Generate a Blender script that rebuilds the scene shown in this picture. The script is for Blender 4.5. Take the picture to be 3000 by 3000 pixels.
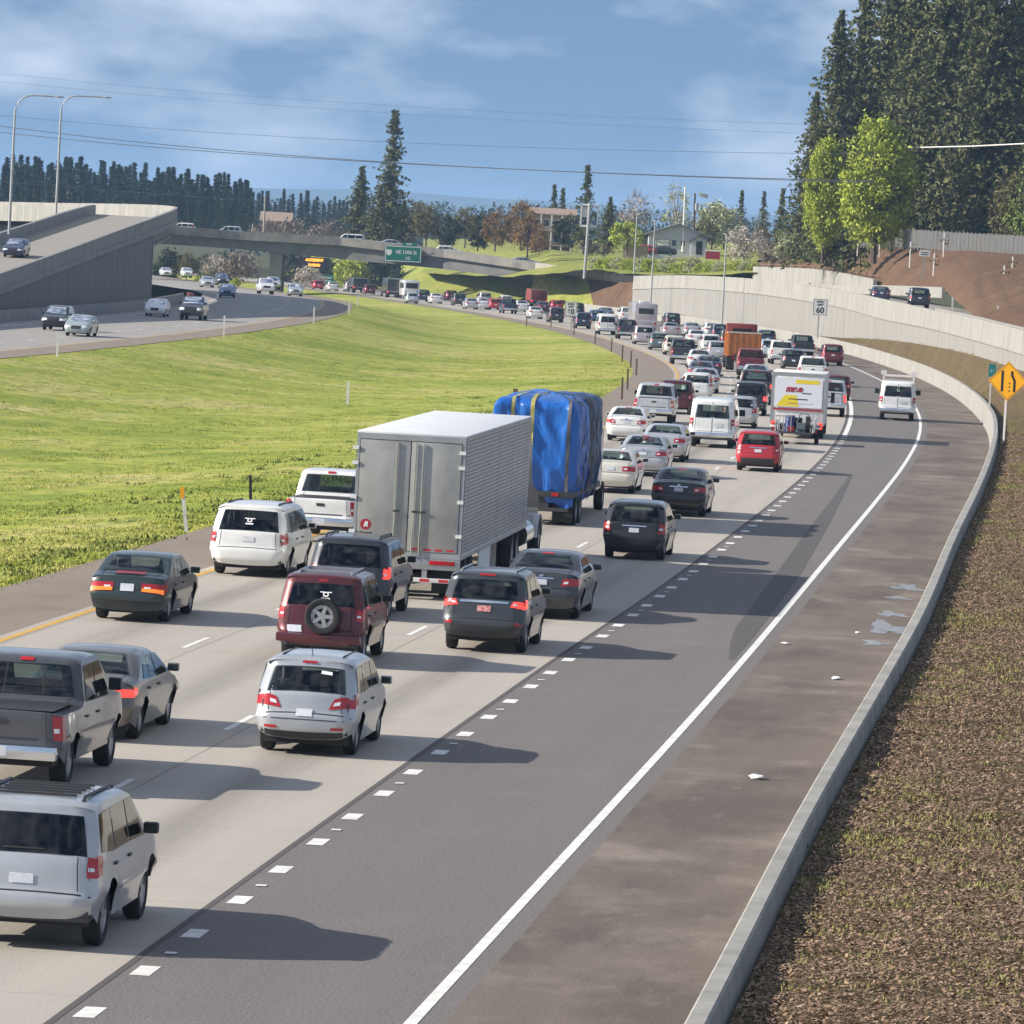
import bpy, bmesh, math, random
import numpy as np
from mathutils import Vector, Matrix
from mathutils.geometry import delaunay_2d_cdt
R_ = math.radians
for o in list(bpy.data.objects): bpy.data.objects.remove(o)
S = bpy.context.scene
COL = S.collection
# ---------------------------------------------------------------- camera
cd = bpy.data.cameras.new('camera'); cam = bpy.data.objects.new('camera', cd); COL.objects.link(cam)
cd.sensor_width = 36.0; cd.lens = 36.0*16782/3000; cd.clip_start = 1.0; cd.clip_end = 40000
PITCH, ROLL, CAMZ = 2.910292, 3.09546, 8.953
cam.matrix_world = Matrix.Translation((0, 0, CAMZ)) @ Matrix.Rotation(R_(90-PITCH), 4, 'X') @ Matrix.Rotation(R_(ROLL), 4, 'Z')
S.camera = cam
# ---------------------------------------------------------------- light
SUN_EL, SUN_AZ = 27.0, 8.0            # light travels towards (+cos az, +sin az): sun low on the left, a little behind the camera
w = bpy.data.worlds.new('World'); S.world = w; w.use_nodes = True
nt = w.node_tree; nt.nodes.clear()
N = nt.nodes.new; Lk = nt.links.new
out = N('ShaderNodeOutputWorld'); bg = N('ShaderNodeBackground'); sky = N('ShaderNodeTexSky')
sky.sky_type = 'NISHITA'; sky.sun_disc = False; sky.sun_elevation = R_(SUN_EL)
sky.sun_rotation = R_(270-SUN_AZ); sky.air_density = 1.0; sky.dust_density = 0.6; sky.ozone_density = 3.0
tc = N('ShaderNodeTexCoord'); sep = N('ShaderNodeSeparateXYZ'); Lk(tc.outputs['Generated'], sep.inputs[0])
zz = N('ShaderNodeMath'); zz.operation = 'MULTIPLY_ADD'; Lk(sep.outputs['Z'], zz.inputs[0]); zz.inputs[1].default_value = 0.8; zz.inputs[2].default_value = SKYLIFT = 0.24
cmb = N('ShaderNodeCombineXYZ'); Lk(sep.outputs['X'], cmb.inputs[0]); Lk(sep.outputs['Y'], cmb.inputs[1]); Lk(zz.outputs[0], cmb.inputs[2])
nrm = N('ShaderNodeVectorMath'); nrm.operation = 'NORMALIZE'; Lk(cmb.outputs[0], nrm.inputs[0]); Lk(nrm.outputs[0], sky.inputs['Vector'])
# thin cloud veils: noise over direction, stretched along the horizon
mp = N('ShaderNodeMapping'); Lk(tc.outputs['Generated'], mp.inputs[0]); mp.inputs['Scale'].default_value = (13, 13, 30); mp.inputs['Location'].default_value = (3.4, 0.4, 2.3)
n1 = N('ShaderNodeTexNoise'); Lk(mp.outputs[0], n1.inputs[0]); n1.inputs['Scale'].default_value = 1.0; n1.inputs['Detail'].default_value = 5; n1.inputs['Roughness'].default_value = 0.55
rp = N('ShaderNodeValToRGB'); Lk(n1.outputs[0], rp.inputs[0]); rp.color_ramp.elements[0].position = 0.43; rp.color_ramp.elements[1].position = 0.74
rp.color_ramp.elements[1].color = (.78, .78, .78, 1)
mxc = N('ShaderNodeMixRGB'); Lk(rp.outputs[0], mxc.inputs[0]); Lk(sky.outputs[0], mxc.inputs[1]); mxc.inputs[2].default_value = (10.5, 10.9, 11.6, 1)
Lk(mxc.outputs[0], bg.inputs[0]); bg.inputs[1].default_value = 0.080
Lk(bg.outputs[0], out.inputs[0])
sl = bpy.data.lights.new('sun', 'SUN'); sl.energy = 4.6; sl.angle = R_(0.5); sl.color = (1.0, 0.93, 0.82)
so = bpy.data.objects.new('sun', sl); COL.objects.link(so)
ldir = Vector((math.cos(R_(SUN_AZ))*math.cos(R_(SUN_EL)), math.sin(R_(SUN_AZ))*math.cos(R_(SUN_EL)), -math.sin(R_(SUN_EL))))
so.rotation_euler = ldir.to_track_quat('-Z', 'Y').to_euler(); so.location = (-200, 0, 120)
S.render.engine = 'CYCLES'
S.view_settings.view_transform = 'Standard'; S.view_settings.look = 'None'; S.view_settings.gamma = 1.0
S.view_settings.use_curve_mapping = False; S.view_settings.exposure = 0.70
S.cycles.max_bounces = 6; S.cycles.transparent_max_bounces = 8; S.cycles.volume_bounces = 0
S.cycles.use_denoising = True

# ---------------------------------------------------------------- materials
MATS = {}
def mat(name, col, rough=0.7, metal=0.0, var=None, scale=2.0, bump=0.0, bscale=8.0, spec=0.5, coat=0.0, emit=None, coords='Object', island=None, detail=4, stretch=None):
    """principled material; var = second colour mixed in by noise, island = colour mixed in per loose piece"""
    m = bpy.data.materials.new(name); m.use_nodes = True; t = m.node_tree; b = t.nodes['Principled BSDF']
    b.inputs['Base Color'].default_value = (*col, 1); b.inputs['Roughness'].default_value = rough; b.inputs['Metallic'].default_value = metal
    b.inputs['Specular IOR Level'].default_value = spec; b.inputs['Coat Weight'].default_value = coat; b.inputs['Coat Roughness'].default_value = 0.08
    src = None
    def vec():
        if coords == 'World': q = t.nodes.new('ShaderNodeNewGeometry').outputs['Position']
        elif coords == 'UV': q = t.nodes.new('ShaderNodeTexCoord').outputs['UV']
        else: q = t.nodes.new('ShaderNodeTexCoord').outputs[coords]
        if stretch:
            mm = t.nodes.new('ShaderNodeMapping'); mm.inputs['Scale'].default_value = stretch; t.links.new(q, mm.inputs[0]); q = mm.outputs[0]
        return q
    last = None
    if var is not None:
        n = t.nodes.new('ShaderNodeTexNoise'); t.links.new(vec(), n.inputs['Vector']); n.inputs['Scale'].default_value = scale; n.inputs['Detail'].default_value = detail; n.inputs['Roughness'].default_value = .6
        r = t.nodes.new('ShaderNodeValToRGB'); t.links.new(n.outputs[0], r.inputs[0]); r.color_ramp.elements[0].position = .35; r.color_ramp.elements[1].position = .68
        r.color_ramp.elements[0].color = (*col, 1); r.color_ramp.elements[1].color = (*var, 1); last = r.outputs[0]
    if island is not None:
        g = t.nodes.new('ShaderNodeNewGeometry'); x = t.nodes.new('ShaderNodeMixRGB'); t.links.new(g.outputs['Random Per Island'], x.inputs[0])
        if last: t.links.new(last, x.inputs[1])
        else: x.inputs[1].default_value = (*col, 1)
        x.inputs[2].default_value = (*island, 1); last = x.outputs[0]
    if last: t.links.new(last, b.inputs['Base Color'])
    if bump:
        n = t.nodes.new('ShaderNodeTexNoise'); t.links.new(vec(), n.inputs['Vector']); n.inputs['Scale'].default_value = bscale; n.inputs['Detail'].default_value = 3
        u = t.nodes.new('ShaderNodeBump'); u.inputs['Strength'].default_value = bump; u.inputs['Distance'].default_value = 0.05
        t.links.new(n.outputs[0], u.inputs['Height']); t.links.new(u.outputs[0], b.inputs['Normal'])
    if emit: b.inputs['Emission Color'].default_value = (*emit[0], 1); b.inputs['Emission Strength'].default_value = emit[1]
    MATS[name] = m; return m
def paint(name, c, metal=0.35, rough=0.34):
    d = tuple(x*.80+.022 for x in c)
    return mat('paint_'+name, c, rough, metal, var=d, scale=1.3, coat=.7)
PAINT = dict(silver=(.46,.48,.50), maroon=(.10,.008,.012), charcoal=(.034,.036,.046), graphite=(.050,.055,.060), darkgreen=(.022,.040,.038),
  taupe=(.15,.135,.12), gunmetal=(.075,.078,.085), white=(.78,.78,.76), black=(.006,.0065,.008), beige=(.66,.62,.54), palegrey=(.55,.56,.57),
  red=(.48,.012,.022), darkbrown=(.055,.035,.03), bluegrey=(.16,.19,.24), navy=(.025,.032,.07), teal=(.13,.18,.19), pinkgrey=(.52,.46,.48),
  darkred=(.17,.012,.018), bluewhite=(.60,.67,.70), blue=(.03,.10,.22), paleteal=(.42,.48,.47))
for k, c in PAINT.items(): paint(k, c, 0.05 if k in ('white','beige','black','red') else .35)
M = MATS
mat('glass', (.010,.014,.016), .05, 0, spec=.6, var=(.022,.032,.031), scale=2.5)
mat('glass_green', (.035,.06,.055), .08, 0, spec=.6, var=(.07,.10,.09), scale=2.2)
def glass_mat(name, tint, gl=.9):
    m = bpy.data.materials.new(name); m.use_nodes = True; t = m.node_tree; t.nodes.clear(); o = t.nodes.new('ShaderNodeOutputMaterial'); a = t.nodes.new('ShaderNodeBsdfTransparent'); a.inputs[0].default_value = (*tint, 1)
    b = t.nodes.new('ShaderNodeBsdfGlossy'); b.inputs['Roughness'].default_value = .03; b.inputs['Color'].default_value = (gl, gl, gl, 1); f = t.nodes.new('ShaderNodeFresnel'); f.inputs[0].default_value = 1.6; x = t.nodes.new('ShaderNodeMixShader')
    t.links.new(f.outputs[0], x.inputs[0]); t.links.new(a.outputs[0], x.inputs[1]); t.links.new(b.outputs[0], x.inputs[2]); t.links.new(x.outputs[0], o.inputs[0]); M[name] = m
glass_mat('car_glass', (.36,.42,.41)); glass_mat('car_glass_clear', (.52,.62,.57)); glass_mat('car_glass_dark', (.10,.115,.12))
mat('seat', (.15,.145,.14), .9, var=(.10,.10,.10), scale=3); mat('cabin', (.07,.07,.072), .9)
mat('tyre', (.016,.016,.017), .85, bump=.2, bscale=30)
mat('rim', (.42,.43,.44), .35, .7)
mat('dark', (.012,.012,.013), .7)
mat('trim', (.03,.03,.033), .5)
mat('chrome', (.75,.76,.78), .16, 1)
mat('tail_red', (.40,.008,.012), .25, coat=.6)
mat('tail_lit', (.55,.02,.02), .25, coat=.5, emit=((1,.06,.04), .9))
mat('tail_amber', (.75,.18,.02), .25, coat=.5, emit=((1,.25,.03), .35))
mat('lamp_clear', (.75,.78,.8), .12, .1, coat=.8)
mat('plate', (.62,.64,.68), .5, var=(.50,.52,.58), scale=22)
mat('plate_red', (.60,.10,.09), .5, var=(.7,.5,.48), scale=16)
mat('sticker', (.8,.8,.8), .6)
mat('white_paint', (.80,.79,.76), .7, var=(.62,.60,.56), scale=3, coords='World')
mat('yellow_paint', (.62,.36,.05), .7, var=(.52,.32,.09), scale=2, coords='World')
mat('steel', (.46,.47,.47), .42, .55, var=(.36,.37,.37), scale=1.5)
mat('galv', (.42,.43,.43), .5, .4, var=(.34,.35,.35), scale=3)
mat('pale_post', (.72,.68,.64), .6)
mat('brown_post', (.14,.09,.06), .8)
mat('wire', (.06,.065,.08), .6)
mat('sign_white', (.74,.74,.72), .5)
mat('sign_black', (.012,.012,.014), .5)
mat('sign_yellow', (.92,.43,.004), .45, var=(.88,.40,.006), scale=3)
mat('sign_green', (.0,.16,.11), .5)
mat('sign_orange', (.9,.35,.02), .5, emit=((1,.36,.03), 1.6))
mat('concrete_wall', (.30,.285,.26), .85, var=(.25,.24,.22), scale=.35, bump=.25, bscale=6, coords='World')
mat('concrete_barrier', (.345,.33,.30), .85, var=(.235,.225,.20), scale=.7, bump=.15, bscale=9, coords='World', stretch=(1.3,1.3,.3), detail=7)
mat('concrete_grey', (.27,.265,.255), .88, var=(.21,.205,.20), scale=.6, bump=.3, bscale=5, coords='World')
mat('concrete_old', (.27,.25,.225), .9, var=(.17,.16,.145), scale=.5, bump=.3, bscale=5, coords='World')
mat('bark', (.07,.05,.038), .9, var=(.11,.085,.07), scale=4, bump=.5, bscale=6)
mat('pale_bark', (.36,.33,.29), .9, var=(.22,.2,.18), scale=3)
mat('fir', (.052,.076,.034), .75, var=(.095,.112,.046), scale=.25, island=(.185,.18,.07), spec=.2)
mat('fir_far', (.024,.046,.034), .8, var=(.040,.066,.042), scale=.2, island=(.062,.082,.05), spec=.2)
mat('leaf_lime', (.27,.33,.03), .6, var=(.19,.26,.02), scale=.5, island=(.42,.46,.06), spec=.25)
mat('leaf_green', (.11,.16,.035), .7, var=(.08,.12,.03), scale=.5, island=(.20,.24,.06), spec=.25)
mat('leaf_olive', (.12,.11,.045), .8, var=(.09,.085,.04), scale=.5, island=(.18,.16,.06), spec=.2)
mat('leaf_orange', (.22,.12,.045), .8, var=(.18,.085,.035), scale=.5, island=(.27,.18,.06), spec=.2)
mat('leaf_dark', (.030,.045,.024), .8, var=(.022,.034,.02), scale=.5, island=(.06,.075,.035), spec=.2)
mat('blossom', (.42,.36,.31), .8, var=(.33,.28,.22), scale=.6, island=(.58,.52,.46), spec=.2)
mat('twig', (.17,.13,.11), .9, island=(.26,.21,.17))
mat('pale_leaf', (.34,.36,.19), .8, var=(.25,.28,.12), scale=.6, island=(.45,.46,.28), spec=.2)

# ---------------------------------------------------------------- helpers
def mesh_from(name, v, f, mats=(), mi=None, smooth=None, uv=None):
    me = bpy.data.meshes.new(name); me.from_pydata([tuple(map(float, p)) for p in v], [], f)
    for m in mats: me.materials.append(M[m] if isinstance(m, str) else m)
    if mi is not None: me.polygons.foreach_set('material_index', mi)
    if smooth is not None:
        me.polygons.foreach_set('use_smooth', [True]*len(me.polygons))
        if smooth < 180: me.set_sharp_from_angle(angle=R_(smooth))
    me.update(); return me
class MB:
    def __init__(s): s.v = []; s.f = []; s.m = []
    def quad(s, a, b, c, d, mi=0):
        n = len(s.v); s.v += [a, b, c, d]; s.f.append((n, n+1, n+2, n+3)); s.m.append(mi)
    def box(s, x0, x1, y0, y1, z0, z1, mi=0):
        n = len(s.v); s.v += [(x, y, z) for z in (z0, z1) for y in (y0, y1) for x in (x0, x1)]
        for q in ((0,2,3,1),(4,5,7,6),(0,1,5,4),(2,6,7,3),(0,4,6,2),(1,3,7,5)): s.f.append(tuple(n+i for i in q)); s.m.append(mi)
        return s
    def grid(s, rows, mi=0, flip=False):
        n = len(s.v); k = len(rows[0])
        for r in rows: s.v += list(r)
        for i in range(len(rows)-1):
            for j in range(k-1):
                q = (n+i*k+j, n+i*k+j+1, n+(i+1)*k+j+1, n+(i+1)*k+j)
                s.f.append(q[::-1] if flip else q); s.m.append(mi)
        return s
    def tube(s, pts, r, n=6, mi=0, cap=True):
        pts = [Vector(p) for p in pts]; rr = r if isinstance(r, (list, tuple)) else [r]*len(pts); b = len(s.v)
        for i, p in enumerate(pts):
            d = (pts[min(i+1, len(pts)-1)]-pts[max(i-1, 0)]).normalized()
            a = d.cross(Vector((0, 0, 1)) if abs(d.z) < .9 else Vector((1, 0, 0))).normalized(); c = d.cross(a)
            for k in range(n):
                t = 2*math.pi*k/n; s.v.append(tuple(p+(a*math.cos(t)+c*math.sin(t))*rr[i]))
        for i in range(len(pts)-1):
            for k in range(n): s.f.append((b+i*n+k, b+i*n+(k+1) % n, b+(i+1)*n+(k+1) % n, b+(i+1)*n+k)); s.m.append(mi)
        if cap:
            s.f.append(tuple(b+k for k in range(n))[::-1]); s.m.append(mi); e = b+(len(pts)-1)*n; s.f.append(tuple(e+k for k in range(n))); s.m.append(mi)
        return s
    def lathe(s, prof, n=20, axis='X', mi=0):
        b = len(s.v)                       # prof: (axial, radius)
        for a, r in prof:
            for k in range(n):
                t = 2*math.pi*k/n; c, d = r*math.cos(t), r*math.sin(t)
                s.v.append((a, c, d) if axis == 'X' else ((c, a, d) if axis == 'Y' else (c, d, a)))
        for i in range(len(prof)-1):
            for k in range(n): s.f.append((b+i*n+k, b+(i+1)*n+k, b+(i+1)*n+(k+1) % n, b+i*n+(k+1) % n)); s.m.append(mi)
        return s
    def me(s, name, mats=(), smooth=None, bevel=0):
        m = mesh_from(name, s.v, s.f, mats, s.m, smooth)
        if bevel:
            b = bmesh.new(); b.from_mesh(m); bmesh.ops.bevel(b, geom=b.edges[:], offset=bevel, segments=2, affect='EDGES', profile=.6); b.to_mesh(m); b.free()
            m.polygons.foreach_set('use_smooth', [True]*len(m.polygons)); m.set_sharp_from_angle(angle=R_(35))
        return m
def ob(name, me, parent=None, loc=None, rot=None, **kw):
    o = bpy.data.objects.new(name, me); COL.objects.link(o)
    if parent: o.parent = parent
    if loc is not None: o.location = loc
    if rot is not None: o.rotation_euler = rot
    for k, v in kw.items():
        if v is not None: o[k] = v
    return o
def thing(name, label, cat, loc=(0, 0, 0), rz=0.0, group=None):
    o = bpy.data.objects.new(name, None); COL.objects.link(o); o.location = loc; o.rotation_euler = (0, 0, rz); o.empty_display_size = .3
    o['label'] = label; o['category'] = cat
    if group: o['group'] = group
    return o
def struct(name, me, parent=None): return ob(name, me, parent, kind='structure' if parent is None else None)
def clone(o, parent=None):
    c = o.copy(); COL.objects.link(c)
    if parent: c.parent = parent
    for ch in o.children: clone(ch, c)
    return c
def text(s, size, m, parent, loc, rot=(R_(90), 0, 0), name='lettering', bold=0.0, sx=1.0, depth=.004, shear=0.0):
    cu = bpy.data.curves.new('t', 'FONT'); cu.body = s; cu.size = size; cu.align_x = 'CENTER'; cu.align_y = 'CENTER'; cu.offset = bold; cu.extrude = depth; cu.shear = shear
    o = bpy.data.objects.new('t', cu); COL.objects.link(o); bpy.context.view_layer.update()
    me = bpy.data.meshes.new_from_object(o.evaluated_get(bpy.context.evaluated_depsgraph_get())); bpy.data.objects.remove(o); bpy.data.curves.remove(cu)
    me.materials.clear(); me.materials.append(M[m]); me.name = name
    r = ob(name, me, parent, loc, rot); r.scale = (sx, 1, 1); return r
def spline(pts):
    """C1 cubic X(Y) through (Y, X) points"""
    P = sorted(pts); ys = np.array([p[0] for p in P], float); xs = np.array([p[1] for p in P], float)
    s = np.diff(xs)/np.diff(ys); m = np.concatenate([[s[0]], (s[:-1]*np.diff(ys)[1:]+s[1:]*np.diff(ys)[:-1])/(np.diff(ys)[1:]+np.diff(ys)[:-1]), [s[-1]]])
    def f(y):
        y = np.asarray(y, float); i = np.clip(np.searchsorted(ys, y)-1, 0, len(ys)-2); h = ys[i+1]-ys[i]; t = (y-ys[i])/h
        lo = xs[i]+(y-ys[i])*m[i]; hi = xs[i+1]+(y-ys[i+1])*m[i+1]
        v = xs[i]*(2*t**3-3*t**2+1)+h*m[i]*(t**3-2*t**2+t)+xs[i+1]*(-2*t**3+3*t**2)+h*m[i+1]*(t**3-t**2)
        return np.where(t < 0, lo, np.where(t > 1, hi, v))
    return f
def zmain(y):
    d = np.maximum(0, np.asarray(y, float)-160); return -.0055*d*d/(d+60)
ZL = [(0,-.2),(300,-.35),(400,-.45),(500,-.6),(620,-.9),(700,-1.6),(800,-2.4),(1000,-3.6),(1400,-4.5),(9999,-5)]
def zleft(y): return np.interp(y, [a for a, b in ZL], [b for a, b in ZL])
def ease(t): t = np.clip(t, 0, 1); return t*t*(3-2*t)
# ---------------------------------------------------------------- alignments, metres: (Y, X)
yel = spline([(40,-17.9),(60,-15.9),(80,-13.85),(100,-11.75),(115,-10.15),(140,-7.4),(170,-4.3),(200,-1.4),(240,2.1),(280,5.1),(320,7.6),(360,9.6),(400,10.9),(440,11.1),(480,10.4),(520,9.1),(560,7.4),(600,5.0),(640,2.0),(680,-1.7),(720,-5.8),(760,-10.5),(800,-15.5),(850,-22),(900,-29.5),(950,-37),(1000,-45),(1100,-62),(1300,-100)])
bar = spline([(40,.2),(60,2.2),(78,3.98),(103,6.6),(119.3,8.3),(155,11.75),(187.6,14.95),(226.6,18.6),(260,21.5),(287,23.6),(315,25.4),(345,27.0),(380,28.5),(430,29.9),(477,30.4),(525,30.3),(566,29.4),(602,28.0),(640,25.6),(680,22.4),(720,18.6),(760,14),(800,8.8),(850,1.5),(900,-7),(1000,-24),(1100,-42),(1300,-80)])
wright = spline([(40,-3.2),(60,-1.15),(80,.92),(100,2.99),(120,5.01),(140,6.97),(170,9.88),(200,12.73),(240,16.38),(280,19.68),(320,22.4),(360,24.45),(400,25.75),(440,26.5),(490,26.9),(540,26.3),(600,24.0),(640,21.6),(680,18.4),(720,14.6),(760,10),(800,4.8),(1000,-28)])
gore = lambda y: np.asarray(yel(y))+11.0+np.interp(y, [0,60,200,1300],[0,0,-.2,-.2])
lnear = spline([(150,-43.5),(250,-35.4),(323,-29.3),(337,-27.9),(368,-25.2),(414,-21.6),(450,-19.5),(485,-17.9),(552,-16.9),(618,-18.6),(681,-23.0),(740,-30.5),(800,-39),(900,-54),(1000,-70),(1300,-118)])
lfar = spline([(150,-62),(250,-52),(323,-45.2),(411,-38.2),(450,-35.6),(493,-33.4),(560,-32.9),(618,-34.6),(681,-39.2),(740,-46.5),(800,-55),(900,-71),(1000,-88),(1300,-136)])
# ================================================================ ROADS AND GROUND
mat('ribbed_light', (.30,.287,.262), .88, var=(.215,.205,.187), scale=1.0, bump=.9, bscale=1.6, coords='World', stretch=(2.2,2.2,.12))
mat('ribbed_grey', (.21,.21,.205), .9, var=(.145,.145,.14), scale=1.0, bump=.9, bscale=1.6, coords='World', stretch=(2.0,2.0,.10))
def road_mat(name, base, alt, stain, streak=.5, grit=.12, tracks=0.0, stain_pos=(.55,.75), nsc=.35, dark=None):
    m = bpy.data.materials.new(name); m.use_nodes = True; t = m.node_tree; b = t.nodes['Principled BSDF']; b.inputs['Roughness'].default_value = .82; b.inputs['Specular IOR Level'].default_value = .3
    L = t.links.new; nn = t.nodes.new
    uv = nn('ShaderNodeTexCoord').outputs['UV']
    def noise(sc, det=4, vecscale=(1,1,1), rough=.6):
        mp = nn('ShaderNodeMapping'); L(uv, mp.inputs[0]); mp.inputs['Scale'].default_value = vecscale
        n = nn('ShaderNodeTexNoise'); L(mp.outputs[0], n.inputs[0]); n.inputs['Scale'].default_value = sc; n.inputs['Detail'].default_value = det; n.inputs['Roughness'].default_value = rough; return n.outputs[0]
    def ramp(f, a, c):
        r = nn('ShaderNodeValToRGB'); L(f, r.inputs[0]); r.color_ramp.elements[0].position = a; r.color_ramp.elements[1].position = c; return r.outputs[0]
    def mix(f, a, c, mode='MIX'):
        x = nn('ShaderNodeMixRGB'); x.blend_type = mode
        for i, q in enumerate((f, a, c)):
            if isinstance(q, (int, float)): x.inputs[i].default_value = q
            elif isinstance(q, tuple): x.inputs[i].default_value = (*q, 1)
            else: L(q, x.inputs[i])
        return x.outputs[0]
    def math_(op, a, c=None):
        x = nn('ShaderNodeMath'); x.operation = op
        for i, q in enumerate((a, c)):
            if q is None: continue
            if isinstance(q, (int, float)): x.inputs[i].default_value = q
            else: L(q, x.inputs[i])
        return x.outputs[0]
    c = mix(ramp(noise(1.0, 4, (1, .06, 1)), .35, .7), base, alt)
    c = mix(ramp(noise(nsc, 5), *stain_pos), c, stain)
    if dark: c = mix(ramp(noise(.16, 8, (1.6, .55, 1), .68), .47, .60), c, dark); c = mix(ramp(noise(1.7, 6, (1, .5, 1), .7), .60, .66), c, tuple(x*2.2 for x in dark))
    if tracks:                                        # darker oil strip along the middle of every lane, joint beside every lane line
        sx = nn('ShaderNodeSeparateXYZ'); L(uv, sx.inputs[0]); q = math_('FRACT', math_('DIVIDE', sx.outputs[0], 3.66))
        d = math_('ABSOLUTE', math_('SUBTRACT', q, .5)); s = math_('MULTIPLY', math_('SUBTRACT', 1.0, ramp(d, .05, .2)), math_('MULTIPLY', ramp(noise(.6, 4, (1, .03, 1)), .38, .62), tracks))
        c = mix(s, c, tuple(x*.42 for x in base))
        j = math_('LESS_THAN', math_('ABSOLUTE', math_('SUBTRACT', q, .075)), .007); c = mix(math_('MULTIPLY', j, .55), c, tuple(x*.35 for x in base))
        k = math_('LESS_THAN', math_('FRACT', math_('DIVIDE', sx.outputs[1], 4.57)), .008); c = mix(math_('MULTIPLY', k, .5), c, tuple(x*.4 for x in base))
    g = noise(22, 2); c = mix(grit, c, mix(ramp(g, .3, .7), tuple(x*.35 for x in base), tuple(min(1, x*1.7) for x in base)))
    L(c, b.inputs['Base Color'])
    u = nn('ShaderNodeBump'); u.inputs['Strength'].default_value = .25; u.inputs['Distance'].default_value = .02; L(g, u.inputs['Height']); L(u.outputs[0], b.inputs['Normal'])
    M[name] = m
road_mat('concrete_lanes', (.43,.388,.335), (.375,.342,.30), (.35,.32,.283), tracks=.75, grit=.14)
road_mat('asphalt_lane', (.168,.151,.142), (.140,.127,.121), (.205,.183,.17), grit=.5)
road_mat('asphalt_fresh', (.105,.095,.09), (.092,.085,.083), (.12,.11,.10), grit=.22)
road_mat('shoulder_dirty', (.150,.120,.098), (.185,.152,.125), (.30,.255,.21), grit=.35, stain_pos=(.50,.68), nsc=.30, dark=(.085,.07,.06))
road_mat('shoulder_brown', (.235,.19,.15), (.27,.222,.178), (.19,.15,.12), grit=.3)
road_mat('opposite_road', (.34,.315,.285), (.27,.255,.24), (.38,.35,.31), grit=.1)
def strip(name, fl, fr, zf, y0, y1, dz, m, cols=2, step=5.0, parent=None, uvoff=0.0):
    ys = np.linspace(y0, y1, max(2, int((y1-y0)/step)+1)); a, b = np.asarray(fl(ys), float), np.asarray(fr(ys), float); z = np.asarray(zf(ys), float)+dz
    v, uv = [], []
    for i, y in enumerate(ys):
        for j in range(cols):
            t = j/(cols-1); v.append((a[i]+(b[i]-a[i])*t, y, z[i])); uv.append(((b[i]-a[i])*t+uvoff, y))
    f = [(i*cols+j, i*cols+j+1, (i+1)*cols+j+1, (i+1)*cols+j) for i in range(len(ys)-1) for j in range(cols-1)]
    me = mesh_from(name, v, f, (m,)); ul = me.uv_layers.new(name='uv')
    ul.data.foreach_set('uv', [c for p in me.polygons for vi in p.vertices for c in uv[vi]])
    return struct(name, me, parent)
off = lambda f, d: (lambda y: np.asarray(f(y), float)+d)
lanes = strip('concrete_road', off(yel, -.15), gore, zmain, 40, 1150, 0, 'concrete_lanes', 4, uvoff=-.15)
aux = strip('asphalt_road', gore, off(wright, .35), zmain, 40, 1000, 0, 'asphalt_lane', 3)
shr = strip('right_shoulder', off(wright, .35), off(bar, .1), zmain, 40, 1000, 0, 'shoulder_dirty', 3)
shl = strip('left_shoulder', off(yel, -3.0), off(yel, -.15), zmain, 40, 1150, 0, 'shoulder_brown', 3)
strip('opposite_shoulder', off(lnear, -2.9), lnear, zleft, 150, 1300, .003, 'shoulder_brown', 2)
opp = strip('opposite_road', lfar, off(lnear, -2.9), zleft, 150, 1300, 0, 'opposite_road', 4)
# dark overlay strip where an old line was covered, left of the white edge line
strip('asphalt_patch', lambda y: np.asarray(wright(y))-np.interp(y, [120,128,150,180,222], [.3,.75,1.0,1.35,1.75]), lambda y: np.asarray(wright(y))-np.interp(y, [120,128,150,180,222], [.2,.2,.35,.85,1.65]), zmain, 120, 222, .004, 'asphalt_fresh', 2, parent=aux)
strip('seam_edge', off(gore, -.04), off(gore, .05), zmain, 40, 420, .004, 'asphalt_fresh', 2, parent=aux)
# painted markings, each piece a part of the road it is painted on
strip('edge_line', off(yel, .02), off(yel, .20), zmain, 40, 1150, .005, 'yellow_paint', 2, 4, lanes)
strip('edge_line', off(wright, -.075), off(wright, .075), zmain, 40, 1000, .005, 'white_paint', 2, 4, aux)
strip('edge_line', off(gore, .12), off(gore, .34), zmain, 272, 1000, .005, 'white_paint', 2, 4, aux)
strip('edge_line', off(lnear, -3.2), off(lnear, -3.05), zleft, 150, 1300, .005, 'yellow_paint', 2, 4, opp)
strip('edge_line', off(lfar, 1.6), off(lfar, 1.75), zleft, 150, 1300, .005, 'white_paint', 2, 4, opp)
for k, (o_, y0) in enumerate(((3.66, 115.2), (7.32, 97.6))):
    y = y0-12.19*4
    while y < 760:
        strip('lane_dash', off(yel, o_-.06), off(yel, o_+.06), zmain, y, y+3.05, .005, 'white_paint', 2, 2, lanes); y += 12.19
y = 95.2-3.655*14; i = 0
while y < 272:
    strip('gore_dash', off(gore, .16), off(gore, .40), zmain, y, y+.85, .005, 'white_paint', 2, 2, aux)
    if i % 2 == 0 and y < 200: strip('lane_marker', off(gore, .24), off(gore, .38), zmain, y+2.0, y+2.18, .012, 'white_paint', 2, 2, aux)
    y += 3.655; i += 1
for o_ in (-6.65,):
    y = 320.0
    while y < 760: strip('lane_dash', off(lnear, o_-.06), off(lnear, o_+.06), zleft, y, y+3.05, .005, 'white_paint', 2, 2, opp); y += 12.19
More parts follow.
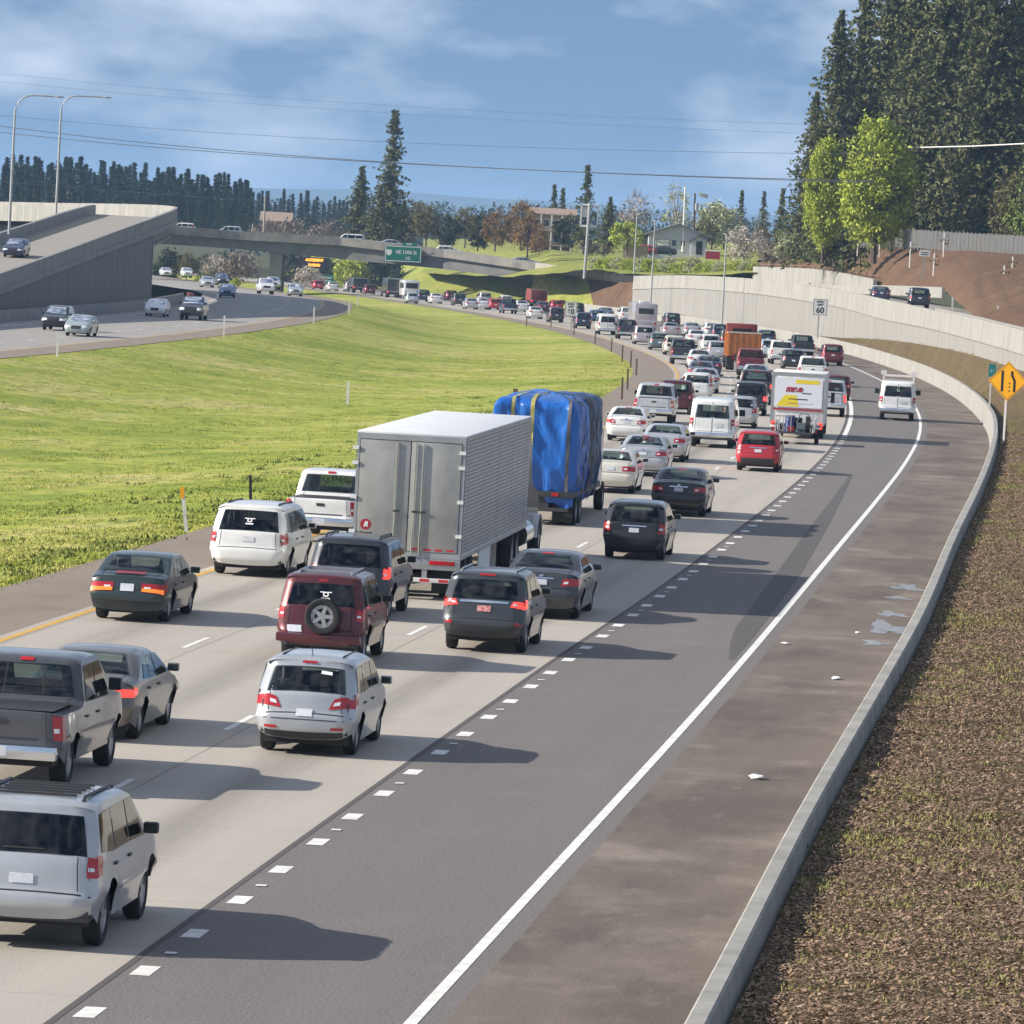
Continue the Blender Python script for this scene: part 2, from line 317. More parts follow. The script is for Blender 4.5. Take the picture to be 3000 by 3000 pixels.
# wet patches beside the barrier and scraps of litter on the shoulder
mat('puddle', (.125,.115,.11), .34, 0, var=(.36,.37,.38), scale=3.5, coords='World', spec=.7)
random.seed(5)
for (cx, cy, rx, ry) in ((10.36, 148.37, .34, 1.3), (9.81, 143.86, .30, .5), (9.24, 137.41, .34, .9), (8.82, 132.46, .42, 2.0), (8.22, 127.28, .26, .8)):
    pts = []
    for k in range(26):
        t = 2*math.pi*k/26; r = 1+.30*math.sin(3*t+cx)+.2*math.sin(5*t+cy)+.12*math.sin(9*t); pts.append((cx+rx*r*math.cos(t), cy+ry*r*math.sin(t), .006))
    ob('puddle', mesh_from('puddle', pts, [tuple(range(26))], ('puddle',)), kind='structure')
def scrap(x, y, s, m, label, name='litter'):
    b = bmesh.new(); bmesh.ops.create_icosphere(b, subdivisions=2, radius=1)
    rr = random.Random(int(x*100)); 
    for v in b.verts: v.co *= 1+rr.uniform(-.3, .25); v.co = Vector((v.co.x*s, v.co.y*s*1.6, v.co.z*s*.35+s*.3))
    me = bpy.data.meshes.new(name); b.to_mesh(me); b.free(); me.materials.append(M[m]); return me
for (x, y, sz, m, lab, gx) in ((4.26, 93.97, .12, 'sign_white', 'largest white scrap of litter on the right shoulder, nearest the bottom', None), (6.76, 116.21, .09, 'sign_white', 'white scrap of litter on the shoulder below the wet patch', None), (6.14, 125.35, .09, 'sign_white', 'white sliver of litter right beside the white edge line', None), (8.01, 130.19, .06, 'sign_white', 'small pale crumb of litter left of the wet patch', None)):
    o = ob('litter', scrap(x, y, sz, m, lab), None, (x, y, 0), label=lab, category='litter', group='litter on the right shoulder')

# ---- ground sheets
def vnoise(x, y, s=1.0): return (np.sin(x*1.7*s+1.3)*np.cos(y*.9*s)+np.sin(x*.6*s-y*.43*s+2.1)+np.sin(y*2.3*s+x*.4*s))*.33
def sheet(name, rows, m, kind='structure', uvs=False):
    r = len(rows); c = len(rows[0]); v = [p for row in rows for p in row]
    f = [(i*c+j, i*c+j+1, (i+1)*c+j+1, (i+1)*c+j) for i in range(r-1) for j in range(c-1)]
    return ob(name, mesh_from(name, v, f, (m,), smooth=180), kind=kind)
def grass_mat(name, cs, bump=.6):
    m = bpy.data.materials.new(name); m.use_nodes = True; t = m.node_tree; b = t.nodes['Principled BSDF']; b.inputs['Roughness'].default_value = .9; b.inputs['Specular IOR Level'].default_value = .1
    L = t.links.new; nn = t.nodes.new; pos = nn('ShaderNodeNewGeometry').outputs['Position']
    def noise(sc, det=4):
        n = nn('ShaderNodeTexNoise'); L(pos, n.inputs[0]); n.inputs['Scale'].default_value = sc; n.inputs['Detail'].default_value = det; n.inputs['Roughness'].default_value = .62; return n.outputs[0]
    r = nn('ShaderNodeValToRGB'); bl_ = nn('ShaderNodeMath'); bl_.operation = 'MULTIPLY_ADD'; L(noise(.045, 3), bl_.inputs[0]); bl_.inputs[1].default_value = .55; q_ = nn('ShaderNodeMath'); q_.operation = 'MULTIPLY_ADD'; L(noise(.22, 7), q_.inputs[0]); q_.inputs[1].default_value = .62; q_.inputs[2].default_value = -.085; L(q_.outputs[0], bl_.inputs[2]); L(bl_.outputs[0], r.inputs[0]); e = r.color_ramp.elements
    e[0].position = .34; e[0].color = (*cs[0], 1); e[1].position = .66; e[1].color = (*cs[2], 1); k = e.new(.5); k.color = (*cs[1], 1)
    r2 = nn('ShaderNodeValToRGB'); L(noise(1.3, 4), r2.inputs[0]); r2.color_ramp.elements[0].position = .46; r2.color_ramp.elements[1].position = .66
    x = nn('ShaderNodeMixRGB'); L(r2.outputs[0], x.inputs[0]); L(r.outputs[0], x.inputs[1]); x.inputs[2].default_value = (*cs[3], 1)
    g = nn('ShaderNodeNewGeometry'); y = nn('ShaderNodeMixRGB'); y.blend_type = 'MULTIPLY'; y.inputs[0].default_value = .55; rr = nn('ShaderNodeValToRGB'); L(g.outputs['Random Per Island'], rr.inputs[0])
    rr.color_ramp.elements[0].color = (.5,.55,.45,1); rr.color_ramp.elements[1].color = (1.35,1.3,1.2,1); L(x.outputs[0], y.inputs[1]); L(rr.outputs[0], y.inputs[2])
    L(y.outputs[0], b.inputs['Base Color'])
    u = nn('ShaderNodeBump'); u.inputs['Strength'].default_value = bump; u.inputs['Distance'].default_value = .2; L(noise(2.2, 5), u.inputs['Height']); L(u.outputs[0], b.inputs['Normal'])
    M[name] = m
grass_mat('median_turf', ((.185,.25,.04), (.35,.37,.075), (.50,.44,.19), (.17,.215,.045)))
grass_mat('bank_turf', ((.22,.25,.055), (.28,.29,.07), (.33,.31,.10), (.15,.18,.045)))
grass_mat('mulch', ((.125,.08,.054), (.15,.098,.064), (.185,.14,.08), (.115,.10,.045)), .9)
grass_mat('mulch_red', ((.125,.072,.050), (.15,.088,.060), (.19,.125,.08), (.10,.072,.045)), 1.2)
grass_mat('rough_ground', ((.085,.09,.04), (.11,.105,.05), (.13,.115,.06), (.06,.07,.03)), .5)
ys = np.concatenate([np.linspace(40, 420, 96), np.linspace(430, 1150, 60)])
med_rows = []
def medz(t, y, wdt): return (1-t)*(zmain(y)-.02)+t*(zleft(y)-.02)-np.minimum(1.1, wdt*.045)*np.sin(np.pi*np.clip(t, 0, 1))**1.2
for y in ys:
    a = float(yel(y))-2.95; b = float(lnear(y)); ww = a-b; row = []
    for t in np.linspace(0, 1, 25): row.append((a-(ww)*t, y, float(medz(t, y, ww))+.10*float(vnoise(a-ww*t, y*.5))*math.sin(math.pi*t)))
    med_rows.append(row[::-1])
sheet('grass_median', med_rows, 'median_turf')
# the front retaining wall of the entrance ramp: (X, Y, base z, ledge z, top z)
W = [(14.25, 752, -0.84, 0.81, 2.55), (18.9, 720, -1.52, 1.61, 3.19), (24.42, 675, -1.87, 2.02, 3.67), (30.6, 590, -1.2, 2.17, 3.74), (31.55, 495, 0.4, 2.13, 3.81), (31.13, 440, 1.1, 2.46, 3.87), (29.63, 370, 1.78, 2.79, 4.16), (29.01, 330, 1.87, 2.85, 4.15), (29.01, 290, 1.85, 2.64, 3.88)]
wx = spline([(p[1], p[0]) for p in W]); wz = spline([(p[1], p[2]) for p in W])
rows = []
for y in np.concatenate([np.linspace(40, 300, 260), np.linspace(303, 752, 110)]):
    a = float(bar(y))+.42; b = float(wx(y)) if y > 290 else float(wx(290))+(y-290)*.02
    zb = float(wz(y)) if y > 290 else float(wz(290)); zb = zb if y > 260 else zb*.6+.5
    z0 = float(zmain(y))+.75; row = []
    for t in np.linspace(0, 1, 30): x = a+(b-a)*t**1.3; row.append((x, y, z0+(zb-z0)*(t**1.3)**1.1+(.05*float(vnoise(x, y)) if 0 < t < 1 else 0)))
    rows.append(row)
sheet('mulch_bank', rows, 'mulch')
# embankments beyond the wall, brown first, then grassed
def bank(name, y0, y1, m, w0=13.0):
    rows = []
    for y in np.linspace(y0, y1, 40):
        a = float(bar(y))+.5; z0 = float(zmain(y))+.02; zt = float(np.interp(y, [700, 752, 800, 900, 1150], [-.6, -.2, .75, 1.6, 2.2])); rows.append([(a+w0*t, y, z0+(zt-z0)*float(ease(t*.92+.04))+.12*float(vnoise(a+w0*t, y))) for t in np.linspace(0, 1, 9)]+[(a+w0+60, y, zt+.3)])
    return sheet(name, rows, m)
bank('grass_bank', 858, 1150, 'bank_turf')
def ruled(name, base, top, m):
    rows = []
    for u in np.linspace(0, len(top)-1, 8*(len(top)-1)+1):
        i = min(len(top)-2, int(u)); k = u-i; a = Vector(base[i]).lerp(Vector(base[i+1]), k); b_ = Vector(top[i]).lerp(Vector(top[i+1]), k)
        rows.append([(p.x, p.y, p.z+.12*float(vnoise(p.x, p.y))*math.sin(math.pi*t)) for t in np.linspace(0, 1, 10) for p in (a.lerp(b_, float(t)),)])
    return sheet(name, rows, m)
bb = lambda y: (float(bar(y))+.45, y, float(zmain(y))+.1)
ruled('grass_bank', [bb(858), bb(835), bb(808), bb(795)], [(1.7, 852, 1.85), (4.15, 846, 1.22), (7.58, 834, 1.07), (8.98, 826, 1.38)], 'bank_turf')
ruled('brown_bank', [bb(795), bb(775), bb(752)], [(8.98, 826, 1.38), (12.14, 806, 1.26), (15.06, 778, 1.52)], 'mulch_red')
# hillside above the ramp and the flat land behind it
H0 = [(23.09, 758, 3.07), (29.22, 724, 4.11), (34.04, 664, 4.55), (36.45, 594, 4.27), (37.43, 512, 4.82), (31.93, 404, 3.89), (31.14, 356, 3.89), (30.77, 300, 3.79), (31.9, 225, 3.41)]
H1 = [(25.78, 850, 4.43), (31.41, 780, 4.99), (34.2, 720, 6.65), (37.27, 655, 8.32), (40.94, 595, 8.51), (42.62, 548, 8.42), (44.92, 518, 8.36), (48.13, 460, 8.21), (53.34, 380, 8.4)]
rows = []
for t in np.linspace(0, 1, 22):
    row = []
    for u in np.linspace(0, 8, 65):
        i = min(7, int(u)); k = u-i; a = Vector(H0[i]).lerp(Vector(H0[i+1]), k); b = Vector(H1[i]).lerp(Vector(H1[i+1]), k); p = a.lerp(b, t)
        row.append((p.x, p.y, p.z+.25*float(vnoise(p.x*.5, p.y*.4))*math.sin(math.pi*t)))
    rows.append(row)
rows.append([(x+40, y+260, z+1.0) for x, y, z in rows[-1]])
sheet('mulch_hillside', rows, 'mulch_red')
P0 = [(-17.35, 980, -0.85), (-2.89, 850, 0.5), (3.97, 812, 1.82), (9.76, 795, 2.76), (14.42, 772, 2.66), (21, 764, 2.9), (28.91, 716, 4.04)]
P1 = [(-21.48, 1200, 1.23), (-3.65, 1000, 3.58), (4.35, 930, 4.38), (10.82, 890, 4.03), (16.3, 880, 4.39), (23.48, 860, 5.11), (32.2, 800, 5.12)]
P2 = [(-30.64, 1700, 2.04), (-5.64, 1500, 4.01), (5.95, 1300, 4.87), (14.41, 1200, 5.67), (21.12, 1150, 6.2), (29.88, 1100, 6.84), (45.02, 1000, 7.4)]
rows = []
for A_, B_ in ((P0, P1), (P1, P2)):
    for t in np.linspace(0, 1, 8)[(0 if A_ is P0 else 1):]:
        row = []
        for u in np.linspace(0, 6, 37):
            i = min(5, int(u)); k = u-i; p = Vector(A_[i]).lerp(Vector(A_[i+1]), k).lerp(Vector(B_[i]).lerp(Vector(B_[i+1]), k), t); row.append((p.x, p.y, p.z+.2*float(vnoise(p.x*.3, p.y*.3))))
        rows.append(row)
sheet('grass_slope', rows, 'bank_turf')
gx = np.concatenate([[-9000, -5000, -2500, -1200, -600, -300, -150], np.linspace(-100, 100, 11), [150, 300, 600, 1200, 2500, 5000, 9000]])
gy = np.concatenate([[-400, -100], np.linspace(0, 1200, 31), [1400, 1800, 2500, 3500, 5000, 8000, 14000]])
def gz(y): return np.minimum(zmain(np.minimum(y, 900)), zleft(np.minimum(y, 900)))-1.6-np.clip((y-1000)/1500, 0, 1)*1.0
sheet('ground', [[(x, y, float(gz(y))) for x in gx] for y in gy], 'rough_ground')
# low hills on the horizon
for nm, Y, base, hh, sd, m in (('far_hill', 12300, -12, 46, 1.0, 'fir_far'),):
    xs = np.linspace(-7000, 7000, 200); rows = []
    for d, k in ((-500, 0), (-150, .75), (0, 1), (600, .4), (1200, 0)):
        rows.append([(x, Y+d, base+k*(hh*(1+.28*math.sin(x/760+sd)+.16*math.sin(x/260+sd*3)+.05*math.sin(x/70))+8)) for x in xs])
    sheet(nm, rows, m)
# ---- scattered cover
def scatter(name, pts, mk, m, seed):
    """pts (n,3); mk -> vertices (n,k,3) of k/3 triangles per point, all joined in one mesh"""
    V = mk(pts, np.random.default_rng(seed)); n = V.shape[0]*V.shape[1]
    me = bpy.data.meshes.new(name); me.vertices.add(n); me.vertices.foreach_set('co', V.reshape(-1).astype(np.float32)); nf = n//3
    me.loops.add(n); me.loops.foreach_set('vertex_index', np.arange(n, dtype=np.int32)); me.polygons.add(nf); me.polygons.foreach_set('loop_start', np.arange(0, n, 3, dtype=np.int32))
    me.materials.append(M[m]); me.update(calc_edges=True); me.validate()
    return ob(name, me, kind='stuff')
def blades(hmin, hmax, nb, wd, spread):
    def mk(P, g):
        n = len(P); V = np.zeros((n, nb, 3, 3)); b = P[:, None, :]+np.concatenate([g.normal(0, spread, (n, nb, 2)), np.zeros((n, nb, 1))], 2)
        a = g.uniform(0, 2*np.pi, (n, nb)); d = np.stack([np.cos(a), np.sin(a), 0*a], 2)*wd; h = g.uniform(hmin, hmax, (n, nb))*g.uniform(.6, 1.5, (n, 1))
        V[:, :, 0] = b-d; V[:, :, 1] = b+d; V[:, :, 2] = b+np.stack([g.normal(0, .35, (n, nb))*h, g.normal(0, .35, (n, nb))*h, h], 2)
        return V.reshape(n, nb*3, 3)
    return mk
g = np.random.default_rng(3); n = 45000
yy = 62+(g.random(n)**1.5)*400; tt = g.random(n)**1.1; aa = yel(yy)-3.0; bb = lnear(yy); lim = np.minimum(aa-bb, np.maximum(4, aa+yy*.0985)); xx = aa-lim*tt
cl = vnoise(xx*1.3, yy*.45)+g.normal(0, .35, n); keep = (cl > -.15)|(tt < .12); xx, yy = xx[keep], yy[keep]; tm = (yel(yy)-2.95-xx)/(yel(yy)-2.95-lnear(yy))
zz_ = medz(tm, yy, yel(yy)-2.95-lnear(yy))
scatter('grass', np.stack([xx, yy, zz_], 1), blades(.015, .06, 7, .02, .17), 'median_turf', 4)
# darker weedy clumps along the shoulder edge and in the ditch
mat('weeds', (.085,.12,.03), .8, island=(.20,.23,.055), spec=.2)
n = 900; yy = 70+g.random(n)**1.4*260; ed = g.random(n) < .65; xx = np.where(ed, yel(yy)-3.2-np.abs(g.normal(0, 1.1, n)), yel(yy)-np.minimum(7+g.normal(0, 2.0, n), 12)); ok = vnoise(xx*2.1, yy*.7) > .05; xx, yy = xx[ok], yy[ok]
tm = np.clip((yel(yy)-2.95-xx)/(yel(yy)-2.95-lnear(yy)), 0, 1); scatter('weeds', np.stack([xx, yy, medz(tm, yy, yel(yy)-2.95-lnear(yy))], 1), blades(.04, .13, 26, .045, .30), 'weeds', 9)
def chips(P, g):
    n = len(P); a = g.uniform(0, 2*np.pi, n); l = g.uniform(.010, .030, n); w_ = l*g.uniform(.25, .7, n); tl = g.normal(0, .35, n)
    u = np.stack([np.cos(a)*l, np.sin(a)*l, np.sin(tl)*l], 1); v = np.stack([-np.sin(a)*w_, np.cos(a)*w_, g.normal(0, .3, n)*w_], 1); c = P+np.stack([0*a, 0*a, g.uniform(.01, .06, n)], 1)
    return np.stack([c-u-v, c+u-v, c+u+v, c-u-v, c+u+v, c-u+v], 1)
mat('chips', (.115,.064,.043), .85, island=(.40,.285,.19), spec=.2)
n = 300000; yy = 50+g.random(n)**1.3*210; aa = bar(yy)+.45; lim = np.maximum(1.5, yy*.108-aa); xx = aa+lim*g.random(n)
def mz(x, y):
    a = bar(y)+.42; b = wx(290)+(y-290)*.02; zb = np.where(y > 260, wz(290), wz(290)*.6+.5); t = np.clip((x-a)/(b-a), 0, 1); z0 = zmain(y)+.75; return z0+(zb-z0)*t**1.1+.05*vnoise(x, y)*np.where((t > 0), 1, 0)+.015
scatter('wood_chips', np.stack([xx, yy, mz(xx, yy)], 1), chips, 'chips', 6)
n = 2600; yy = 62+g.random(n)**1.3*480; aa = bar(yy)+.5; lim = np.where(yy < 290, np.maximum(1.5, yy*.0935-aa), np.maximum(.5, wx(yy)-aa)); xx = aa+lim*g.random(n); kc = g.integers(0, n, 260); ki = g.integers(0, 260, n); sp_ = g.uniform(.15, .9, 260)[ki]; xx = xx[kc][ki]+g.normal(0, 1, n)*sp_; yy = yy[kc][ki]+g.normal(0, 2.4, n)*sp_; lim2 = np.where(yy < 290, bar(yy)+.55, bar(yy)+.6); ok = xx > lim2; xx, yy = xx[ok], yy[ok]
a = bar(yy)+.42; b = np.where(yy > 290, wx(yy), wx(290)+(yy-290)*.02); zb = np.where(yy > 290, wz(yy), np.where(yy > 260, wz(290), wz(290)*.6+.5)); t = np.clip((xx-a)/(b-a), 0, 1); z0 = zmain(yy)+.75
mat('dry_weeds', (.15,.165,.05), .85, island=(.30,.27,.10), spec=.2)
scatter('dry_weeds', np.stack([xx, yy, z0+(zb-z0)*t**1.1+.05], 1), blades(.02, .065, 14, .014, .15), 'dry_weeds', 8)
o = ob('leaf_litter', scrap(1, 2, .16, 'sign_orange', ''), None, (8.21, 101.44, 0.35), label='orange scrap lying on the brown wood chips at the lower right', category='litter'); o.data.materials.clear(); mat('scrap_orange', (.75,.30,.07), .7); o.data.materials.append(M['scrap_orange'])
ob('rock', scrap(3, 4, .17, 'concrete_wall', '', 'rock'), None, (8.39, 95.53, 0.45), label='pale pinkish rock lying on the wood chips at the right edge', category='rock')
# ================================================================ BARRIERS, WALLS, BRIDGES
def sweep_seg(name, fx, fz, prof, y0, y1, step, m, parent, gap=.02, smooth=None):
    ys = np.linspace(y0+gap/2, y1-gap/2, max(2, int((y1-y0)/step)+1)); b = MB(); rows = []
    for y in ys:
        x, z = float(fx(y)), float(fz(y)); rows.append([(x+dx, y, z+(dz(y) if callable(dz) else dz)) for dx, dz in prof])
    b.grid(rows); n = len(prof)
    b.f.append(tuple(range(n))[::-1]); b.m.append(0); e = (len(rows)-1)*n; b.f.append(tuple(e+k for k in range(n))); b.m.append(0)
    return ob(name, b.me(name, (m,), smooth), parent)
BP = [(0, -.1), (0, .08), (.10, 1.04), (.13, 1.07), (.31, 1.07), (.34, 1.04), (.44, -.1)]
t = thing('barrier', 'long pale concrete barrier curving along the right shoulder', 'barrier', (0, 0, 0))
y = 44.0
while y < 800: sweep_seg('barrier_segment', bar, zmain, BP, y, y+15.2, 3.0, 'concrete_barrier', t); y += 15.2
t = thing('barrier', 'grey shaded concrete barrier at the foot of the left ramp wall', 'barrier', (0, 0, 0))
y = 365.0
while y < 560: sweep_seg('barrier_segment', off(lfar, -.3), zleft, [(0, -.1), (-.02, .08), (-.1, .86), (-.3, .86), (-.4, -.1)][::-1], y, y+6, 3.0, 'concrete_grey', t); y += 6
# ---- retaining wall of the entrance ramp on the right
wl = spline([(p[1], p[3]) for p in W]); wt = spline([(p[1], p[4]) for p in W]); zero = lambda y: 0.0
t = thing('retaining_wall', 'tall pale ribbed concrete wall with a parapet holding up the right hand ramp', 'wall', (0, 0, 0))
y = 300.0
while y < 752:
    y1 = min(y+5.2, 752)
    sweep_seg('wall_panel', wx, zero, [(0, lambda q: float(wz(q))-.6), (0, lambda q: float(wl(q))), (.4, lambda q: float(wl(q))), (.4, lambda q: float(wz(q))-.6)], y, y1, 2.6, 'ribbed_light', t, .05)
    sweep_seg('parapet_segment', wx, zero, [(-.10, lambda q: float(wl(q))-.05), (-.10, lambda q: float(wl(q))+.12), (-.04, lambda q: float(wl(q))+.16), (.03, lambda q: float(wt(q))-.04), (.06, lambda q: float(wt(q))), (.30, lambda q: float(wt(q))), (.33, lambda q: float(wl(q))-.05)], y, y1, 2.6, 'concrete_barrier', t, .03); y = y1
def poly_interp(P, step):
    P = [Vector(p) for p in P]; L = [0]
    for a, b in zip(P, P[1:]): L.append(L[-1]+(b-a).length)
    n = max(2, int(L[-1]/step)+1); o = []
    for s in np.linspace(0, L[-1], n):
        i = min(len(P)-2, max(0, int(np.searchsorted(L, s))-1)); h = L[i+1]-L[i]; k = (s-L[i])/h
        p0 = P[max(0, i-1)]; p1 = P[i]; p2 = P[i+1]; p3 = P[min(len(P)-1, i+2)]; d1 = (p2-p0)*(h/(L[i+1]-L[max(0, i-1)])); d2 = (p3-p1)*(h/(L[min(len(P)-1, i+2)]-L[i]))
        o.append(p1*(2*k**3-3*k*k+1)+d1*(k**3-2*k*k+k)+p2*(-2*k**3+3*k*k)+d2*(k**3-k*k))
    return o
def side(P, i):
    d = P[min(i+1, len(P)-1)]-P[max(0, i-1)]; d.z = 0; d.normalize(); return Vector((d.y, -d.x, 0))       # right hand side of travel
def wall_seg(name, P, i, j, x0, x1, za, zb, m, parent, gap=.03):
    """piece of wall between path points i and j; x0,x1 sideways offsets, za/zb heights (number = relative to the path, function = absolute)"""
    b = MB(); rows = []; 
    for k in range(i, j+1):
        p = P[k].copy(); s = side(P, k)
        if k == i: p += (P[i+1]-P[i]).normalized()*gap/2
        if k == j: p -= (P[j]-P[j-1]).normalized()*gap/2
        lo = za(p) if callable(za) else p.z+za; hi = zb(p) if callable(zb) else p.z+zb
        rows.append([(p.x+s.x*q, p.y+s.y*q, z) for q, z in ((x0, lo), (x0, hi), (x1, hi), (x1, lo))])
    b.grid(rows); b.f.append((3, 2, 1, 0)); b.m.append(0); e = 4*(len(rows)-1); b.f.append((e, e+1, e+2, e+3)); b.m.append(0); 
    b.grid([[r[3] for r in rows], [r[0] for r in rows]])
    return ob(name, b.me(name, (m,)), parent)
FAR = poly_interp([(20.42, 760, 3.32), (29.13, 722, 4.34), (33.92, 662, 4.92), (36.06, 588, 4.67), (32.01, 455, 4.05), (31.92, 404, 4.01), (31.13, 356, 4.06), (30.75, 300, 4.15)], 6.0)
t = thing('retaining_wall', 'upper pale concrete wall below the brown hillside', 'wall', (0, 0, 0))
UP = poly_interp([(29.06, 722, 4.81), (33.9, 662, 5.23), (36.11, 588, 4.95)], 6.0)
for k in range(len(UP)-1): wall_seg('wall_panel', UP, k, k+1, 0, .4, -3.2, 0, 'concrete_barrier', t)
t = thing('barrier', 'bright sunlit slab of barrier on the far side of the right hand ramp', 'barrier', (0, 0, 0))
SLAB = poly_interp([(32.46, 680, 3.18), (34.8, 620, 3.93), (36.22, 562, 4.59), (37.34, 508, 5.1)], 6.0)
for k in range(len(SLAB)-1): wall_seg('barrier_segment', SLAB, k, k+1, 0, .35, -.95, 0, 'concrete_barrier', t)
t = thing('barrier', 'thin far barrier along the ramp beneath the brown hillside', 'barrier', (0, 0, 0))
for k in range(4, len(FAR)-1):
    if FAR[k].y < 440: wall_seg('barrier_segment', FAR, k, k+1, 0, .3, -.8, 0, 'concrete_barrier', t)
rows = []
for y in np.linspace(300, 752, 70):
    i = min(range(len(FAR)), key=lambda q: abs(FAR[q].y-y)); z = float(wt(y))-.46; rows.append([(float(wx(y))+.3, y, z), (max(float(wx(y))+7, FAR[i].x+.6), y, z-.02)])
sheet('entrance_ramp', rows, 'opposite_road')
t = thing('railing', 'thin rusty cable railing above the upper concrete wall', 'railing', (0, 0, 0))
mat('rust_rail', (.22,.12,.08), .8)
RL = poly_interp([(29.51, 724, 5.08), (33.99, 664, 5.53), (36.45, 591, 5.26)], 7.0)
for k, p in enumerate(RL): ob('post', MB().tube([(p.x, p.y, p.z-1.2), (p.x, p.y, p.z+.15)], .05, 5).me('post', ('rust_rail',)), t)
for dz in (0, -.4): ob('rail', MB().tube([(p.x, p.y, p.z+dz) for p in RL], .035, 5).me('rail', ('rust_rail',)), t)
# ---- flyover ramp on the left
fly = thing('flyover_ramp', 'grey concrete flyover ramp with a solid shaded wall rising on the left', 'ramp', (0, 0, 0))
PR = poly_interp([(-39.79, 350, 0.97), (-40.02, 388, 1.71), (-38.96, 426, 2.94), (-37.04, 464, 4.66), (-35.48, 494, 6.1), (-33.67, 519, 7.48), (-35.2, 575, 8.32), (-37.91, 612, 8.51), (-42.27, 645, 8.52), (-48.55, 673, 8.38), (-56.25, 694, 8.11), (-65.46, 711, 7.83), (-76.13, 724, 7.43)], 3.6)
for k in range(0, len(PR)-1):
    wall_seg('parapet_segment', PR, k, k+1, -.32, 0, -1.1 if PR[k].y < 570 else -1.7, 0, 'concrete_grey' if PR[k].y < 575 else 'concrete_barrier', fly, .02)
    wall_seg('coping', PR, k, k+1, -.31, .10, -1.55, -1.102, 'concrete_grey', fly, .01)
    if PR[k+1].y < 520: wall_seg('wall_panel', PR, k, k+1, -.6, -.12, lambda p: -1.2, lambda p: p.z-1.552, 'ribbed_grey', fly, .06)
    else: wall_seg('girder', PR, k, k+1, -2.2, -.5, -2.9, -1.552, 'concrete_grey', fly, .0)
k = max(i for i in range(len(PR)) if PR[i].y < 520); q = PR[k]
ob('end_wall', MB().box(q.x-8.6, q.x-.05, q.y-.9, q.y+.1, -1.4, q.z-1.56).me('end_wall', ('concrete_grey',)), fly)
rows = []; DW = 8.4
for i in range(len(PR)): s = side(PR, i); p = PR[i]; dk = 1.0+.6*float(ease((p.y-570)/50)); rows.append([(p.x-s.x*DW, p.y-s.y*DW, p.z-dk), (p.x-s.x*.3, p.y-s.y*.3, p.z-dk)])
ob('deck', MB().grid(rows).me('deck', ('concrete_lanes',)), fly)
ob('soffit', MB().grid([[(a[0], a[1], a[2]-1.5), (b_[0], b_[1], b_[2]-1.5)] for a, b_ in rows], flip=True).me('soffit', ('concrete_grey',)), fly)
PL = [Vector(r[0])+Vector((0, 0, .95)) for r in rows]; last = max(i for i in range(len(PR)) if PR[i].y < 560)
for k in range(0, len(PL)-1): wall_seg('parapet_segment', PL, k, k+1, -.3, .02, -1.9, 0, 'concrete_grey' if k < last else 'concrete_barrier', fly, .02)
for i in (last+3, last+14, last+22):
    if i < len(PR): p = Vector(rows[i][0]).lerp(Vector(rows[i][1]), .5); ob('pier', MB().box(p.x-1, p.x+1, p.y-1, p.y+1, -6, p.z-2.4).me('pier', ('concrete_grey',), bevel=.08), fly)
for a in (-.9, -DW+1.2):
    b = MB(); b.grid([[(PR[i].x+side(PR, i).x*(a+e), PR[i].y+side(PR, i).y*(a+e), rows[i][0][2]+.008) for e in (-.07, .07)] for i in range(len(PR))]); ob('edge_line', b.me('edge_line', ('white_paint' if a > -2 else 'yellow_paint',)), fly)
# ---- the old overpass across both roadways: (px, top y, soffit y, distance)
OB = [(-76.19, 862, 5.77, 2.7), (-63.99, 864, 5.5, 2.58), (-54.84, 866, 5.38, 2.55), (-43.57, 868, 5.05, 2.37), (-28.04, 868, 5.01, 1.71), (-12.41, 864, 4.07, 1.09), (1.45, 856, 2.87, 0.07)]
OE = OB[-1:]+[(6.04, 838, 2.55, 1.1), (10.71, 812, 2.43, 1.46), (15, 782, 2.32, 1.76)]
mat('girder_shade', (.17,.168,.165), .9, var=(.12,.118,.115), scale=.5, coords='World')  # shade beneath the deck painted in as a darker concrete
ovp = thing('overpass', 'long weathered concrete road bridge crossing the motorway in the distance', 'bridge', (0, 0, 0))
def lerpP(P, n):
    o = []
    for a, b in zip(P, P[1:]): o += [tuple(a[q]+(b[q]-a[q])*k/n for q in range(4)) for k in range(n)]
    return o+[P[-1]]
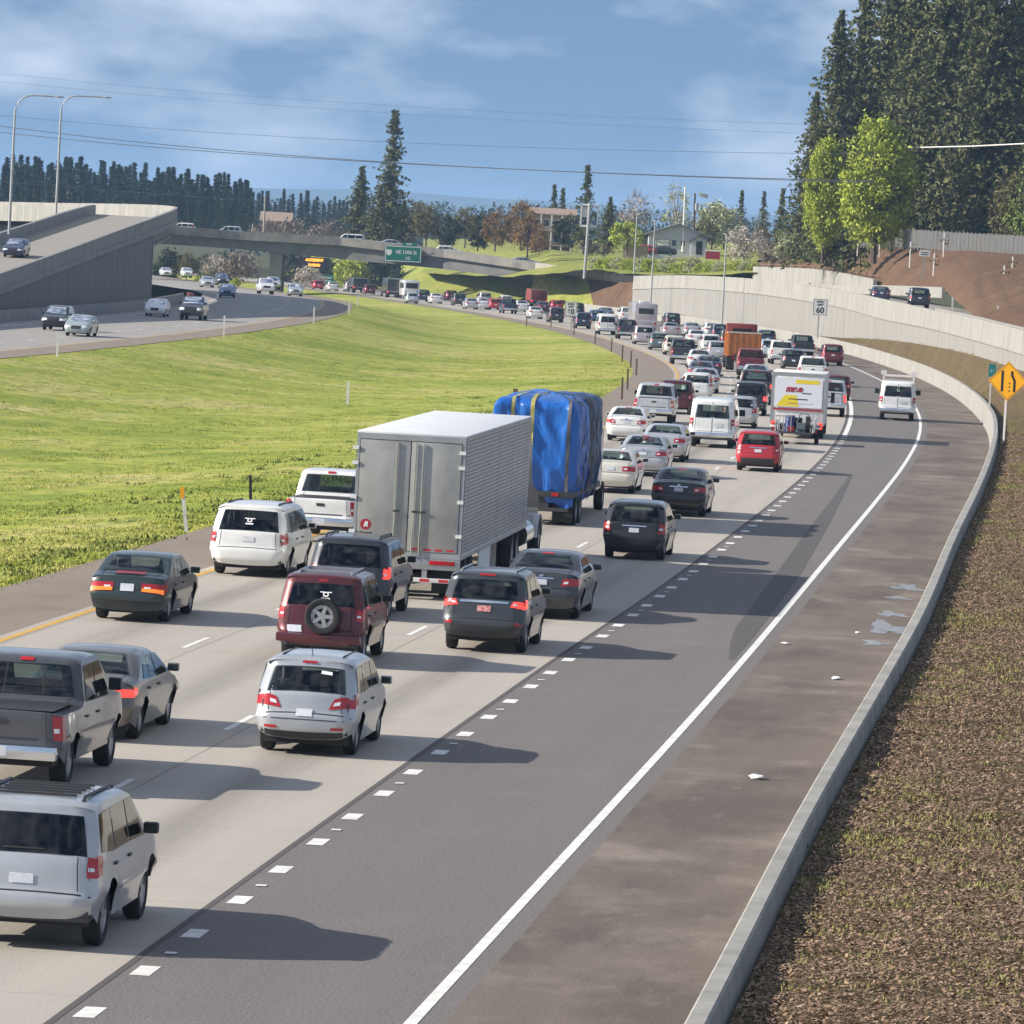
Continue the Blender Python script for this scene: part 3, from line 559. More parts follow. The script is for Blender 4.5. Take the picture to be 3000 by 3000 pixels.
for P, brid in ((lerpP(OB, 5), True), (lerpP(OE, 3), False)):
    for a, b in zip(P, P[1:]):
        m = MB(); rw = []
        for p, e in ((a, .02), (b, -.02)): rw.append([(p[0]+e, p[1], p[2]-1.0), (p[0]+e, p[1], p[2]), (p[0]+e, p[1]+.3, p[2]), (p[0]+e, p[1]+.3, p[2]-1.0)])
        m.grid(rw); m.f += [(0, 1, 2, 3), (7, 6, 5, 4)]; m.m += [0, 0]; ob('parapet_segment', m.me('parapet_segment', ('concrete_old' if brid else 'concrete_barrier',)), ovp)
    for yo in (11.7,): 
        m = MB(); m.grid([[(p[0], p[1]+yo, p[2]-1.0), (p[0], p[1]+yo, p[2]), (p[0], p[1]+yo+.3, p[2]), (p[0], p[1]+yo+.3, p[2]-1.0)] for p in P]); ob('parapet', m.me('parapet', ('concrete_old',)), ovp)
    m = MB(); m.grid([[(p[0], p[1]-.25, p[2]-1.25), (p[0], p[1]-.25, p[2]-1.0), (p[0], p[1]+12.2, p[2]-1.0), (p[0], p[1]+12.2, p[2]-1.25)] for p in P]); m.grid([[(p[0], p[1]+12.2, p[2]-1.25), (p[0], p[1]-.25, p[2]-1.25)] for p in P]); ob('deck', m.me('deck', ('concrete_old',)), ovp)
    if brid:
        for yo in (.5, 3.9, 7.3, 10.7):
            m = MB(); m.grid([[(p[0], p[1]+yo, p[2]-1.25), (p[0], p[1]+yo, p[3]), (p[0], p[1]+yo+.7, p[3]), (p[0], p[1]+yo+.7, p[2]-1.25)] for p in P], flip=True); m.f += [(0, 1, 2, 3)]; m.m += [0]; ob('girder', m.me('girder', ('girder_shade',)), ovp)
p = (-37.76, 868, 4.75, 1.91)
for yo in (1.5, 6.2, 10.6): ob('pier', MB().box(p[0]-.95, p[0]+.95, p[1]+yo-.6, p[1]+yo+.6, -7, p[3]+.05).me('pier', ('concrete_old',), bevel=.1), ovp)
p = OB[-1]; ob('abutment', MB().box(p[0]-.2, p[0]+2.4, p[1]-.35, p[1]+12.3, p[3]-1.2, p[2]-1.27).me('abutment', ('concrete_barrier',), bevel=.05), ovp)
# ---- signs
def post(b, x, y, z0, z1, r=.04, mi=0): b.tube([(x, y, z0), (x, y, z1)], r, 6, mi)
def panel(name, parent, wd, ht, loc, m, th=.03, bevel=.008):
    return ob(name, MB().box(-wd/2, wd/2, 0, th, -ht/2, ht/2).me(name, (m,)), parent, loc)
c = (21.05, 247, 3.19); f = (20.98, 247, -0.18)
t = thing('warning_sign', 'yellow diamond lane merge sign on a pale post by the right edge', 'sign', (f[0], 247, f[2]-.1), R_(-12))
ob('post', MB().box(-.045, .045, .04, .13, 0, c[2]-f[2]+.3).me('post', ('pale_post',)), t, (c[0]-f[0]-.05, 0, 0))
s = .86; dz = c[2]-f[2]+.1; dx = c[0]-f[0]
m = MB(); m.v = [(0, 0, -s), (s, 0, 0), (0, 0, s), (-s, 0, 0), (0, .02, -s), (s, .02, 0), (0, .02, s), (-s, .02, 0)]; m.f = [(0, 1, 2, 3), (7, 6, 5, 4)]+[(i, 4+i, 4+(i+1) % 4, (i+1) % 4) for i in range(4)]; m.m = [0]*6
face = ob('sign_face', m.me('sign_face', ('sign_yellow',)), t, (dx, 0, dz))
def bars(name, L, wd, m):
    b = MB()
    for (x0, z0), (x1, z1) in L:
        d = Vector((x1-x0, 0, z1-z0)).normalized(); n_ = Vector((d.z, 0, -d.x))*wd/2; a = Vector((x0, -.004, z0)); e = Vector((x1, -.004, z1)); b.quad(a-n_, a+n_, e+n_, e-n_)
    return b.me(name, (m,))
mat('sign_border', (.35,.16,.01), .5)
ob('border', bars('border', [((0, -s+.06), (s-.06, 0)), ((s-.06, 0), (0, s-.06)), ((0, s-.06), (-s+.06, 0)), ((-s+.06, 0), (0, -s+.06))], .03, 'sign_border'), face)
ob('symbol', bars('symbol', [((-.245, -.45), (-.245, .45)), ((.165, .44), (.165, .25)), ((.165, .27), (.285, .02)), ((.285, .04), (.285, -.45))], .105, 'sign_black'), face)
ob('symbol', bars('symbol', [((.07, -.12), (.07, -.06)), ((.07, -.28), (.07, -.22)), ((.07, -.45), (.07, -.39))], .06, 'sign_black'), face)
c = (23.16, 282, 2.81); f = (23.2, 282, 1.52)
t = thing('marker_sign', 'small teal marker sign just left of the yellow diamond sign', 'sign', (f[0], 282, f[2]-.6)); ob('post', MB().box(-.035, .035, .03, .1, 0, c[2]-f[2]+.9).me('post', ('pale_post',)), t)
mat('sign_teal', (.03,.25,.23), .5); panel('sign_face', t, .36, .62, (.03, 0, c[2]-f[2]+.65), 'sign_teal'); text('31', .2, 'sign_white', t, (.03, -.004, c[2]-f[2]+.62))
def speed_sign(px_c, px_f, wd, ht, label):
    t = thing('speed_limit_sign', label, 'sign', (px_f[0], px_f[1], px_f[2]-.2), 0, 'speed limit signs'); z = px_c[2]-px_f[2]+.2; x = px_c[0]-px_f[0]
    ob('post', MB().box(-.05, .05, .04, .14, 0, z+ht*.4).me('post', ('galv',)), t, (x*.5, 0, 0)); panel('sign_face', t, wd, ht, (x, 0, z), 'sign_white')
    b = MB(); a, e = wd/2-.06, ht/2-.06
    ob('border', bars('border', [((-a, -e), (a, -e)), ((a, -e), (a, e)), ((a, e), (-a, e)), ((-a, e), (-a, -e))], .035, 'sign_black'), t, (x, 0, z))
    text('SPEED', ht*.17, 'sign_black', t, (x, -.004, z+ht*.32), bold=.008); text('LIMIT', ht*.17, 'sign_black', t, (x, -.004, z+ht*.14), bold=.008); text('60', ht*.48, 'sign_black', t, (x, -.004, z-ht*.20), bold=.02)
speed_sign((28.99, 560, 2.12), (28.78, 560, -0.77), 1.4, 1.62, 'speed limit 60 sign on a post behind the curved white barrier')
speed_sign((4.73, 565, 0.56), (4.97, 565, -1.88), 1.2, 1.45, 'speed limit 60 sign standing in the median before the queue')
c = (37.64, 545, 7.94); f = (37.78, 545, 5.48)
t = thing('road_sign', 'small white sign on a post halfway up the brown hillside', 'sign', (f[0], 545, f[2]-.3)); ob('post', MB().box(-.05, .05, .03, .12, 0, c[2]-f[2]+.3).me('post', ('galv',)), t); panel('sign_face', t, 1.0, .55, (.05, 0, c[2]-f[2]+.3), 'sign_white'); ob('border', bars('border', [((-.38, -.12), (.38, -.12)), ((-.38, .08), (.38, .08))], .1, 'sign_black'), t, (.05, 0, c[2]-f[2]+.3))
# green sign on the bridge
c = (-18.48, 864, 3.02)
t = thing('guide_sign', 'large green guide sign fixed to the bridge parapet', 'sign', (c[0], c[1], c[2])); panel('sign_face', t, 5.5, 2.4, (0, 0, 0), 'sign_green', .08); panel('exit_tab', t, 2.2, .55, (.9, 0, 1.50), 'sign_green', .08)
ob('border', bars('border', [((-2.65, -1.1), (2.65, -1.1)), ((2.65, -1.1), (2.65, 1.1)), ((2.65, 1.1), (-2.65, 1.1)), ((-2.65, 1.1), (-2.65, -1.1))], .1, 'sign_white'), t)
for x in (-2.2, 0, 2.2): ob('bracket', MB().box(x-.06, x+.06, .08, 2.4, -1.0, 1.0).me('bracket', ('galv',)), t)
text('NE 134th St', .80, 'sign_white', t, (.45, -.01, .25), bold=.015, sx=.80); text('1/2', .62, 'sign_white', t, (.7, -.01, -.62), bold=.015); text('EXIT', .42, 'sign_white', t, (.9, -.01, 1.49), bold=.012)
m = MB(); m.v = [(x, -.006, z) for x, z in ((-.4, .42), (.4, .42), (.46, .1), (.32, -.3), (0, -.5), (-.32, -.3), (-.46, .1))]; m.f = [(6, 5, 4, 3, 2, 1, 0)]; m.m = [0]; ob('shield', m.me('shield', ('sign_white',)), t, (-2.15, 0, .15))
# amber message board and a green sign beyond the bridge
c = (-36.22, 985, -0.15); f = (-35.15, 985, -4.79)
t = thing('message_board', 'black message board with glowing amber letters beyond the bridge', 'sign', (f[0], 985, f[2]-1)); panel('cabinet', t, 5.4, 1.9, (c[0]-f[0], 0, c[2]-f[2]+1), 'sign_black', .5); ob('post', MB().box(-.18, .18, .3, .66, 0, c[2]-f[2]).me('post', ('trim',)), t)
text('ACCIDENT', .62, 'sign_orange', t, (c[0]-f[0], -.01, c[2]-f[2]+1.45), bold=.03); text('AHEAD', .62, 'sign_orange', t, (c[0]-f[0], -.01, c[2]-f[2]+.6), bold=.03)
c = (-34.78, 1000, -3.05); f = (-34.68, 1000, -4.95)
t = thing('guide_sign', 'plain far green road sign standing below the amber message board', 'sign', (f[0], 1000, f[2]-1)); panel('sign_face', t, 3.3, 1.6, (0, 0, c[2]-f[2]+1), 'sign_green', .06)
for x in (-1.1, 1.1): ob('post', MB().box(x-.07, x+.07, .07, .2, 0, c[2]-f[2]+.8).me('post', ('galv',)), t)
ob('border', bars('border', [((-1.0, -.25), (.9, -.25)), ((-.8, .3), (1.1, .3))], .16, 'sign_white'), t, (0, 0, c[2]-f[2]+1))
# sign frame seen from behind, above the brown bank
f = (8.15, 786, 2); c = (7.89, 786, 10.23); z = c[2]-f[2]
t = thing('sign_gantry', 'pale steel cantilever sign frame seen from behind above the brown bank', 'sign frame', (f[0], 786, f[2]-.5)); ob('post', MB().tube([(0, 0, 0), (.2, 0, z+2.2)], .2, 8).me('post', ('galv',)), t)
b = MB()
for z0 in (z-1.0, z+1.9): b.box(-1.0, 1.5, .2, .36, z0-.14, z0+.14)
for x in (-1.0, 1.3): b.box(x, x+.2, .2, .36, z-1.0, z+1.9)
ob('frame', b.me('frame', ('sign_white',)), t); ob('sign_back', MB().box(-.75, .1, .15, .2, z+.2, z+1.6).me('sign_back', ('galv',)), t)
f = (24.73, 760, 4.77); c = (24.68, 760, 5.77); z = c[2]-f[2]
t = thing('sign_board', 'red roadside board with a white top edge below the grey house', 'sign', (f[0], 760, f[2]-.6))
mat('board_red', (.33,.02,.03), .6); panel('board', t, 1.9, 1.0, (0, 0, z+.6), 'board_red', .12); panel('cap', t, 2.0, .16, (0, -.02, z+1.2), 'sign_white', .16)
for x in (-.8, .8): ob('post', MB().box(x-.06, x+.06, .12, .22, 0, z+.6).me('post', ('galv',)), t)
# ---- poles
def davit(f, h, arm, label, ry=0.0, group='street lamps', r=.12):
    t = thing('street_lamp', label, 'street lamp', f, ry, group); pts = [(0, 0, 0), (0, 0, h*.45), (0, 0, h-1.5)]
    for k in range(1, 7): a = k*math.pi/12; pts.append((1.5*(1-math.cos(a)), 0, h-1.5+1.5*math.sin(a)))
    pts.append((arm, 0, h+.02)); n_ = len(pts); ob('pole', MB().tube(pts, [r]*2+[r*.7]+[r*.55]*(n_-3), 8).me('pole', ('galv',), 60), t)
    m = MB(); m.v = []; m.lathe([(-.42, .02), (-.36, .09), (-.1, .15), (.25, .13), (.42, .03)], 10, 'X'); o = ob('lamp_head', m.me('lamp_head', ('galv',), 60), t, (arm+.3, 0, h)); o.scale = (1, 1, .6); return t
a = (-43.85, 486, 6.47); davit((a[0], 486, a[2]-1.0), 11.85, 3.4, 'leftmost tall curved arm street lamp on the flyover ramp')
a = (-44.65, 543, 7.38); davit((a[0], 543, a[2]-1.0), 12.1, 4.0, 'second tall curved arm street lamp, nearer the bend of the flyover')
for (px, top, lab) in (((16.01, 722, -1.23), (15.91, 722, 9.82), 'tall thin lamp pole at the left end of the ribbed wall'), ((14.73, 776, 2.59), (14.81, 776, 11.28), 'slim lamp pole farthest left, beyond the end of the ribbed wall'), ((23.09, 664, -1.43), (22.97, 664, 8.54), 'lamp pole rising in front of the ribbed wall, right of the other two')):
    h = top[2]-px[2]; t = thing('lamp_pole', lab, 'lamp pole', (px[0], px[1], px[2]-.3), 0, 'lamp poles by the ribbed wall'); ob('pole', MB().tube([(0, 0, 0), (0, 0, h*.5), (0, 0, h+.3)], [.13, .10, .07], 8).me('pole', ('galv',), 60), t)
    ob('arm', MB().tube([(0, 0, h+.2), (-.1, 1.0, h+.45), (-.2, 2.2, h+.5)], .05, 6).me('arm', ('galv',)), t); ob('lamp_head', MB().box(-.16, .16, 2.1, 2.8, h+.42, h+.56).me('lamp_head', ('galv',), bevel=.04), t, (-.2, 0, 0))
def pole(px, top, r, label, m, cat='pole', extra=None):
    h = top[2]-px[2]; t = thing('utility_pole', label, cat, (px[0], px[1], px[2]-.5)); ob('pole', MB().tube([(0, 0, 0), (top[0]-px[0], 0, h+.5)], [r, r*.7], 8).me('pole', (m,), 60), t)
    if extra: extra(t, h+.5, top[0]-px[0])
    return t
pole((23.15, 850, 6.16), (23.05, 850, 15.21), .17, 'tall white pole in front of the grey house', 'white_paint', 'pole')
def flood(t, h, dx): ob('floodlight', MB().box(-1.3, .1, -.3, .3, h-.45, h+.1).me('floodlight', ('galv',), bevel=.05), t, (dx, 0, 0), (0, R_(12), 0)); ob('transformer', MB().lathe([(-.5, 0), (-.5, .28), (.5, .28), (.5, 0)], 10, 'Z').me('transformer', ('galv',), 40), t, (dx+.35, 0, h-2.0))
pole((24.91, 856, 5.87), (24.69, 856, 14.47), .2, 'brown wooden pole with a pale floodlight right of the white pole', 'bark', 'utility pole', flood)
def cross(t, h, dx): ob('crossarm', MB().box(-1.2, 1.2, -.06, .06, h-.7, h-.55).me('crossarm', ('bark',)), t, (dx, 0, 0))
pole((-45.87, 1000, 3.86), (-45.93, 1000, 10.82), .2, 'weathered utility pole behind the bridge at the left, tallest there', 'pale_bark', 'utility pole', cross)
pole((-47.42, 990, 3.92), (-47.35, 990, 5.99), .16, 'short pale pole beyond the bridge, left of the tall utility pole', 'pale_bark', 'pole')
# power lines: each hangs in a long sag between poles outside the picture
for i, (a, m_, b, lab) in enumerate((((-63.93, 640, 16.77), (-19.81, 600, 14.38), (33.51, 560, 14.7), 'upper of the two close dark power lines sagging across the sky'), ((-64.09, 642, 16.04), (-23.46, 602, 14.31), (33.64, 562, 14.52), 'lower of the two close dark power lines sagging across the sky'), ((-65.98, 660, 18.07), (-18.74, 620, 16.65), (35.93, 580, 17.66), 'middle thin power line above the pair of dark ones'), ((-70.18, 700, 22.77), (-22.09, 660, 20.56), (37.06, 600, 19.81), 'faint high power line crossing the blue sky'), ((-70.24, 700, 23.81), (-22.2, 662, 21.46), (37.01, 600, 20.8), 'faintest and highest power line crossing the blue sky'), ((-89.46, 900, 10.98), (-28.03, 860, 9.75), (42.65, 840, 10.66), 'low power line in front of the far trees'))):
    pts = []
    for k in range(41): u = k/40*2; p = Vector(a)*((u-1)*(u-2)/2)+Vector(m_)*(-(u)*(u-2))+Vector(b)*(u*(u-1)/2); pts.append(p)
    ob('power_line', MB().tube(pts, (.038, .034, .020, .012, .012, .022)[i], 4).me('power_line', ('wire',)), None, label=lab, category='power line', group='overhead power lines')
w_ = ob('power_line', MB().tube([(36.31, 610, 18.61), (40.01, 590, 18.7), (43.72, 570, 18.77), (48.58, 545, 19.03), (71.5, 440, 20.35)], .06, 5).me('power_line', ('pale_post',)), None, label='pale power line in front of the big firs at the right', category='power line', group='overhead power lines')
# ---- delineator posts
def stake(px_b, px_t, wd, m, label, cap=None, name='delineator_post', group='delineator posts', cat='post'):
    b_, t_ = Vector(px_b), Vector(px_t); h = t_.z-b_.z; t = thing(name, label, cat, (b_.x, b_.y, b_.z-.1), 0, group)
    mm = MB(); mm.v = []; dx = t_.x-b_.x; rows = [[(-wd/2, -.01, 0), (wd/2, -.01, 0), (wd/2, .015, 0), (-wd/2, .015, 0), (-wd/2, -.01, 0)], [(dx-wd/2, -.01, h+.1), (dx+wd/2, -.01, h+.1), (dx+wd/2, .015, h+.1), (dx-wd/2, .015, h+.1), (dx-wd/2, -.01, h+.1)]]
    mm.grid(rows); mm.f.append((5, 6, 7, 8)); mm.m.append(0); ob('post', mm.me('post', (m,)), t)
    if cap: ob('reflector', MB().box(dx-wd*.55, dx+wd*.55, -.02, .02, h+.1-h*.22, h+.13).me('reflector', (cap,)), t)
    return t
stake((-8.82, 156, -0.04), (-9.01, 156, 1.19), .10, 'white_paint', 'white post with an orange top at the edge of the near grass', 'sign_yellow')
stake((-7.31, 161, 0.08), (-7.41, 161, 1.41), .08, 'sign_black', 'black post rising behind the white minivan', None)
stake((-27.15, 336, -0.4), (-27.16, 336, 1.04), .13, 'white_paint', 'white post by the opposite road, leftmost, below the silver suv')
stake((-21.39, 412, -0.47), (-21.4, 412, 1), .13, 'white_paint', 'white post by the opposite road below the loaded pickup')
stake((-17.54, 482, -0.58), (-17.53, 482, 0.83), .13, 'white_paint', 'white post by the opposite road near the bend')
stake((-16.54, 545, -0.83), (-16.51, 545, 0.53), .13, 'white_paint', 'white post near the pointed end of the median')
stake((-17.04, 590, -0.65), (-16.99, 590, 0.38), .13, 'white_paint', 'small white post beyond the pointed end of the median')
stake((-7.97, 268, 0.06), (-7.97, 268, 1.02), .13, 'white_paint', 'lone white post in the middle of the grass median')
stake((5.76, 318, -0.63), (5.73, 318, 0.58), .11, 'brown_post', 'dark brown post nearest the blue tarp, beside the bend')
stake((6.51, 343.2, -0.76), (6.48, 343.2, 0.47), .11, 'brown_post', 'dark brown post second from the blue tarp at the bend')
stake((7.96, 411.8, -1.12), (7.95, 411.8, 0.06), .11, 'brown_post', 'slim dark post above the second brown post at the bend')
stake((7.83, 384.2, -0.97), (7.81, 384.2, 0.17), .11, 'brown_post', 'dark post closest to the road at the bend')
stake((7.73, 434.3, -1.24), (7.71, 434.3, 0), .11, 'brown_post', 'short dark post left of the bend')
stake((7.51, 475.2, -1.46), (7.5, 475.2, -0.32), .11, 'brown_post', 'small dark post before the white van at the bend')
stake((6.58, 510.9, -1.65), (6.58, 510.9, -0.64), .11, 'brown_post', 'small brown post under the white van on the bend')
stake((5.1, 560, -1.91), (5.1, 560, -0.84), .11, 'brown_post', 'small brown post under the navy suv')
stake((3.09, 613.1, -2.2), (3.11, 613.1, -1.18), .11, 'brown_post', 'faint brown post below the dark boxy suv')
stake((0.45, 610.6, -2.19), (0.47, 610.6, -1.09), .11, 'brown_post', 'faint brown post farthest left along the bend')
stake((-0.08, 250, 1.1), (-0.14, 250, 1.64), .2, 'brown_post', 'stubby brown wooden post behind the blue tarp in the median')
stake((32.91, 440, 3.95), (32.88, 440, 4.91), .14, 'pale_post', 'lower left white post on the brown slope by the thin barrier')
stake((33.53, 405, 3.87), (33.5, 405, 4.81), .14, 'pale_post', 'lower right white post on the brown slope by the thin barrier')

# ================================================================ TREES, HOUSES, FENCE
def leaf_quads(P, size, g, V, F, droop=0.0, flat=0.0):
    for p in P:
        s = size*g.uniform(.6, 1.4); n_ = Vector((g.gauss(0, 1), g.gauss(0, 1), g.gauss(0, 1)+flat)).normalized(); a = n_.orthogonal().normalized(); a.rotate(Matrix.Rotation(g.uniform(0, 6.28), 3, n_)); b = n_.cross(a)*g.uniform(.45, .8)
        k = len(V); V += [p-a*s, p+b*s*.6-a*s*.1, p+a*s+Vector((0, 0, -droop*s)), p-b*s*.6-a*s*.1]; F.append((k, k+1, k+2, k+3))
def conifer_meshes(seed, h, rad, levels, per, clus, size, m, bare=.06, narrow=.9, gaps=.12, nq=3):
    g = random.Random(seed); V, F = [], []; tb = MB(); tb.tube([(0, 0, -1), (0, 0, h*.3), (g.uniform(-.1, .1), 0, h*.7), (0, 0, h)], [h*.018, h*.014, h*.008, .02], 7)
    for i in range(levels):
        u = bare+(1-bare)*(i+g.random())/levels; z = h*u; L0 = rad*((1-u)**narrow)*g.uniform(.7, 1.12)+.15
        for k in range(per):
            if g.random() < gaps: continue
            a = g.uniform(0, 6.28); L = L0*g.uniform(.55, 1.15); dr = -.10-.25*(1-u); d = Vector((math.cos(a), math.sin(a), dr)); q = Vector((0, 0, z+g.uniform(-.2, .2)))
            if L > 1.2 and g.random() < .3: tb.tube([q, q+d*L*.85], [.05*L/4+.02, .015], 3, cap=False)
            n_ = max(2, int(clus*L/rad+.5))
            for c in range(n_):
                f = (c+.6)/n_; p = q+d*L*f+Vector((g.gauss(0, .12)*L*.4, g.gauss(0, .12)*L*.4, g.gauss(0, .15)-.12*f*L+.10*f*f*L)); s = size*(.7+.5*(1-f))
                for _ in range(nq): leaf_quads([p+Vector((g.gauss(0, .3), g.gauss(0, .3), g.gauss(0, .18)))*size], s, g, V, F, .5, 1.0)
    return tb.me('trunk', ('bark',)), mesh_from('crown', V, F, (m,))
def leafy_meshes(seed, h, rx, m, nl, per, size, trunkm='bark', shape=1.0, base=.18, twigs=0, rz=None):
    g = random.Random(seed); V, F = [], []; tb = MB(); tb.tube([(0, 0, -.6), (g.uniform(-.1, .1), 0, h*.3), (0, g.uniform(-.2, .2), h*.6)], [h*.024, h*.017, h*.008], 7)
    zc = h*(base+1)/2; hz = h*(1-base)/2
    for i in range(nl):
        while True:
            p = Vector((g.uniform(-1, 1), g.uniform(-1, 1), g.uniform(-1, 1)))
            if .25 < p.length < 1: break
        if g.random() < .7: p = p.normalized()*g.uniform(.7, 1.0)
        wz_ = 1-(.35*shape)*max(0, p.z); c = Vector((p.x*rx*wz_, p.y*rx*wz_, zc+p.z*hz)); r = rx*g.uniform(.16, .34)
        st = Vector((0, 0, min(c.z-.2, h*(.2+.4*g.random())))); tb.tube([st, st.lerp(c, .55)+Vector((0, 0, .1*r)), c], [h*.008, h*.005, .012], 4, cap=False)
        for _ in range(twigs): e = c+Vector((g.gauss(0, 1), g.gauss(0, 1), g.gauss(.35, .9)))*r*1.2; tb.tube([c, e], [.018+h*.0012, .010], 3, cap=False)
        leaf_quads([c+Vector((g.gauss(0, .55), g.gauss(0, .55), g.gauss(0, .5)))*r for _ in range(per)], size, g, V, F, .2, .4)
    return tb.me('trunk', (trunkm,)), mesh_from('crown', V, F, (m,))
def tree(name, meshes, loc, label, group=None, s=1.0, rz=0.0, sz=None, cat='tree'):
    t = thing(name, label, cat, loc, rz, group); t.scale = (s, s, sz or s); ob('trunk', meshes[0], t)
    ob('crown', meshes[1], t); return t
# big firs on the hill at the right
FB = [conifer_meshes(11+i, 31, 7.4, 84, 9, 9, .40, 'fir', narrow=.66+.08*(i % 2), gaps=.12, nq=5, bare=.035) for i in range(3)]
big = [((33.74, 640, 7.2), .88, 'leftmost big dark fir, standing against the sky'), ((37.25, 655, 7.46), 1.05, 'big dark fir behind the left lime green tree'), ((39.32, 640, 7.65), 1.12, 'big dark fir behind the right lime green tree'), ((41.37, 625, 7.77), 1.10, 'big fir just right of the tall lime green tree'), ((43.43, 612, 7.88), 1.16, 'widest fir in the middle of the big stand, crossed by the pale wire'), ((47.89, 640, 7.89), 1.2, 'dark fir set back between the two widest ones'), ((47.33, 600, 7.94), 1.12, 'big fir left of the olive tree at the right edge'), ((52.23, 628, 7.89), 1.18, 'dark fir behind the olive tree at the right edge'), ((52.59, 600, 7.94), 1.15, 'big fir cut by the right edge of the picture'), ((32.04, 652, 7.19), .60, 'shorter fir with drooping branches at the left end of the big stand'), ((43.39, 680, 7.66), 1.2, 'dark fir filling the gap behind the tall lime green tree'), ((50.48, 690, 7.82), 1.25, 'dark fir at the back of the big stand, half hidden'), ((54.81, 580, 7.98), 1.1, 'big fir just beyond the right edge of the picture'), ((56.26, 560, 7.99), 1.15, 'second big fir beyond the right edge of the picture')]
for i, (p, s, lab) in enumerate(big): tree('fir_tree', FB[i % 3], (p[0], p[1], p[2]-.6), lab, 'big firs on the hill at the right', s, i*1.3)
lime = leafy_meshes(31, 13, 3.3, 'leaf_lime', 150, 120, .21, twigs=0, base=.08)
p = (35.85, 592, 7.58); tree('maple_tree', lime, (p[0], p[1], p[2]-.4), 'tall lime green tree, the brighter and rounder of the pair', 'lime green trees', 1.12, .4)
p = (31.19, 604, 7.26); t = tree('maple_tree', lime, (p[0], p[1], p[2]-.4), 'narrow lime green tree left of the taller lime one', 'lime green trees', .92, 2.1, 1.0); t.scale = (.66, .66, .98)
ol = leafy_meshes(33, 10, 3.6, 'leaf_olive', 90, 60, .22, twigs=3, base=.05); p = (46.78, 545, 8.24); tree('broadleaf_tree', ol, (p[0], p[1], p[2]-.4), 'olive green spring tree cut by the right edge', None, .85)
yel_t = leafy_meshes(34, 9, 3.0, 'leaf_green', 70, 60, .22, base=.1); p = (47.77, 540, 8.74); tree('broadleaf_tree', yel_t, (p[0], p[1], p[2]-.4), 'yellow green tree topping the olive one at the right edge', None, .95)
# pair of tall firs behind the bridge and the conifers of the middle distance
FM = [conifer_meshes(21, 22, 5.4, 44, 7, 8, .42, 'fir', narrow=.72, gaps=.27, nq=5), conifer_meshes(22, 13, 4.6, 36, 8, 8, .42, 'fir', narrow=.72, gaps=.2, nq=4), conifer_meshes(23, 11, 2.9, 28, 6, 5, .34, 'fir', narrow=.95, gaps=.2, nq=4)]
p = (-22.39, 930, 3.65); tree('fir_tree', FM[0], (p[0], p[1], p[2]-.5), 'tallest lone fir behind the bridge with a ragged top', None, 1.04)
p = (-27.37, 935, 3.75); tree('fir_tree', FM[1], (p[0], p[1], p[2]-.5), 'shorter wide fir left of the tall ragged fir', None, 1.0)
p = (-20.01, 925, 3.64); tree('fir_tree', FM[1], (p[0], p[1], p[2]-.5), 'low wide fir right of the tall ragged fir', None, .62, 1.7)
p = (-24.02, 925, 3.42); tree('fir_tree', FM[1], (p[0], p[1], p[2]-.5), 'dark fir filling the gap between the tall ragged fir and its left neighbour', None, .8, 2.7)
p = (8.56, 860, 6.14); tree('fir_tree', FM[2], (p[0], p[1], p[2]-.5), 'pointed fir left of the sign frame', None, 1.12)
p = (12.09, 850, 6.37); tree('fir_tree', FM[1], (p[0], p[1], p[2]-.4), 'broad dark bushy fir right of the sign frame', None, .55)
p = (4.34, 1000, 5.8); tree('fir_tree', FM[2], (p[0], p[1], p[2]), 'small pointed fir above the tan building', 'small firs in the middle distance', .9)
p = (5.94, 1010, 5.85); tree('fir_tree', FM[2], (p[0], p[1], p[2]), 'small dark fir just right of the one over the tan building', 'small firs in the middle distance', .85, 1)
p = (37.05, 1000, 7.15); tree('fir_tree', FM[2], (p[0], p[1], p[2]), 'small fir right of the grey house, standing against the sky', 'small firs in the middle distance', .85, 2)
p = (40.56, 990, 7.38); tree('fir_tree', FM[2], (p[0], p[1], p[2]), 'small fir left of the big firs', 'small firs in the middle distance', .82, 3)
p = (36.2, 820, 7.4); tree('fir_tree', FM[2], (p[0], p[1], p[2]), 'narrow fir at the left foot of the big firs', 'small firs in the middle distance', .75, 4)
# leafing trees of the middle distance
kinds = dict(olive=leafy_meshes(41, 7, 2.6, 'leaf_olive', 55, 46, .22, twigs=2), orange=leafy_meshes(42, 7, 3.0, 'leaf_orange', 60, 46, .22, twigs=2, base=.05), dark=leafy_meshes(43, 5, 2.6, 'leaf_dark', 55, 50, .22, base=.0), lime=leafy_meshes(44, 4, 2.3, 'leaf_lime', 46, 46, .21, base=.05), bare=leafy_meshes(45, 8, 2.6, 'blossom', 50, 7, .26, 'twig', twigs=7), birch=leafy_meshes(46, 9, 2.3, 'pale_leaf', 44, 8, .26, 'pale_bark', twigs=5), pink=leafy_meshes(47, 4.6, 3.2, 'blossom', 60, 36, .20, 'twig', twigs=3, base=.02), green=leafy_meshes(48, 5, 2.6, 'pale_leaf', 52, 44, .21, base=.0, twigs=1), brush=leafy_meshes(49, 3.2, 2.4, 'twig', 40, 16, .28, 'twig', twigs=5, base=.0))
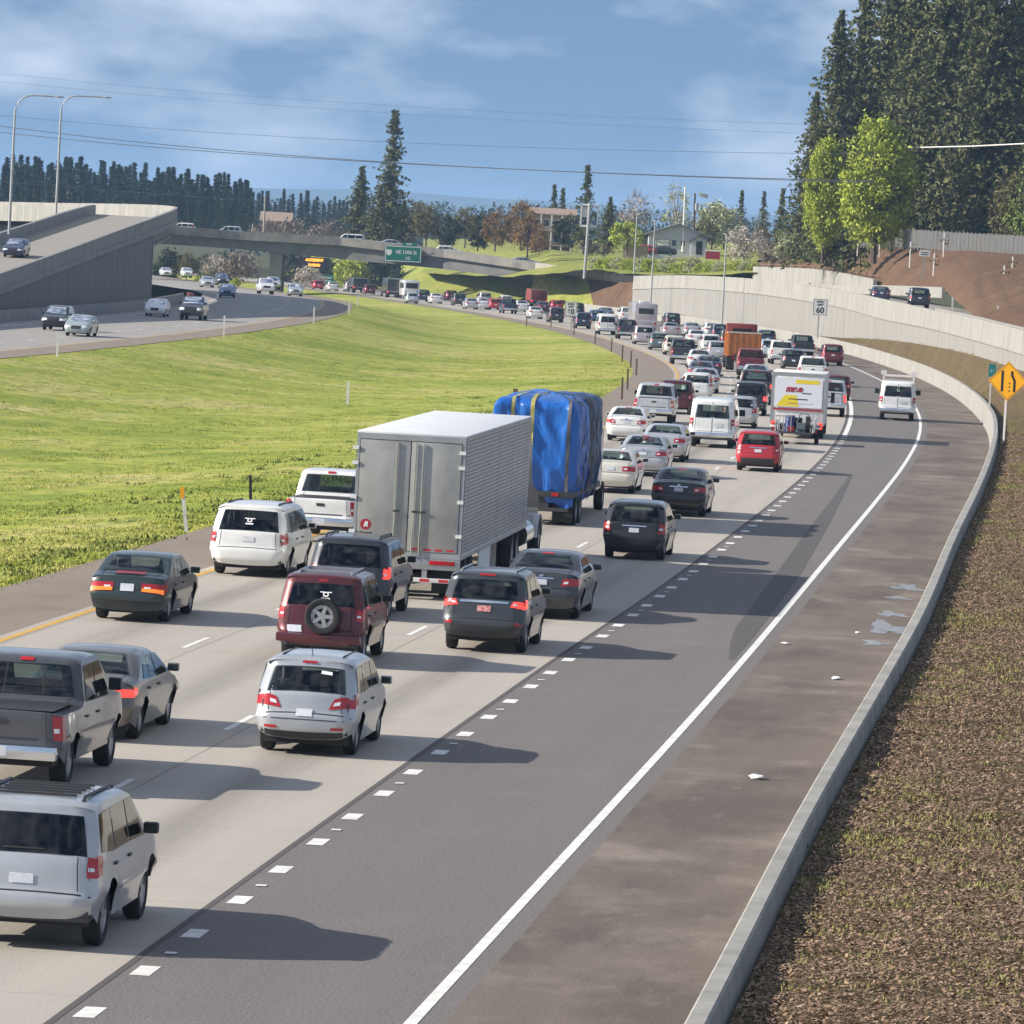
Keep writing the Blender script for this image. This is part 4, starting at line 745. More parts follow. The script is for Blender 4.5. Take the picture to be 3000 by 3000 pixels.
mid = [('olive', 'broadleaf_tree', (-15.76, 900.0, 4.38), 0.90, 'olive tree just right of the tall ragged fir', 'tree'),
 ('dark', 'broadleaf_tree', (-12.40, 905.0, 4.38), 0.97, 'dark round tree between the olive and brown trees', 'tree'),
 ('olive', 'broadleaf_tree', (-9.88, 920.0, 4.62), 0.85, 'second olive tree, left of the orange brown ones', 'tree'),
 ('orange', 'broadleaf_tree', (-4.82, 880.0, 4.52), 0.82, 'left orange brown budding tree by the tan building', 'tree'),
 ('orange', 'broadleaf_tree', (-0.93, 905.0, 4.84), 1.02, 'taller orange brown budding tree against the tan building', 'tree'),
 ('orange', 'shrub', (1.95, 850.0, 4.36), 0.51, 'low orange brown bush at the foot of the tan building', 'shrub'),
 ('dark', 'shrub', (6.08, 870.0, 5.52), 0.93, 'dark bushy tree between the tan building and the sign frame', 'shrub'),
 ('lime', 'shrub', (14.70, 835.0, 5.47), 1.07, 'lime yellow round bush left of the grey house', 'shrub'),
 ('bare', 'bare_tree', (16.88, 900.0, 5.98), 1.07, 'pinkish bare budding tree left of the grey house', 'tree'),
 ('birch', 'birch_tree', (24.07, 930.0, 6.25), 1.10, 'pale birch like tree rising over the grey house', 'tree'),
 ('green', 'broadleaf_tree', (30.31, 940.0, 6.55), 1.46, 'pale green airy tree right of the wooden pole', 'tree'),
 ('green', 'broadleaf_tree', (32.44, 945.0, 6.64), 1.35, 'second pale green airy tree right of the wooden pole', 'tree'),
 ('olive', 'broadleaf_tree', (27.61, 880.0, 6.27), 0.67, 'olive tree behind the right side of the grey house', 'tree'),
 ('dark', 'shrub', (18.76, 870.0, 5.94), 0.62, 'dark shrub at the left wall of the grey house', 'shrub'),
 ('pink', 'blossom_tree', (30.41, 800.0, 5.35), 0.95, 'pinkish white blossoming tree right of the red board', 'tree'),
 ('olive', 'broadleaf_tree', (34.77, 850.0, 6.49), 0.54, 'olive tree behind the blossoming tree', 'tree'),
 ('green', 'shrub', (31.66, 690.0, 5.68), 0.76, 'pale green bush at the corner above the upper concrete wall', 'shrub'),
 ('brush', 'shrub', (31.34, 730.0, 5.26), 0.82, 'grey brown brush beside the pale green bush', 'shrub'),
 ('brush', 'shrub', (9.15, 860.0, 4.34), 0.70, 'low mauve brush under the sign frame', 'shrub'),
 ('brush', 'shrub', (11.73, 862.0, 4.47), 0.64, 'low mauve brush right of the sign frame', 'shrub'),
 ('green', 'shrub', (33.25, 700.0, 6.41), 0.58, 'small pale green shrub at the left foot of the big firs', 'shrub'),
 ('pink', 'blossom_tree', (-35.99, 960.0, -4.55), 0.85, 'pale blossoming tree below the amber message board', 'tree'),
 ('lime', 'broadleaf_tree', (-28.71, 940.0, -3.64), 1.26, 'yellow green young tree under the bridge', 'tree'),
 ('dark', 'broadleaf_tree', (-34.58, 1010.0, -4.64), 0.96, 'dark tree behind the far green sign', 'tree'),
 ('dark', 'broadleaf_tree', (-27.08, 1000.0, -4.54), 1.25, 'dark tree under the middle of the bridge', 'tree'),
 ('dark', 'broadleaf_tree', (-24.60, 1020.0, -4.46), 1.28, 'second dark tree under the middle of the bridge', 'tree'),
 ('dark', 'broadleaf_tree', (-22.03, 1040.0, -3.80), 1.09, 'dark tree under the green bridge sign', 'tree'),
 ('dark', 'broadleaf_tree', (-62.84, 1010.0, -5.68), 1.26, 'dark tree right beside the end of the flyover wall', 'tree'),
 ('olive', 'broadleaf_tree', (-58.98, 1000.0, -4.77), 0.72, 'olive tree under the left part of the bridge', 'tree'),
 ('dark', 'shrub', (-56.27, 1010.0, -4.61), 0.94, 'dark bush under the left part of the bridge', 'shrub'),
 ('pink', 'shrub', (-54.42, 1000.0, -4.05), 0.88, 'pale budding shrub under the left part of the bridge', 'shrub'),
 ('dark', 'broadleaf_tree', (-53.17, 1020.0, -4.78), 1.00, 'dark tree left of the bridge pier', 'tree'),
 ('brush', 'bare_tree', (-49.27, 990.0, -3.85), 1.40, 'bare twiggy tree left of the bridge pier', 'tree'),
 ('lime', 'shrub', (-48.29, 960.0, -4.64), 0.37, 'low lime shrub beside the opposite road left of the pier', 'shrub'),
 ('lime', 'shrub', (-54.86, 970.0, -4.94), 0.43, 'lime shrub by the opposite road near the flyover wall', 'shrub'),
 ('dark', 'broadleaf_tree', (-42.22, 1050.0, -5.00), 1.25, 'dark tree right of the bridge pier', 'tree')]
for i, (k, nm, p, sc, lab, ct) in enumerate(mid): tree(nm, kinds[k], p, lab, None, sc, i*1.9, cat=ct)
for (k, x, yb, D, sc, lab) in (('brush', (-50.23, 1100, 2.84), 0, 0, 1.2, 'bare twiggy tree before the pinkish tan house at the left'), ('brush', (-45.73, 1110, 2.92), 0, 0, 1.3, 'bare twiggy tree right of the pinkish tan house at the left'), ('dark', (-42.47, 1120, 2.86), 0, 0, 1.0, 'dark tree beyond the bridge left of the tall ragged fir'), ('brush', (-38.77, 1100, 3.13), 0, 0, 1.25, 'second bare twiggy tree left of the tall ragged fir'), ('orange', (0.19, 870, 4.46), 0, 0, .85, 'orange brown budding tree right before the tan building'), ('olive', (-18.58, 940, 4.37), 0, 0, 1.05, 'olive tree at the right foot of the tall ragged fir'), ('dark', (-7.87, 930, 4.82), 0, 0, 1.1, 'dark tree behind the left orange brown tree')): tree('bare_tree' if k == 'brush' else 'broadleaf_tree', kinds[k], (x[0], x[1], x[2]-.5), lab, None, sc, x[0])
# hedge along the road above the wall
for i in range(20):
    u = i/19; 
    p = Vector((9.74, 806, 2.91)).lerp(Vector((29.65, 742, 3.75)), u); tree('shrub', kinds['lime' if i % 3 else 'green'], (p.x, p.y, p.z-.6), 'yellow green shrub in the hedge along the road above the ribbed wall', 'shrubs in the roadside hedge', .42+.12*((i*7) % 5)/4, i*1.1, cat='shrub')
# conifers far behind the flyover, then a paler belt beyond the bridge
FT = [conifer_meshes(61+i, 24, 3.8+.6*(i % 3), 46, 7, 4, .52, 'fir_far', narrow=1.2, bare=.02, gaps=.14) for i in range(5)]
def horizon_row(xs, tops, bases, D, n, jig, label, group, seed, smin=.8):
    g = random.Random(seed)
    for i in range(n):
        x = xs[0]+(xs[-1]-xs[0])*(i+g.uniform(.1, .9))/n; top = np.interp(x, xs, tops)+g.uniform(-1, 1)*jig; base = np.interp(x, xs, bases); d = D*g.uniform(.93, 1.08)
        cx = (x-1500)*math.cos(R_(ROLL)); s = d/16782; hy = lambda q: CAMZ-(q-(647+.0541*(x-1500)))*s
        h = hy(top)-hy(base); k = h/24; t = tree('fir_tree', FT[g.randrange(5)], ((x-1500)*s-.0541*0, d, hy(base)), label, group, 1, g.uniform(0, 6)); q = g.uniform(1.25, 2.0); t.scale = (k*q, k*q, k)
horizon_row([-40,130,250,350,440,520,620,690], [478,476,494,503,506,522,528,552], [640,640,650,660,665,670,680,690], 1250, 90, 27, 'dark fir in the dense stand behind the flyover ramp', 'firs behind the flyover ramp', 71)
horizon_row([-40,200,450,700], [540,550,563,590], [670,670,680,690], 1120, 30, 14, 'dark fir in the dense stand behind the flyover ramp', 'firs behind the flyover ramp', 72)
horizon_row([690,760,830,900,1010], [560,572,570,592,590], [690,690,695,700,700], 1500, 22, 22, 'blue green fir in the thin row beyond the bridge', 'firs beyond the bridge', 73)
g = random.Random(91); V, F = [], []; tb = MB()                      # the far belt of woodland reads as one mass
for i in range(420):
    x = g.uniform(640, 2420); d = g.uniform(1700, 2600); top = np.interp(x, [640, 900, 1200, 1450, 1700, 2000, 2400], [582, 592, 602, 600, 612, 628, 655])+g.gauss(0, 9); s = d/16782
    zt = CAMZ-(top-(647+.0541*(x-1500)))*s; zb = -6; X = (x-1500)*s; h = zt-zb; r = h*g.uniform(.17, .30)
    for k in range(46): u = g.random(); a = g.uniform(0, 6.28); q = r*(1-u)**.8*g.uniform(.5, 1.05)+.2; leaf_quads([Vector((X+q*math.cos(a), d+q*math.sin(a), zb+h*u))], 1.35*(1.15-u*.6), g, V, F, .4, .6)
ob('distant_woodland', mesh_from('distant_woodland', V, F, ('fir_far',)), kind='stuff')
# ---- houses
def house(name, label, p, wd, dp, hw, hr, wallm, roofm, gable_front=True, over=.5, wins=(), door=None, cat='house'):
    t = thing(name, label, cat, p); b = MB(); x = wd/2
    if gable_front: b.v = [(-x, 0, -1), (x, 0, -1), (x, 0, hw), (0, 0, hw+hr), (-x, 0, hw)]+[(-x, dp, -1), (x, dp, -1), (x, dp, hw), (0, dp, hw+hr), (-x, dp, hw)]; b.f = [(0, 1, 2, 3, 4), (9, 8, 7, 6, 5), (1, 6, 7, 2), (5, 0, 4, 9)]
    else: b.v = [(-x, 0, -1), (x, 0, -1), (x, 0, hw), (-x, 0, hw), (-x, dp, -1), (x, dp, -1), (x, dp, hw), (-x, dp, hw), (-x, dp/2, hw+hr), (x, dp/2, hw+hr)]; b.f = [(0, 1, 2, 3), (5, 4, 7, 6), (1, 5, 6, 9, 2), (4, 0, 3, 8, 7)]
    b.m = [0]*len(b.f); ob('wall', b.me('wall', (wallm,)), t)
    for sgn in (-1, 1):
        r = MB(); k = over
        if gable_front: q = hr/x; r.grid([[(0, -k, hw+hr+.04), (sgn*(x+k), -k, hw-q*k+.04)], [(0, dp+k, hw+hr+.04), (sgn*(x+k), dp+k, hw-q*k+.04)]]); 
        else: q = hr/(dp/2); e = 0-k if sgn < 0 else dp+k; r.grid([[(-x-k, dp/2, hw+hr+.04), (-x-k, e, hw-q*k+.04)], [(x+k, dp/2, hw+hr+.04), (x+k, e, hw-q*k+.04)]])
        me = r.me('roof_slope', (roofm,)); o = ob('roof_slope', me, t); md = o.modifiers.new('thick', 'SOLIDIFY'); md.thickness = .2; md.offset = 0
    for (wx_, wz_, ww, wh) in wins:
        f = ob('window', MB().box(wx_-ww/2-.1, wx_+ww/2+.1, -.06, .02, wz_-wh/2-.1, wz_+wh/2+.1).me('window', ('white_paint',)), t); ob('pane', MB().box(wx_-ww/2, wx_+ww/2, -.075, .0, wz_-wh/2, wz_+wh/2).me('pane', ('glass',)), f)
    if door: ob('door', MB().box(door[0]-door[2]/2, door[0]+door[2]/2, -.05, .02, 0, door[1]).me('door', (door[3],)), t)
    return t
mat('siding_grey', (.46,.47,.49), .7, var=(.41,.42,.44), scale=2); mat('roof_grey', (.17,.165,.17), .85, var=(.13,.125,.13), scale=3); mat('stucco_tan', (.34,.26,.19), .8, var=(.30,.225,.165), scale=1); mat('roof_tan', (.34,.25,.19), .85, var=(.28,.2,.15), scale=2); mat('roof_pale', (.50,.42,.33), .8)
p = (22.43, 850, 5.41); t = house('house', 'grey gabled house with a garage door right of the birch like tree', (p[0], 850, p[2]), 8.6, 9, 2.75, 1.55, 'siding_grey', 'roof_grey', True, .6)
ob('garage_door', MB().box(-3.2, -1.2, -.06, .02, 0, 2.0).me('garage_door', ('roof_grey',)), t)
for k in range(4): ob('garage_panel', MB().box(-3.1, -1.3, -.09, -.05, .06+k*.48, .48+k*.48).me('garage_panel', ('white_paint',)), t)
b = MB(); b.v = [(1.9, -1.6, -1), (4.3, -1.6, -1), (4.3, -1.6, 2.0), (3.1, -1.6, 2.75), (1.9, -1.6, 2.0), (1.9, 0, -1), (4.3, 0, -1), (4.3, 0, 2.0), (3.1, 0, 2.75), (1.9, 0, 2.0)]; b.f = [(0, 1, 2, 3, 4), (1, 6, 7, 2), (5, 0, 4, 9)]; b.m = [0]*3; ob('porch', b.me('porch', ('siding_grey',)), t)
for sg in (-1, 1): o = ob('porch_roof', MB().grid([[(3.1, -1.9, 2.82), (3.1+sg*1.6, -1.9, 1.82)], [(3.1, .0, 2.82), (3.1+sg*1.6, 0, 1.82)]]).me('porch_roof', ('roof_grey',)), t); md = o.modifiers.new('thick', 'SOLIDIFY'); md.thickness = .15
ob('door', MB().box(2.65, 3.55, -1.64, -1.58, 0, 1.95).me('door', ('dark',)), t)
for xx in (-.6, .7): f = ob('window', MB().box(xx-.4, xx+.4, -.06, .02, 1.0, 2.0).me('window', ('white_paint',)), t); ob('pane', MB().box(xx-.33, xx+.33, -.075, 0, 1.07, 1.93).me('pane', ('glass',)), f)
p = (3.94, 950, 5.1); t = house('apartment_building', 'tan apartment building with pale balcony posts behind the orange brown trees', (p[0], 950, p[2]), 7.4, 8, 5.2, .9, 'stucco_tan', 'roof_tan', False, .5, [(x, z, .9, 1.1) for x in (-2.6, -.9, .9, 2.6) for z in (1.2, 3.7)], cat='building')
for x in (-3.4, -1.75, 0, 1.75, 3.4): ob('balcony_post', MB().box(x-.13, x+.13, -1.3, -1.05, -1, 5.1).me('balcony_post', ('pale_post',)), t)
for z in (.1, 2.5): ob('balcony', MB().box(-3.6, 3.6, -1.35, -.06, z-.12, z+.12).me('balcony', ('stucco_tan',)), t)
p = (-50.43, 1150, 3.36); house('house', 'pinkish tan house beyond the bridge at the left', (p[0], 1150, p[2]), 5.6, 7, 3.0, 1.6, 'stucco_tan', 'roof_tan', False, .5, [(x, 1.4, .8, .9) for x in (-1.7, 0, 1.7)])
p = (50.54, 615, 8.98); house('house', 'small house with a pale roof behind the wooden fence at the right', (p[0], 615, p[2]-.5), 4.4, 5, 1.6, .7, 'stucco_tan', 'roof_pale', False, .5, [(0, .9, .7, .7)])
# tan garden wall left of the grey house
p = (15.89, 835, 5.04); t = thing('garden_wall', 'low tan garden wall left of the grey house', 'wall', (p[0], 835, p[2]))
for k in range(4): ob('wall_panel', MB().box(-1.85+k*.93, -.95+k*.93, 0, .25, -.6, 1.25).me('wall_panel', ('stucco_tan',)), t)
# wooden fence at the top of the brown hillside
mat('fence_wood', (.36,.35,.33), .85, var=(.28,.27,.25), scale=2, island=(.46,.44,.41))
FP = poly_interp([(35.38, 663, 7.95), (36.53, 642, 8.33), (38.34, 610, 8.49), (39.98, 581, 8.52), (42.69, 549, 8.42), (45.01, 519, 8.36), (46.88, 490, 8.28), (50.11, 430, 8.28)], 2.4)
t = thing('fence', 'grey wooden board fence along the top of the brown hillside', 'fence', (0, 0, 0)); bm_ = MB(); g = random.Random(2)
for a, b_ in zip(FP, FP[1:]):
    d = b_-a; ob('post', MB().box(a.x-.06, a.x+.06, a.y-.06, a.y+.06, a.z-.4, a.z+1.75).me('post', ('fence_wood',)), t)
    for k in range(15): q = a+d*((k+.5)/15); hh = 1.62+g.uniform(-.05, .05); bm_.box(q.x-.07, q.x+.07, q.y-.09, q.y-.065, q.z-.15, q.z+hh)
o = ob('boards', bm_.me('boards', ('fence_wood',)), t); o['kind'] = 'stuff'
# staked saplings on the hillside
sap = leafy_meshes(52, 1.2, .45, 'leaf_olive', 8, 5, .14, twigs=1)
t = thing('sapling', 'pale stake with a sapling under the right lime green tree', 'sapling', (36.91, 600.0, 7.19), 0, 'staked saplings'); ob('stake', MB().tube([(0, 0, 0), (0, 0, 2.48)], .07, 5).me('stake', ('pale_post',)), t); ob('crown', sap[1], t, (.12, 0, 1.08))
t = thing('sapling', 'short pale stake under the left lime green tree', 'sapling', (35.78, 620.0, 7.12), 0, 'staked saplings'); ob('stake', MB().tube([(0, 0, 0), (0, 0, 1.41)], .07, 5).me('stake', ('pale_post',)), t); ob('crown', sap[1], t, (.12, 0, 0.20))
t = thing('sapling', 'tall pale stake on the slope below the fence', 'sapling', (37.21, 556.0, 6.43), 0, 'staked saplings'); ob('stake', MB().tube([(0, 0, 0), (0, 0, 2.55)], .07, 5).me('stake', ('pale_post',)), t); ob('crown', sap[1], t, (.12, 0, 1.15))
t = thing('sapling', 'pale stake right of the small white sign', 'sapling', (37.71, 530.0, 5.96), 0, 'staked saplings'); ob('stake', MB().tube([(0, 0, 0), (0, 0, 2.07)], .07, 5).me('stake', ('pale_post',)), t); ob('crown', sap[1], t, (.12, 0, 0.67))
t = thing('sapling', 'tallest pale stake, standing against the fence', 'sapling', (40.42, 556.0, 7.53), 0, 'staked saplings'); ob('stake', MB().tube([(0, 0, 0), (0, 0, 2.48)], .07, 5).me('stake', ('pale_post',)), t); ob('crown', sap[1], t, (.12, 0, 1.08))
t = thing('sapling', 'pale stake on the slope near the right edge', 'sapling', (39.23, 470.0, 6.02), 0, 'staked saplings'); ob('stake', MB().tube([(0, 0, 0), (0, 0, 1.42)], .07, 5).me('stake', ('pale_post',)), t); ob('crown', sap[1], t, (.12, 0, 0.20))
t = thing('sapling', 'pale stake higher up near the right edge', 'sapling', (41.15, 485.0, 6.78), 0, 'staked saplings'); ob('stake', MB().tube([(0, 0, 0), (0, 0, 1.40)], .07, 5).me('stake', ('pale_post',)), t); ob('crown', sap[1], t, (.12, 0, 0.20))
# ================================================================ VEHICLES
def cr(P, sub=3):
    o = []; n = len(P)
    for i in range(n-1):
        p0, p1, p2, p3 = P[max(0, i-1)], P[i], P[i+1], P[min(n-1, i+2)]
        l1 = math.dist(p1, p2)
        for k in range(sub):
            t = k/sub; d1 = [(p2[q]-p0[q])/max(1e-6, math.dist(p0, p1)+l1)*l1*.8 for q in (0, 1)]; d2 = [(p3[q]-p1[q])/max(1e-6, math.dist(p2, p3)+l1)*l1*.8 for q in (0, 1)]
            o.append(tuple(p1[q]*(2*t**3-3*t*t+1)+d1[q]*(t**3-2*t*t+t)+p2[q]*(-2*t**3+3*t*t)+d2[q]*(t**3-t*t) for q in (0, 1)))
    return o+[tuple(P[-1])]
class Shape:
    SUB = 4
    def __init__(s, prof, W, belt, tr, ax, wb, rw, clr=.22, rnd=.10, bow=.05, pr=.10):
        s.P = cr(prof, s.SUB); s.W, s.belt, s.tr, s.ax, s.wb, s.rw, s.clr, s.rnd, s.bow, s.pr = W, belt, tr, ax, wb, rw, clr, rnd, bow, pr
        s.L = max(p[0] for p in prof); s.H = max(p[1] for p in prof); s.n = len(s.P)
        s.nr = []
        for i in range(s.n):
            a, b = s.P[max(0, i-1)], s.P[min(s.n-1, i+1)]; d = Vector((b[0]-a[0], b[1]-a[1])).normalized(); s.nr.append(Vector((-d.y, d.x)))
        s.top = max(range(s.n), key=lambda i: s.P[i][1])
    def w(s, y, z):
        b = s.belt; k = .90+.10*ease((z-s.clr)/(b*.55)) if z < b*.6 else 1.0-.045*ease((z-b*.6)/(b*.4)) if z < b else .955-(.955-s.tr)*((z-b)/(s.H-b))**1.15
        e = max(0, 1-y/.7); f = max(0, 1-(s.L-y)/1.0); return s.W/2*float(k)*(1-s.pr*e*e)*(1-.13*f*f)
    def pt(s, S, T):
        i = min(s.n-2, max(0, int(T))); k = T-i; a, b = s.P[i], s.P[i+1]; y = a[0]+(b[0]-a[0])*k; z = a[1]+(b[1]-a[1])*k
        n = (s.nr[i]*(1-k)+s.nr[i+1]*k).normalized(); q = abs(S); r = s.rnd*(.55 if n.y > .7 and z > s.belt else 1.0); d = s.bow*(.5 if n.y > .7 else 1)*S*S+r*max(0, (q-.74)/.26)**2.2
        yy, zz_ = y-n.x*d, z-n.y*d; return Vector((S*s.w(yy, zz_), yy, zz_))
    def tz(s, z, front=False):
        rng = range(s.top, s.n-1) if front else range(0, s.top)
        for i in rng:
            a, b = s.P[i][1], s.P[i+1][1]
            if min(a, b) <= z <= max(a, b) and a != b and (front or a < b): return i+(z-a)/(b-a)
        return s.top
    def body(s, holes=(), quads=()):
        SS = [-1, -.965, -.91, -.84, -.74, -.66, -.3, 0, .3, .66, .74, .84, .91, .965, 1]; b = MB(); TT = list(range(s.n))
        for h0, h1 in holes: TT = [T for T in TT if min(abs(T-h0), abs(T-h1)) > .2]+[h0, h1]
        TT.sort(); rows = [[s.pt(S, T) for S in SS] for T in TT]; k = len(SS); E = [r[-1] for r in rows]
        for r in rows: b.v += r
        for i in range(len(TT)-1):
            for j in range(k-1):
                tm, sm = (TT[i]+TT[i+1])/2, (SS[j]+SS[j+1])/2
                if abs(sm) < .66 and any(h0 < tm < h1 for h0, h1 in holes): continue
                b.f.append((i*k+j, i*k+j+1, (i+1)*k+j+1, (i+1)*k+j)); b.m.append(0)
        arc = []
        for yw in (s.ax+s.wb, s.ax):
            Ra = s.rw+.07; t0 = math.asin(max(-1, min(1, (s.clr-s.rw)/Ra)))
            arc += [(yw+Ra*math.cos(t), s.rw+Ra*math.sin(t)) for t in np.linspace(t0, math.pi-t0, 11)]
        poly = [(p.y, p.z) for p in E]+[(y, z) for y, z in arc if E[0].y+.02 < y < E[-1].y-.02]
        n = len(poly); inn = []
        for y in np.arange(.15, s.L, .17):
            for z in np.arange(s.clr+.08, s.H, .13): inn.append((y, z))
        def inside(q):
            c = False
            for i in range(n):
                (x1, y1), (x2, y2) = poly[i], poly[i-1]
                if (y1 > q[1]) != (y2 > q[1]) and q[0] < (x2-x1)*(q[1]-y1)/(y2-y1)+x1: c = not c
            return c
        inn = [q for q in inn if inside(q) and min(math.dist(q, p) for p in poly) > .05]
        hq = []
        for q in quads: c = (sum(p[0] for p in q)/4, sum(p[1] for p in q)/4); hq.append([(c[0]+(p[0]-c[0])*.95, c[1]+(p[1]-c[1])*.92) for p in q])
        hv = [p for q in hq for p in q]; m0 = n+len(inn); he = [(m0+4*i+j, m0+4*i+(j+1) % 4) for i in range(len(hq)) for j in range(4)]
        vv, ee, ff, ov, _, _ = delaunay_2d_cdt([Vector(p) for p in poly]+[Vector(p) for p in inn]+[Vector(p) for p in hv], he, [list(range(n))], 1, 1e-5)
        def inq(c, q): return all((q[(i+1) % 4][0]-q[i][0])*(c[1]-q[i][1])-(q[(i+1) % 4][1]-q[i][1])*(c[0]-q[i][0]) > 0 for i in range(4))
        ff = [f for f in ff if not any(inq((sum(vv[i].x for i in f)/len(f), sum(vv[i].y for i in f)/len(f)), q) for q in hq)]
        for sg in (1, -1):
            k = len(b.v)
            for i, v in enumerate(vv):
                o_ = [q for q in ov[i] if q < len(E)]; x = E[o_[0]].x if o_ else s.w(v.x, v.y); b.v.append((sg*x, v.x, v.y))
            for f in ff: b.f.append(tuple(k+i for i in (f if sg < 0 else f[::-1]))); b.m.append(0)
        me = b.me('body', ('paint_white',), None); bm = bmesh.new(); bm.from_mesh(me); bmesh.ops.remove_doubles(bm, verts=bm.verts, dist=.002); bmesh.ops.recalc_face_normals(bm, faces=bm.faces); bm.to_mesh(me); bm.free()
        me.polygons.foreach_set('use_smooth', [True]*len(me.polygons)); me.set_sharp_from_angle(angle=R_(38)); return me
    def patch(s, q, name, m, o=.008, nx=8, ny=6, mesh=None):
        """q: four (S, T) corners, anticlockwise seen from outside, lower left first"""
        b = mesh or MB(); rows = []
        for j in range(ny+1):
            v = j/ny; row = []
            for i in range(nx+1):
                u = i/nx; S = (q[0][0]*(1-u)+q[1][0]*u)*(1-v)+(q[3][0]*(1-u)+q[2][0]*u)*v; T = (q[0][1]*(1-u)+q[1][1]*u)*(1-v)+(q[3][1]*(1-u)+q[2][1]*u)*v
                p = s.pt(S, T); du = s.pt(S+.02, T)-s.pt(S-.02, T); dv = s.pt(S, min(s.n-1.01, T+.15))-s.pt(S, max(0, T-.15)); n = du.cross(dv).normalized(); row.append(p+n*o)
            rows.append(row)
        b.grid(rows)
        return b if mesh else b.me(name, (m,), 60)
    def sidep(s, q, name, m, sg, o=.008, mesh=None, nx=6, ny=4):
        b = mesh or MB(); rows = []
        for j in range(ny+1):
            v = j/ny; row = []
            for i in range(nx+1):
                u = i/nx; y = (q[0][0]*(1-u)+q[1][0]*u)*(1-v)+(q[3][0]*(1-u)+q[2][0]*u)*v; z = (q[0][1]*(1-u)+q[1][1]*u)*(1-v)+(q[3][1]*(1-u)+q[2][1]*u)*v; row.append((sg*(s.w(y, z)+o), y, z))
            rows.append(row)
        b.grid(rows, flip=sg < 0); return b if mesh else b.me(name, (m,), 60)
WHEELS = {}
def wheel_meshes(r, wd):
    k = (round(r, 2), round(wd, 2))
    if k not in WHEELS:
        h = wd/2; t = MB().lathe([(-h*.8, r*.62), (-h, r*.72), (-h*.95, r*.93), (-h*.6, r), (h*.6, r), (h*.95, r*.93), (h, r*.72), (h*.8, r*.62)], 26).me('wheel', ('tyre',), 50)
        b = MB().lathe([(h*.80, r*.66), (h*.84, r*.60), (h*.45, r*.56), (h*.40, .001)], 26); 
        for i in range(5):
            a = 2*math.pi*i/5; d = Vector((0, math.cos(a), math.sin(a))); n = Vector((0, -d.z, d.y)); x = h*.78
            p = [d*r*.08-n*r*.12, d*r*.60-n*r*.09, d*r*.60+n*r*.09, d*r*.08+n*r*.12]; b.quad(*[(x, q.y, q.z) for q in p], mi=0)
        b.lathe([(h*.8, r*.17), (h*.8, .001)], 12); 
        d2 = MB().lathe([(h*.44, r*.55), (h*.44, .001)], 18).me('hub', ('dark',)); WHEELS[k] = (t, b.me('rim', ('rim',), 40), d2)
    return WHEELS[k]
def box_me(name, x0, x1, y0, y1, z0, z1, m, bevel=0): return MB().box(x0, x1, y0, y1, z0, z1).me(name, (m,), bevel=bevel)
class Model:
    """parts: (name, mesh, painted?, location, rotation, [children])"""
    def __init__(s, sh): s.sh = sh; s.parts = []
    def add(s, name, me, painted=False, loc=None, rot=None, kids=()): s.parts.append((name, me, painted, loc, rot, kids))
    def place(s, name, label, cat, loc, rz, paintname, group=None, mats=None, skip=()):
        t = thing(name, label, cat, loc, rz, group); ax = s.sh.ax if s.sh else 0
        for nm, me, pt, lc, rt, kids in s.parts:
            if nm in skip: continue
            l = Vector(lc or (0, 0, 0)); l.y -= ax; o = ob(nm, me, t, l, rt); mm = M['paint_'+paintname] if pt else (mats or {}).get(nm)
            if mm: o.material_slots[0].link = 'OBJECT'; o.material_slots[0].material = mm
            for kn, kme, kp in kids:
                c = ob(kn, kme, o)
                if kp: c.material_slots[0].link = 'OBJECT'; c.material_slots[0].material = M['paint_'+paintname]
        return t
def zlh(t): return (t[1][0]-t[0][0])*1.0/max(.05, (t[2][1]-t[1][1]))
